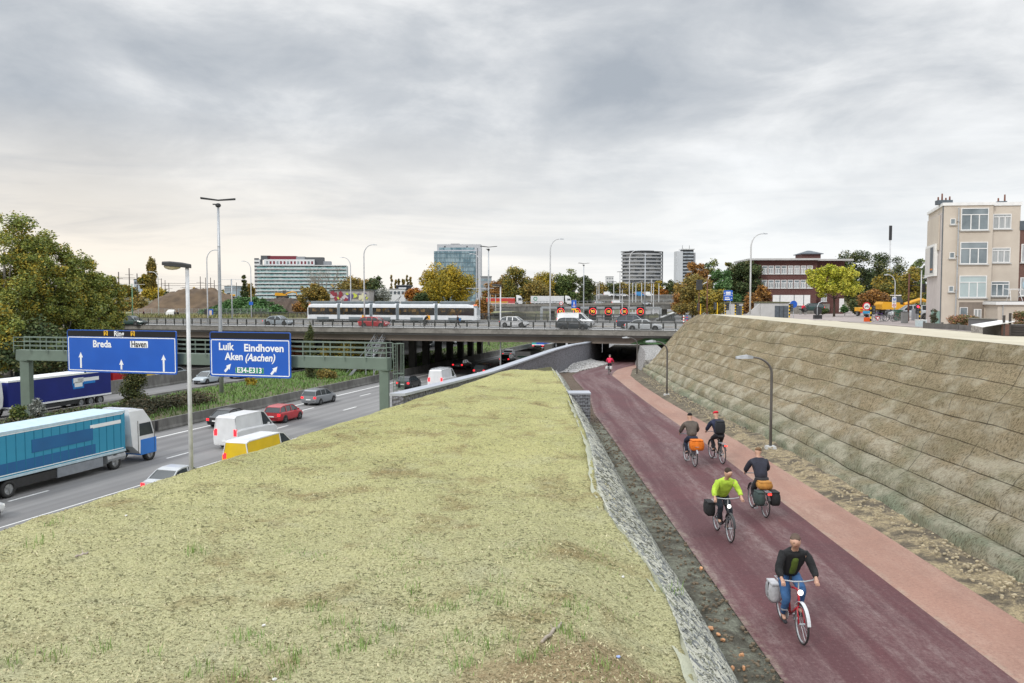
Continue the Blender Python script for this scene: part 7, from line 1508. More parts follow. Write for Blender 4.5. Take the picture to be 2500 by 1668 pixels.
# parked things on the street
pb = D(2165, 785, 86)
for i, (dx, c_, lab) in enumerate([(-1.2, (.25, .26, .28), 'grey parked bicycle at the west end of the bicycle rack'), (-.5, (.12, .05, .25), 'purple parked bicycle beside the yield sign'), (.2, (.05, .05, .05), 'black parked bicycle in the middle of the rack'), (.7, (.30, .31, .33), 'silver parked bicycle, second from the green bin'), (1.1, (.20, .05, .05), 'dark red parked bicycle closest to the green bin')]):
    bicycle(lab, (pb.x + dx, pb.y + .5 * (i % 2), pb.z), R(60 + 9 * i), paint('pb%d' % i, c_), group='bicycles parked by the crossing', carrier=False)
r = thing('rubbish_bin', 'dark green wheeled bin beside the parked bicycles', 'bin', tuple(D(2192, 782, 90))); m_ = MB(); m_.box((0, 0, .5), (.62, .6, 1.0), taper=1.1); m_.build('body', pm('bin_green', (.03, .11, .06)), r); m_ = MB(); m_.box((0, 0, 1.05), (.72, .7, .08)); m_.build('lid', pm('bin_green', (.03, .11, .06)), r)
r = thing('rubbish_bin', 'tall grey bin at the foot of the timber pole', 'bin', tuple(D(2208, 790, 82))); m_ = MB(); m_.box((0, 0, .55), (.5, .45, 1.1), taper=1.08); m_.build('body', pm('bin_grey', (.22, .22, .22)), r); m_ = MB(); m_.box((0, 0, 1.13), (.58, .52, .07)); m_.build('lid', DKPL, r)
car('wagon', gs_, 'silver estate car half hidden by the timber pole and a grey cabinet', 4.5, loc=D(2222, 779, 95), rz=R(80), group='cars parked by the crossing'); car('hatch', gn_ if False else gg_, 'dark green hatchback parked in front of the school plinth', 4.1, loc=D(1981, 761, 152), rz=R(85), group='cars parked by the crossing')
r = thing('street_cabinet', 'grey utility cabinet in front of the silver estate car', 'cabinet', tuple(D(2236, 782, 90))); m_ = MB(); m_.box((0, 0, .6), (.8, .4, 1.2)); m_.build('body', GREYW, r, bev=.02); m_ = MB(); m_.box((0, -.205, .6), (.03, .01, 1.1)); m_.build('door_joint', DKPL, r)
r = thing('waste_container', 'pale blue plastic box at the corner of the beige house', 'container', tuple(D(2248, 798, 73))); m_ = MB(); m_.box((0, 0, .28), (.7, .5, .55), taper=1.08); m_.build('body', pm('pale_blue_box', (.50, .58, .60)), r); m_ = MB(); m_.box((0, 0, .58), (.8, .58, .05)); m_.build('lid', FRM, r)
# diggers
DY = pm('digger_yellow', (.72, .36, .01), (.66, .32, .01), 1, .45, grime=((.25, .15, .05), .3))
def digger(label, loc, rz, s_=1.0, boom=True, low=False):
    r = thing('excavator', label, 'excavator', loc, rz, 'yellow diggers'); r.scale = (s_,) * 3
    for x in (-1.1, 1.1):
        m_ = MB(); m_.extr([(-1.9, .15), (-1.7, 0), (1.7, 0), (1.95, .15), (2.0, .6), (1.7, .85), (-1.7, .85), (-2.0, .6)], x - .28, x + .28); m_.build('track', BLACK, r, auto=True)
    m_ = MB(); m_.extr([(-2.4, 1.0), (1.4, 1.0), (1.4, 1.55), (.2, 1.7), (.1, 2.0), (-2.2, 2.1), (-2.5, 1.7)], -1.25, 1.25); m_.build('body', DY, r, auto=True)
    m_ = MB(); m_.extr([(-.05, 1.6), (1.3, 1.6), (1.35, 2.2), (.95, 2.95), (-.05, 2.95)], -1.2, -.25); m_.build('cab', GLASS, r, auto=True); m_ = MB(); m_.box2((-1.24, -.12, 2.95), (-.22, 1.05, 3.08)); m_.build('cab_roof', FRM, r)
    m_ = MB(); m_.box2((-1.262, -2.1, 1.25), (-1.251, -1.3, 1.75)); m_.build('vent', DKPL, r)
    m_ = MB(); B = [(0.2, 1.3, 1.7), (0.2, 3.6, 3.1 if not low else 2.4), (0.2, 5.0, 2.6 if not low else 2.1)]; m_.path(B, [.28, .3, .2], 6); m_.build('boom', DY, r); m_ = MB(); m_.path([B[2], (0.2, 5.3, .9)], [.2, .14], 6); m_.build('arm', DY, r); m_ = MB(); m_.extr([(4.8, .3), (5.5, .2), (5.6, .9), (5.2, 1.0)], -.3, .7); m_.build('bucket', DKPL, r, auto=True); return r
digger('yellow tracked digger with a white-roofed cab behind the parking sign', D(2184, 772, 118), R(-88), .95, low=True); digger('yellow digger on top of the dark spoil heap beneath the apartment block', D(690, 729, 222), R(-90), .72, low=True); digger('small orange digger behind the green heap near the tallest mast', D(562, 728, 235), R(80), .5, low=True)
p = D(2103, 772, 108); r = thing('road_works_trailer', 'small yellow works trailer with red and white bars beside the yellow digger', 'trailer', tuple(p)); m_ = MB(); m_.box((0, 0, .85), (1.0, 2.0, .5)); m_.build('body', DY, r, bev=.04)
for i in range(2): m_ = MB(); m_.box((0, -1.05, .5 + .35 * i), (1.2, .06, .12)); m_.build('warning_bar', SRED, r); m_ = MB(); m_.box((0, -1.085, .5 + .35 * i), (.4, .02, .12)); m_.build('white_stripe', SWH, r)
for s_ in (-1, 1): add_wheel(r, s_ * .5, 0, .32, WM)
p = D(1960, 769, 138); bicycle('bicycle of the person in red in front of the school', p, R(-60), paint('pb9', (.03, .03, .03)), group='bicycle by the school', carrier=False); figure('person in a red jacket cycling in front of the school', p, R(-60), ride_pose(.05), cloth('red_j', (.60, .02, .05)), cloth('black_tr6', (.02, .02, .02)), hair=cloth('black_hair', (.012, .010, .010)), group='rider by the school')

# ================================================================== WORKS AREA TO THE WEST
EB = pm('brown_earth', (.15, .105, .065), (.075, .052, .034), .30, .95, bump=1, bscale=1.2, grime=((.20, .135, .09), .6), stretch=(1, 1, 2.5)); ED = pm('dark_spoil', (.085, .060, .045), (.06, .045, .035), .3, .95, bump=1, bscale=1.5)
def heap(name, label, x0, x1, ytop, ybase, Y, mat, depth=14, flat=.35, seed=0, cat='earth heap', prof=None):
    a, b_ = D(x0, ybase, Y), D(x1, ybase, Y); Hh = D(x0, ytop, Y).z - a.z; rows = []; NX, NY = 60, 26
    for j in range(NY + 1):
        v = j / NY; row = []
        for i in range(NX + 1):
            u = i / NX; e = (lerp(prof, u)[0] if prof else smooth(min(1, u / flat)) * smooth(min(1, (1 - u) / flat))); w_ = smooth(min(1, v / .4)) * smooth(min(1, (1 - v) / .4))
            n = .42 * fbm(u * 7 + seed, v * 5, seed) + .28 * fbm(u * 26, v * 18, seed); row.append(Vector((a.x + (b_.x - a.x) * u, Y - depth * .4 + depth * v, a.z + Hh * e * w_ * (1 + .2 * n) + n * .9 * min(1, e * 3) - .15)))
        rows.append(row)
    return tag(sheet(name, rows, mat), label, cat)
heap('earth_heap', 'large rounded heap of brown earth behind the site fence', 325, 600, 708, 768, 200, EB, 26, prof=[(0, 0), (.12, .35), (.3, .85), (.42, 1.0), (.62, 1.0), (.78, .86), (.9, .4), (1, 0)])
struct(heap('green_heap_ground', None, 495, 690, 731, 767, 190, GRASSG, 16, seed=3, cat=None, prof=[(0, 0), (.2, .55), (.4, .95), (.7, .9), (.9, .35), (1, 0)]))
heap('earth_heap', 'dark spoil heap under the yellow digger', 640, 745, 728, 764, 214, ED, 18, seed=6, prof=[(0, 0), (.1, .8), (.5, 1), (.8, .8), (1, 0)])
struct(sheet('site_ground', [[Vector((x, y, DZ + (.05 if y > 165 else 0) - .02)) for x in np.linspace(-150, -18 + (y - 160) * .25, 20)] for y in np.arange(150, 250, 10)], pm('verge_grass', (.16, .20, .07), (.24, .21, .14), .15, .95, bump=.6, bscale=5)))
fz = thing('site_fence', 'long galvanised mesh fence in front of the earth heaps', 'fence'); fa, fb = D(322, 775, 184), D(655, 776, 178)
for i in range(21): p = fa.lerp(fb, i / 20); m_ = MB(); m_.tube(p, p + Vector((0, 0, 1.9)), .045, n=5); m_.build('post', STEEL, fz)
m_ = MB()
for h in (.1, 1.0, 1.85): m_.beam(fa + Vector((0, 0, h)), fb + Vector((0, 0, h)), .03, .03)
for i in range(240): p = fa.lerp(fb, i / 240); m_.beam(p + Vector((0, 0, .1)), p + Vector((0, 0, 1.85)), .012, .012)
m_.build('mesh_panel', STEEL, fz)
r = thing('tarpaulin_tent', 'white tarpaulin shelter leaning by the site fence', 'tent', tuple(D(417, 775, 180))); m_ = MB(); m_.loft([[Vector((-.9, -.6, 0)), Vector((.8, -.6, 0)), Vector((.8, .6, 0)), Vector((-.9, .6, 0))], [Vector((-.8, -.5, 1.1)), Vector((.85, -.5, 1.25)), Vector((.85, .5, 1.25)), Vector((-.8, .5, 1.1))], [Vector((-.4, -.3, 1.65)), Vector((.8, -.3, 1.6)), Vector((.8, .3, 1.6)), Vector((-.4, .3, 1.65))]]); m_.build('sheet', FRM, r, auto=True)
for px, w_, lab in ((460, 1.6, 'pale concrete block at the fence below the brown heap'), (565, 2.6, 'long pale rubble strip at the fence below the green heap')): r = tag(MB().box(tuple(D(px, 774, 183)), (w_, .8, .9)).build('concrete_block', CONCL, bev=.08), lab, 'block')
for px, m__, lab in ((505, DKPL, 'dark poster kiosk at the west foot of the green heap'), (515, BLUE, 'small blue and orange poster panel beside the dark kiosk')):
    r = thing('poster_panel', lab, 'poster panel', tuple(D(px, 777, 176))); m_ = MB(); m_.box((0, 0, 1.0), (.9, .3, 1.7)); m_.build('panel', m__, r); 
    if m__ is BLUE: m_ = MB(); m_.box((0, -.17, 1.1), (.5, .02, 1.0)); m_.build('poster', pm('poster_mix', (.75, .45, .2), (.6, .6, .65), 3), r)
RW = 'railway masts on the western skyline'; MASTC = pm('mast_brown', (.10, .08, .07), (.08, .065, .06), 2, .8)
for i, (px, yt, Y, lab) in enumerate([(291, 664, 330, 'railway mast first to the east of the big trees'), (317, 655, 330, 'tallest railway mast, second from the big trees'), (336, 668, 330, 'railway mast just west of the poplar'), (395, 680, 380, 'railway mast right beside the poplar'), (404, 684, 380, 'thin railway mast, second past the poplar'), (413, 691, 380, 'short railway mast, third past the poplar'), (454, 688, 380, 'short railway mast above the brown heap'), (490, 675, 350, 'railway mast in front of the brown heap, middle'), (503, 678, 350, 'railway mast left of the curved street lamp'), (515, 678, 360, 'railway mast right of the curved street lamp'), (524, 684, 360, 'short railway mast beside the tallest lighting mast'), (565, 682, 360, 'railway mast between the tallest mast and the conifer'), (578, 690, 420, 'faint railway mast beside the conifer')]):
    r, H = pole(lab, px, yt, 735, Y, MASTC, .28 if yt < 672 else .2, 'railway_mast', 'mast', RW); m_ = MB(); m_.beam((-1.6, 0, H - 2.5), (1.6, 0, H - 2.5), .12, .12); m_.build('cross_arm', MASTC, r)
for i, (x0, x1, y_) in enumerate([(286, 395, 681), (290, 330, 677), (395, 520, 692), (400, 560, 697), (440, 600, 703)]):
    tag(MB().beam(D(x0, y_, 350), D(x1, y_ + 1, 350), .12, .12).build('overhead_wire', MASTC), ['upper wire run west of the poplar', 'short wire run next to the big trees', 'upper wire run over the brown heap', 'middle wire run over the brown heap', 'lowest wire run towards the conifer'][i], 'wire', 'overhead railway wires')
TG = pm('tram_pole_green', (.15, .30, .19)); TPG = 'tram wire poles on the bridge'
for px, yt, yb, Y, m__, lab, arms in [(324, 693, 774, 172, TG, 'green pole with a pale cross arm near the bottle green car', 2), (567, 681, 781, 156, STEEL, 'grey pole with a cross arm right of the tallest mast', 2), (1783 - 25, 0, 0, 0, None, '', 0), (858, 640, 786, 147, STEEL, '', 0), (1574, 618, 782, 152, STEEL, 'grey pole with a cross arm above the navy people carrier', 1), (1171, 655, 784, 154, STEEL, 'grey pole with a crossbar at the tram front', 2)]:
    if not lab: continue
    r, H = pole(lab, px, yt, yb, Y, m__, .12, 'tram_wire_pole', 'pole', TPG); m_ = MB(); m_.beam((-2.4 if arms == 2 else -.2, 0, H * (.98 if px != 1171 else .62)), (2.6, 0, H * (.98 if px != 1171 else .62)), .08, .08); m_.build('cross_arm', PALEPOLE, r)
FL = 'distant thin lamp poles over the interchange'
for i, (px, yt, Y) in enumerate([(1457, 690, 400), (1462, 693, 430), (1498, 688, 400), (1513, 664, 350), (1544, 690, 400), (1552, 692, 420), (1566, 690, 380), (1590, 680, 350), (1595, 692, 330), (1608, 692, 380), (1197, 718, 240), (1210, 719, 240), (1519, 706, 210), (1345, 717, 400)]):
    Yb = 768; b_ = D(px, Yb, Y); H = D(px, yt, Y).z - b_.z; r = thing('lamp_pole', 'slim distant lamp pole, number %s from the west over the interchange' % ['one', 'two', 'three', 'four', 'five', 'six', 'seven', 'eight', 'nine', 'ten', 'eleven', 'twelve', 'thirteen', 'fourteen'][sorted([1457, 1462, 1498, 1513, 1544, 1552, 1566, 1590, 1595, 1608, 1197, 1210, 1519, 1345]).index(px)], 'lamp pole', tuple(b_), 0, FL)
    m_ = MB(); m_.tube((0, 0, 0), (0, 0, H), Y * .00065, Y * .0005, 6); m_.build('pole', PALEPOLE, r); m_ = MB(); m_.beam((-1.2, 0, H), (1.2, 0, H + .1), .3, .2); m_.build('lamp_head', DKPL, r)
# ================================================================== TREES AND SHRUBS
def leafmats(name, cols):
    out = []
    for i, c in enumerate(cols):
        m = bpy.data.materials.new('leaf_%s_%d' % (name, i)); m.use_nodes = True; b = m.node_tree.nodes['Principled BSDF']; c = tuple(x * 1.5 for x in c); b.inputs['Base Color'].default_value = (*c, 1); b.inputs['Roughness'].default_value = .6; b.inputs['Specular IOR Level'].default_value = .2
        out.append(m)
    return out
PAL = {
 'poplar': leafmats('poplar', [(.155, .18, .04), (.21, .21, .045), (.28, .22, .035), (.12, .15, .045), (.07, .095, .03), (.24, .27, .12)]),
 'green': leafmats('green', [(.08, .12, .035), (.11, .14, .045), (.15, .16, .04), (.055, .08, .03), (.035, .05, .02), (.10, .12, .05)]),
 'dark': leafmats('dark', [(.045, .065, .025), (.065, .085, .03), (.09, .095, .035), (.03, .045, .02), (.022, .032, .015), (.10, .08, .035)]),
 'yellow': leafmats('yellow', [(.30, .215, .02), (.36, .26, .03), (.22, .175, .025), (.14, .13, .025), (.10, .095, .025), (.28, .17, .02)]),
 'lime': leafmats('lime', [(.34, .34, .035), (.28, .30, .035), (.40, .38, .06), (.17, .19, .03), (.10, .12, .03), (.32, .26, .03)]),
 'mixed': leafmats('mixed', [(.13, .125, .035), (.20, .155, .03), (.09, .105, .035), (.26, .19, .025), (.05, .06, .025), (.16, .10, .03)]),
 'rust': leafmats('rust', [(.20, .095, .025), (.16, .085, .03), (.24, .12, .03), (.12, .07, .03), (.075, .05, .025), (.26, .15, .03)]),
 'orange': leafmats('orange', [(.33, .12, .02), (.27, .10, .02), (.21, .09, .025), (.15, .08, .025), (.09, .06, .02), (.35, .18, .02)]),
 'olive': leafmats('olive', [(.16, .13, .04), (.20, .15, .04), (.24, .16, .035), (.11, .10, .035), (.07, .065, .03), (.22, .13, .035)]),
 'ivy': leafmats('ivy', [(.05, .065, .025), (.075, .085, .03), (.105, .10, .035), (.035, .045, .02), (.022, .03, .014), (.12, .095, .03)]),
 'bush': leafmats('bush', [(.06, .13, .04), (.045, .10, .03), (.085, .15, .055), (.035, .075, .025), (.025, .05, .02), (.10, .16, .06)]),
 'grey': leafmats('grey', [(.24, .25, .23), (.19, .20, .18), (.14, .15, .13), (.10, .11, .095), (.28, .28, .26), (.12, .10, .08)]),
 'hedge': leafmats('hedge', [(.045, .05, .028), (.065, .06, .035), (.09, .07, .04), (.03, .035, .02), (.022, .024, .016), (.11, .085, .05)]),
 'pink': leafmats('pink', [(.24, .13, .08), (.12, .12, .05), (.30, .15, .10), (.08, .09, .04), (.05, .06, .03), (.32, .22, .07)]),
}
BARK = pm('tree_bark', (.10, .08, .06), (.06, .05, .04), 5, .95, bump=.6); BARKP = pm('pale_bark', (.32, .30, .26), (.22, .20, .17), 4, .9)
def crown_mesh(name, mats, blobs, n, ls, seed, droop=0.0, hfac=1.0):
    """leaf-sized faces spread through a set of overlapping clumps: blobs = (centre, radii, weight)"""
    g = np.random.default_rng(seed); w_ = np.array([b[2] for b in blobs], float); w_ /= w_.sum(); idx = g.choice(len(blobs), n, p=w_)
    cc = np.array([tuple(b[0]) for b in blobs])[idx]; rr = np.array([tuple(b[1]) for b in blobs])[idx]
    d = g.normal(size=(n, 3)); d /= np.linalg.norm(d, axis=1)[:, None]; rad = g.random(n) ** .45; rad = np.where(g.random(n) < .10, rad * 1.28, rad)
    p = cc + d * rr * rad[:, None]
    a = g.normal(size=(n, 3)); a /= np.linalg.norm(a, axis=1)[:, None]; a[:, 2] *= .6; b = np.cross(a, g.normal(size=(n, 3))); b /= np.linalg.norm(b, axis=1)[:, None] + 1e-6
    s = (ls * (.55 + .9 * g.random(n)))[:, None]; a = a * s; b = b * s * .62
    v = np.empty((n, 4, 3)); v[:, 0] = p - a; v[:, 1] = p + b * .9; v[:, 2] = p + a; v[:, 3] = p - b * .9
    me = bpy.data.meshes.new(name); me.vertices.add(n * 4); me.vertices.foreach_set('co', v.reshape(-1).astype(np.float32)); me.loops.add(n * 4); me.loops.foreach_set('vertex_index', np.arange(n * 4, dtype=np.int32)); me.polygons.add(n); me.polygons.foreach_set('loop_start', np.arange(0, n * 4, 4, dtype=np.int32))
    for m in mats: me.materials.append(m)
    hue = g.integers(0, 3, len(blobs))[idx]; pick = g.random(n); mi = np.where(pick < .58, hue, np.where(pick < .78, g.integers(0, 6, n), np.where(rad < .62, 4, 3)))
    me.polygons.foreach_set('material_index', mi.astype(np.int32)); me.update(); me.validate(); return me
def tree(label, px, ybase, ytop, wpx, Y, pal='green', n=2500, shape='round', name='tree', trunk=.28, group=None, seed=None, ls=None, bark=BARK, dens=1.0, cat='tree', dmul=.8, nb=None, clump=1.0):
    b_ = D(px, ybase, Y); H = D(px, ytop, Y).z - b_.z; W_ = wpx / F * Y; r = thing(name, label, cat, tuple(b_), 0, group); seed = seed or int(px * 7 + ytop); g = random.Random(seed); ls = ls or max(.10, Y * .00165)
    zc0 = H * trunk; Hc = H - zc0; blobs = []; nb = nb or (34 if shape != 'col' else 20)
    for i in range(nb):
        for _ in range(30):
            u, v, t = g.uniform(-1, 1), g.uniform(-1, 1), g.random()
            if shape == 'round': lim = math.sqrt(max(0, 1 - (2 * t - 1) ** 2)) ** .8
            elif shape == 'col': lim = .85 * min(1, 3.5 * (1 - t) + .1) * min(1, t * 6 + .5)
            elif shape == 'cone': lim = 1.0 - t * .92
            elif shape == 'broad': lim = 1.0 if .15 < t < .75 else .7 if t <= .15 else .75 * (1 - t) / .25 + .2
            if u * u + v * v <= lim * lim: break
        rb = W_ * .5 * g.uniform(.24, .44) * clump; rz_ = rb * (g.uniform(.6, 1.0) if shape != 'col' else 1.6); k = 1 - rb / (W_ * .5) * .75
        blobs.append((Vector((u * W_ * .5 * k, v * W_ * .5 * k * dmul, zc0 + rz_ * .6 + t * (Hc - rz_ * 1.5))), (rb, rb, rz_), rb * rb))
    for i in range(nb // 2):                       # loose sprigs past the outline
        bl = g.choice(blobs[:nb]); a = g.uniform(0, 6.283); e = g.uniform(.1, 1.2); rb = W_ * .5 * g.uniform(.06, .12); dv = Vector((math.cos(a) * math.cos(e), math.sin(a) * math.cos(e), math.sin(e)))
        blobs.append((bl[0] + Vector((dv.x * bl[1][0], dv.y * bl[1][1], dv.z * bl[1][2])) * 1.12, (rb, rb, rb * 1.5), rb * rb * .6))
    if trunk > 0.02 or bark is BARKP:
        m_ = MB(); tr_ = max(.05, H * .018); pts = [Vector((0, 0, -.5)), Vector((g.uniform(-.1, .1), 0, zc0 * .6)), Vector((g.uniform(-.2, .2), 0, zc0 + Hc * .3)), Vector((g.uniform(-.3, .3), 0, zc0 + Hc * .7))]; m_.path(pts, [tr_ * 1.3, tr_, tr_ * .7, tr_ * .25], 7)
        for bl in blobs[:14]:
            s_ = pts[1].lerp(pts[3], g.uniform(.1, .75)); e = bl[0]; m = (s_ + e) / 2 + Vector((0, 0, -.04 * H)); m_.path([s_, m, e], [tr_ * .45, tr_ * .28, tr_ * .1], 5)
        m_.build('trunk', bark, r, smooth=True)
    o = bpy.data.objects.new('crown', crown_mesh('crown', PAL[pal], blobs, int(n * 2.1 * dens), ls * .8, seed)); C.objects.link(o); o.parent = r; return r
def shrub(label, px, ybase, ytop, wpx, Y, pal, n=900, name='shrub', group=None, **k): return tree(label, px, ybase, ytop, wpx, Y, pal, n, name=name, cat='shrub', trunk=k.pop('trunk', .05), group=group, **k)
G1 = 'big poplars at the west edge of the motorway'
for a in [('tallest poplar at the west edge of the picture', 20, 905, 498, 250, 100, 'poplar', 17000), ('dark green poplar second in the group with a pale limb', 105, 900, 552, 210, 104, 'poplar', 15000), ('bushy yellowing poplar third in the group', 165, 900, 575, 190, 107, 'poplar', 14000), ('loose poplar against the sky, fourth in the group', 215, 890, 630, 140, 110, 'poplar', 10000), ('outermost low poplar reaching to the railway masts', 258, 860, 668, 110, 114, 'poplar', 7500)]:
    tree(*a[:8], shape='round', trunk=.10, group=G1, bark=BARKP, nb=100, clump=.55, ls=.19)
shrub('dark undergrowth beneath the poplars behind the gantry', 95, 935, 770, 250, 96, 'dark', 6500, nb=40, ls=.24, name='undergrowth', clump=.8); shrub('yellow-green undergrowth at the western picture edge', -5, 935, 720, 150, 94, 'poplar', 4500, nb=24, ls=.22)
shrub('brush under the bridge end behind the gantry railing', 215, 850, 775, 110, 108, 'poplar', 3000, nb=20)
TL = 'trees along the skyline'
tree('tall slim poplar rising alone over the railway yard', 371, 722, 624, 32, 265, 'olive', 4200, 'col', trunk=.04, ls=.36, nb=60); shrub('round green tree at the foot of the lone poplar', 353, 725, 666, 32, 260, 'mixed', 1200, ls=.45, name='tree')
for a in [('low olive thicket between the big trees and the poplar', 310, 730, 690, 60, 300, 'mixed', 1600), ('yellowish bushes below the lone poplar', 375, 735, 700, 55, 250, 'yellow', 1300), ('dull thicket at the west foot of the brown heap', 325, 772, 722, 85, 235, 'olive', 2200), ('dark bushes behind the brown heap, west side', 395, 735, 712, 60, 255, 'dark', 900)]: shrub(*a, group='thickets by the railway', ls=.42)
tree('dark narrow conifer beside the apartment block', 597, 728, 668, 22, 300, 'dark', 1500, 'cone', trunk=.03, ls=.42, name='conifer'); shrub('dark tree right of the conifer at the apartment block foot', 612, 730, 690, 22, 320, 'olive', 700, ls=.45, name='tree')
shrub('round yellow-brown shrub tree beside the digger heap', 768, 762, 690, 82, 180, 'olive', 4200, ls=.26, name='shrub_tree', clump=.7); shrub('pale reddish thicket behind the tram tail', 735, 768, 735, 60, 185, 'rust', 1200, ls=.26)
# bare tree
b_ = D(792, 740, 330); r = thing('bare_tree', 'large leafless tree in front of the apartment block', 'tree', tuple(b_)); m_ = MB(); g = random.Random(4)
def bran(p, d, L, rad, lv):
    q = p + d * L; m_.path([p, q], [rad, rad * .6], 4, cap=False)
    if lv > 0:
        for _ in range(3 if lv > 1 else 4): nd = (d + Vector((g.uniform(-.75, .75), g.uniform(-.6, .6), g.uniform(-.15, .5)))).normalized(); bran(p.lerp(q, g.uniform(.55, 1)), nd, L * g.uniform(.6, .85), rad * .55, lv - 1)
for a in (-.35, 0, .3): bran(Vector((a, 0, 0)), Vector((a * 1.2, 0, 1)).normalized(), 5.2, .28, 5)
m_.build('branches', BARKP, r)
shrub('green-brown tree behind the graffiti building', 850, 738, 668, 85, 330, 'olive', 3000, ls=.45, name='tree', group=TL); shrub('dark green tree at the east end of the graffiti building', 918, 742, 672, 60, 330, 'dark', 2200, ls=.45, name='tree', group=TL)
shrub('silvery grey willow shrub right of the graffiti', 930, 742, 703, 60, 215, 'grey', 1700, ls=.24, name='willow')
for i, (px, yt) in enumerate([(956, 668), (966, 672), (975, 666), (985, 671), (995, 668), (1003, 674)]): tree('slim far poplar in the row beyond the tram, %s from the west' % ['first', 'second', 'third', 'fourth', 'fifth', 'sixth'][i], px, 724, yt, 10, 620, 'olive', 350, 'col', trunk=.03, ls=.85, group='row of far poplars beyond the tram')
shrub('bright orange tree beside the black shop box', 1010, 742, 700, 52, 260, 'orange', 1700, ls=.36, name='tree'); shrub('dark bush in front of the big yellow tree', 1028, 748, 712, 42, 232, 'dark', 1000, ls=.33)
tree('big golden yellow tree in front of the glass tower', 1095, 762, 636, 160, 235, 'yellow', 9000, 'round', trunk=.10, ls=.33, nb=46, clump=.85); tree('lower yellow tree leaning out to the west of the big golden one', 1050, 758, 655, 62, 240, 'yellow', 2200, 'round', trunk=.1, ls=.33)
shrub('rusty red small tree in front of the lamp masts', 1176, 785, 715, 58, 205, 'rust', 2600, ls=.28, name='tree'); shrub('dark brownish tree between the mast and the flyover', 1205, 745, 683, 56, 330, 'rust', 1500, ls=.45, name='tree', group=TL)
for a in [('yellow-topped tree, westernmost behind the viaduct', 1262, 752, 643, 82, 345, 'mixed', 5200), ('golden tree in the middle of the group behind the viaduct', 1325, 752, 651, 72, 350, 'yellow', 3600), ('dull green tree in front of the golden one behind the viaduct', 1312, 755, 680, 90, 342, 'olive', 3600), ('tall dark green tree behind the viaduct', 1385, 752, 652, 78, 355, 'green', 4400), ('dark green tree next to the double-armed far mast', 1428, 757, 668, 60, 350, 'dark', 3200), ('brownish tree at the west foot of the viaduct group', 1236, 750, 664, 62, 350, 'olive', 2600), ('low dull tree filling the gap between the yellow-topped and golden trees', 1292, 752, 672, 60, 362, 'mixed', 2600), ('low green tree between the golden and the tall green tree', 1355, 752, 676, 66, 362, 'dark', 2800), ('dull tree behind the flyover end, next to the rusty red tree', 1200, 748, 690, 46, 362, 'green', 1800), ('tree filling the skyline west of the silvery willow shrub', 890, 742, 676, 70, 345, 'olive', 2600)]: tree(*a, shape='broad', trunk=.10, ls=.44, group=TL, nb=34)
for i, (px, yt, w_, pal) in enumerate([(1466, 686, 52, 'olive'), (1492, 682, 58, 'dark'), (1517, 688, 52, 'olive'), (1547, 686, 60, 'mixed'), (1578, 684, 58, 'olive'), (1605, 682, 36, 'yellow'), (1632, 675, 34, 'dark'), (1650, 684, 36, 'olive'), (1615, 702, 44, 'orange')]): tree('far autumn tree number %s counted from the west beneath the tower blocks' % ['one', 'two', 'three', 'four', 'five', 'six', 'eight', 'nine', 'seven'][i], px, 728, yt, w_, 620, pal, 900, 'broad', trunk=.05, ls=.75, group='far trees beneath the tower blocks')
GR_ = 'trees on the bank behind the embankment'
for a in [('orange-brown tree beside the slab tower block', 1703, 775, 617, 62, 190, 'rust', 3600), ('dark green tree crown above the traffic light box', 1735, 775, 622, 62, 195, 'green', 3200), ('feathery blue-green tree in the middle of the bank', 1768, 775, 642, 80, 160, 'bush', 6000), ('large dark tree beside the brick school', 1815, 772, 616, 92, 165, 'dark', 8000), ('yellowish crown between the dark tree and the feathery one', 1786, 770, 622, 44, 172, 'mixed', 2200), ('brown birch thicket at the start of the embankment', 1690, 790, 655, 95, 140, 'olive', 6500), ('dull green low tree behind the traffic lights', 1745, 780, 695, 95, 135, 'mixed', 5200), ('reddish bush at the bridge end under the birch thicket', 1665, 775, 708, 60, 150, 'rust', 2600), ('rusty sapling in front of the school corner', 1860, 770, 690, 44, 125, 'rust', 1500), ('brown bush beside the tall curved lamp', 1833, 772, 712, 40, 122, 'rust', 1300)]: tree(*a, shape='broad', trunk=.10, ls=max(.20, a[5] * .00145), group=GR_, nb=36)
tree('broad yellow-green chestnut tree on the lawn before the school', 2036, 771, 636, 138, 122, 'lime', 9500, 'broad', trunk=.32, ls=.18, nb=60, clump=.55)
GS_ = 'wood behind the yellow digger'
for a in [('tall dark loose-crowned tree behind the chestnut', 2085, 765, 590, 105, 200, 'dark', 6500), ('dark tree around the floodlight mast', 2160, 765, 605, 120, 205, 'dark', 7500), ('yellowing tree to the left of the timber pole', 2175, 768, 645, 90, 160, 'mixed', 5600), ('golden-topped tree next to the beige house', 2222, 770, 640, 70, 150, 'mixed', 4600), ('rusty round tree above the works trailer', 2128, 772, 700, 82, 128, 'rust', 4800), ('dark green tree at the corner of the beige house', 2240, 772, 615, 60, 175, 'green', 3600), ('dark bush mass under the rusty round tree', 2100, 772, 725, 60, 132, 'dark', 2600)]: tree(*a, shape='broad', trunk=.12, ls=max(.19, a[5] * .0014), group=GS_, nb=40)
for a in [('clipped bush at the foot of the school wing', 2062, 768, 743, 22, 135, 'bush', 700), ('low hedge before the school plinth', 2010, 766, 752, 40, 140, 'dark', 900)]: shrub(*a, ls=.16, group='bushes before the school')
shrub('spindly dark plant against the green painted wall', 2279, 796, 752, 24, 71, 'hedge', 420, ls=.07, name='climbing_plant'); shrub('pinkish rose bush below the porch of the beige house', 2345, 806, 764, 62, 67, 'pink', 2200, ls=.075, name='rose_bush'); shrub('green and pink bush between the rose bush and the slab fence', 2380, 808, 770, 44, 66, 'pink', 1300, ls=.075, name='rose_bush')
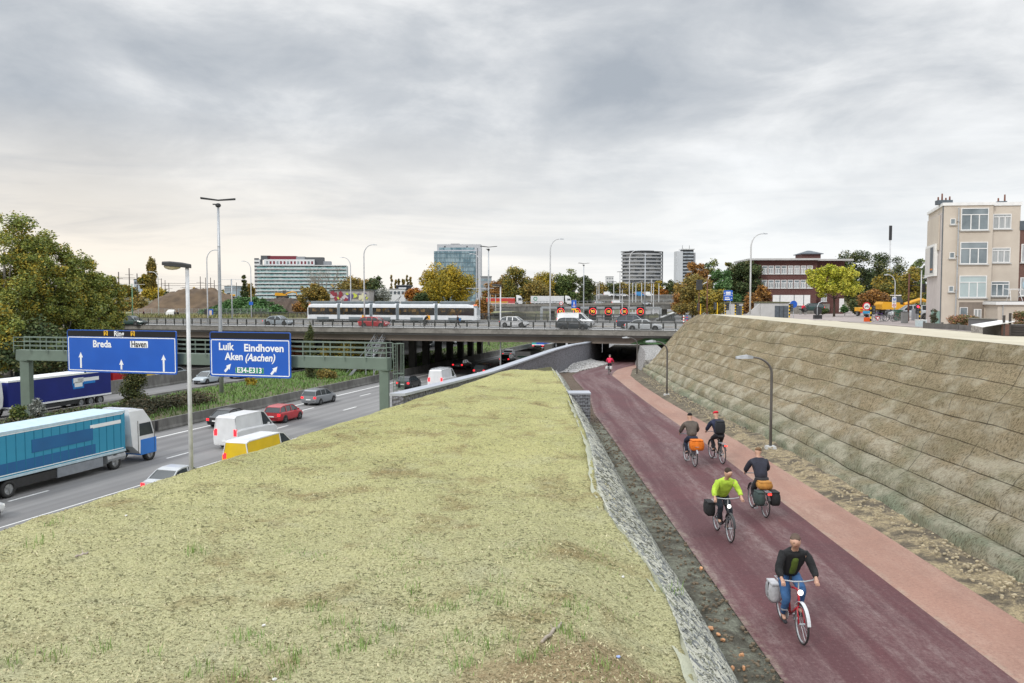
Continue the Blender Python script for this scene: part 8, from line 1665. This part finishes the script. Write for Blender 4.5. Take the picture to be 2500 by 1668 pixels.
shrub('pale green creeper on top of the block wall', 2420, 800, 786, 60, 61, 'lime', 900, ls=.06, name='creeper'); shrub('reddish bush behind the timber shed', 2492, 812, 755, 46, 60, 'pink', 1600, ls=.075)
# median planting
MG = 'clipped ivy columns in the median'
def med(px, k): m = (px - CX) / F; Y = k * CH / (0.298 - m); p = HW(k, Y, .3); return p
def col(label, px, k, ytop, wpx, pal='ivy', n=4200):
    p = med(px, k); H = D(px, ytop, p.y).z - .3; W_ = wpx / F * p.y * 1.15; r = thing('columnar_tree', label, 'tree', tuple(p), 0, MG); g = random.Random(int(px)); bl = []
    for i in range(26): t = (i + .5) / 26; w_ = W_ * .5 * (1 if t < .8 else (1 - t) / .2 * .8 + .2); rb = w_ * .8; a = g.uniform(0, 6.28); bl.append((Vector((w_ * .22 * math.cos(a), w_ * .22 * math.sin(a), t * (H - .4) + .2)), (rb, rb, H * .075), rb))
    o = bpy.data.objects.new('crown', crown_mesh('crown', PAL[pal], bl, n * 2, .09, int(px))); C.objects.link(o); o.parent = r; m_ = MB(); m_.tube((0, 0, 0), (0, 0, H * .8), .12, .05, 6); m_.build('trunk', BARK, r)
col('thick leafy ivy column below the Breda sign', 321, 5.3, 862, 62, 'ivy', 5200); col('tall slim ivy column right of the Luik sign', 756, 5.15, 790, 26, 'ivy', 4200)
col('short dark ivy column under the emergency stair', 838, 5.2, 858, 18, 'ivy', 1500)
def hedge(label, k, Y0, Y1, h, w_, pal, n, ls=.10, name='hedge', seed=1):
    g = random.Random(seed); bl = []; N = int((Y1 - Y0) / .7); c0 = HW(k, Y0, .3)
    for i in range(N): Yq = Y0 + (Y1 - Y0) * (i + .5) / N; q = HW(k + g.uniform(-1, 1) * w_ / CH * .35, Yq, .3) - c0; hh = h * g.uniform(.75, 1.12); bl.append((q + Vector((0, 0, hh * .45)), (w_ * .5, .9, hh * .5), 1))
    r = thing('hedge' if name == 'hedge' else name, label, 'hedge', tuple(c0)); o = bpy.data.objects.new('leaves', crown_mesh('leaves', PAL[pal], bl, int(n * 1.8), ls, seed)); C.objects.link(o); o.parent = r; o['kind'] = 'stuff'
hedge('dark clipped hedge in the median behind the big lamp post', 5.0, 64, 84, 1.55, 3.6, 'hedge', 15000, seed=2); hedge('low brownish ground-cover hedge along the dark blue lorry', 5.5, 58, 80, .6, 4.5, 'hedge', 8000, seed=3)
hedge('ragged low hedge at the foot of the gantry post', 5.1, 50, 66, .75, 5.0, 'ivy', 9000, seed=4)
def mshrub(label, px, k, ytop, wpx, pal, n, ls=.12): p = med(px, k); yb = 721 + CH * F / p.y - 6; return shrub(label, px, yb, ytop, wpx, p.y, pal, n, ls=ls, group='shrubs in the median')
mshrub('yellowish small tree under the Luik sign', 613, 5.4, 918, 30, 'yellow', 900); mshrub('grey-green bush beside the gantry post foot', 92, 5.35, 968, 46, 'grey', 1100); mshrub('twiggy green bush left of the gantry post', 46, 5.4, 985, 50, 'green', 1100)
mshrub('large arching shrub between the gantry and the bridge', 865, 5.2, 815, 110, 'mixed', 5200, .15); mshrub('arching yellow-green shrub left of the emergency stair', 810, 5.5, 812, 70, 'mixed', 3000, .15); mshrub('brown thicket right of the slim ivy column', 795, 5.0, 900, 60, 'olive', 1800, .13); mshrub('dark bush under the landing of the stair', 880, 5.0, 888, 50, 'ivy', 1800, .13)
# green heap foliage and grass along the site
bl = []; g = random.Random(9)
for i in range(170):
    u = g.random(); e = lerp([(0, 0), (.2, .55), (.4, .95), (.7, .9), (.9, .35), (1, 0)], u)[0]; a, b_ = D(495, 767, 186), D(690, 767, 186); hh = e * 3.1; f = g.random(); bl.append((Vector((a.x + (b_.x - a.x) * u, 184 + 5 * f, a.z + hh * f + .3)), (.8, .8, .7), 1))
r = thing('leafy_thicket', 'dense fresh green thicket covering the heap before the apartment block', 'thicket', (0, 0, 0)); o = bpy.data.objects.new('leaves', crown_mesh('leaves', PAL['bush'], bl, 14000, .26, 5)); C.objects.link(o); o.parent = r; o['kind'] = 'stuff'
sp_ = []
for _ in range(9000): x = rnd.uniform(-92, -28); y = rnd.uniform(168, 192); sp_.append(((x, y, DZ + .03), rnd.uniform(.2, .7)))
blades('verge_weeds', sp_, pm('weeds', (.16, .19, .06), (.24, .20, .10), .3, .9), 'weeds and grass along the site fence', 0, 0, .10)
sp_ = []
for _ in range(5000): a = rnd.random(); x = 13 + 26 * a; y = 150 + rnd.random() * 30; sp_.append(((x, y, ground_z(x, y)), rnd.uniform(.2, .6)))

bl = []; g = random.Random(21)
for i in range(150): x = -900 + 1700 * i / 150; hh = g.uniform(7, 15); bl.append((Vector((x, 1150 + g.uniform(-40, 40), 6.6 + hh * .45)), (g.uniform(8, 16), 10, hh * .55), 1))
r = thing('far_wood', 'low dark belt of trees along the far horizon', 'wood', (0, 0, 0)); o = bpy.data.objects.new('leaves', crown_mesh('leaves', PAL['olive'][:3] + PAL['dark'][:3], bl, 16000, 2.0, 8)); C.objects.link(o); o.parent = r; o['kind'] = 'stuff'; r['kind'] = 'stuff'
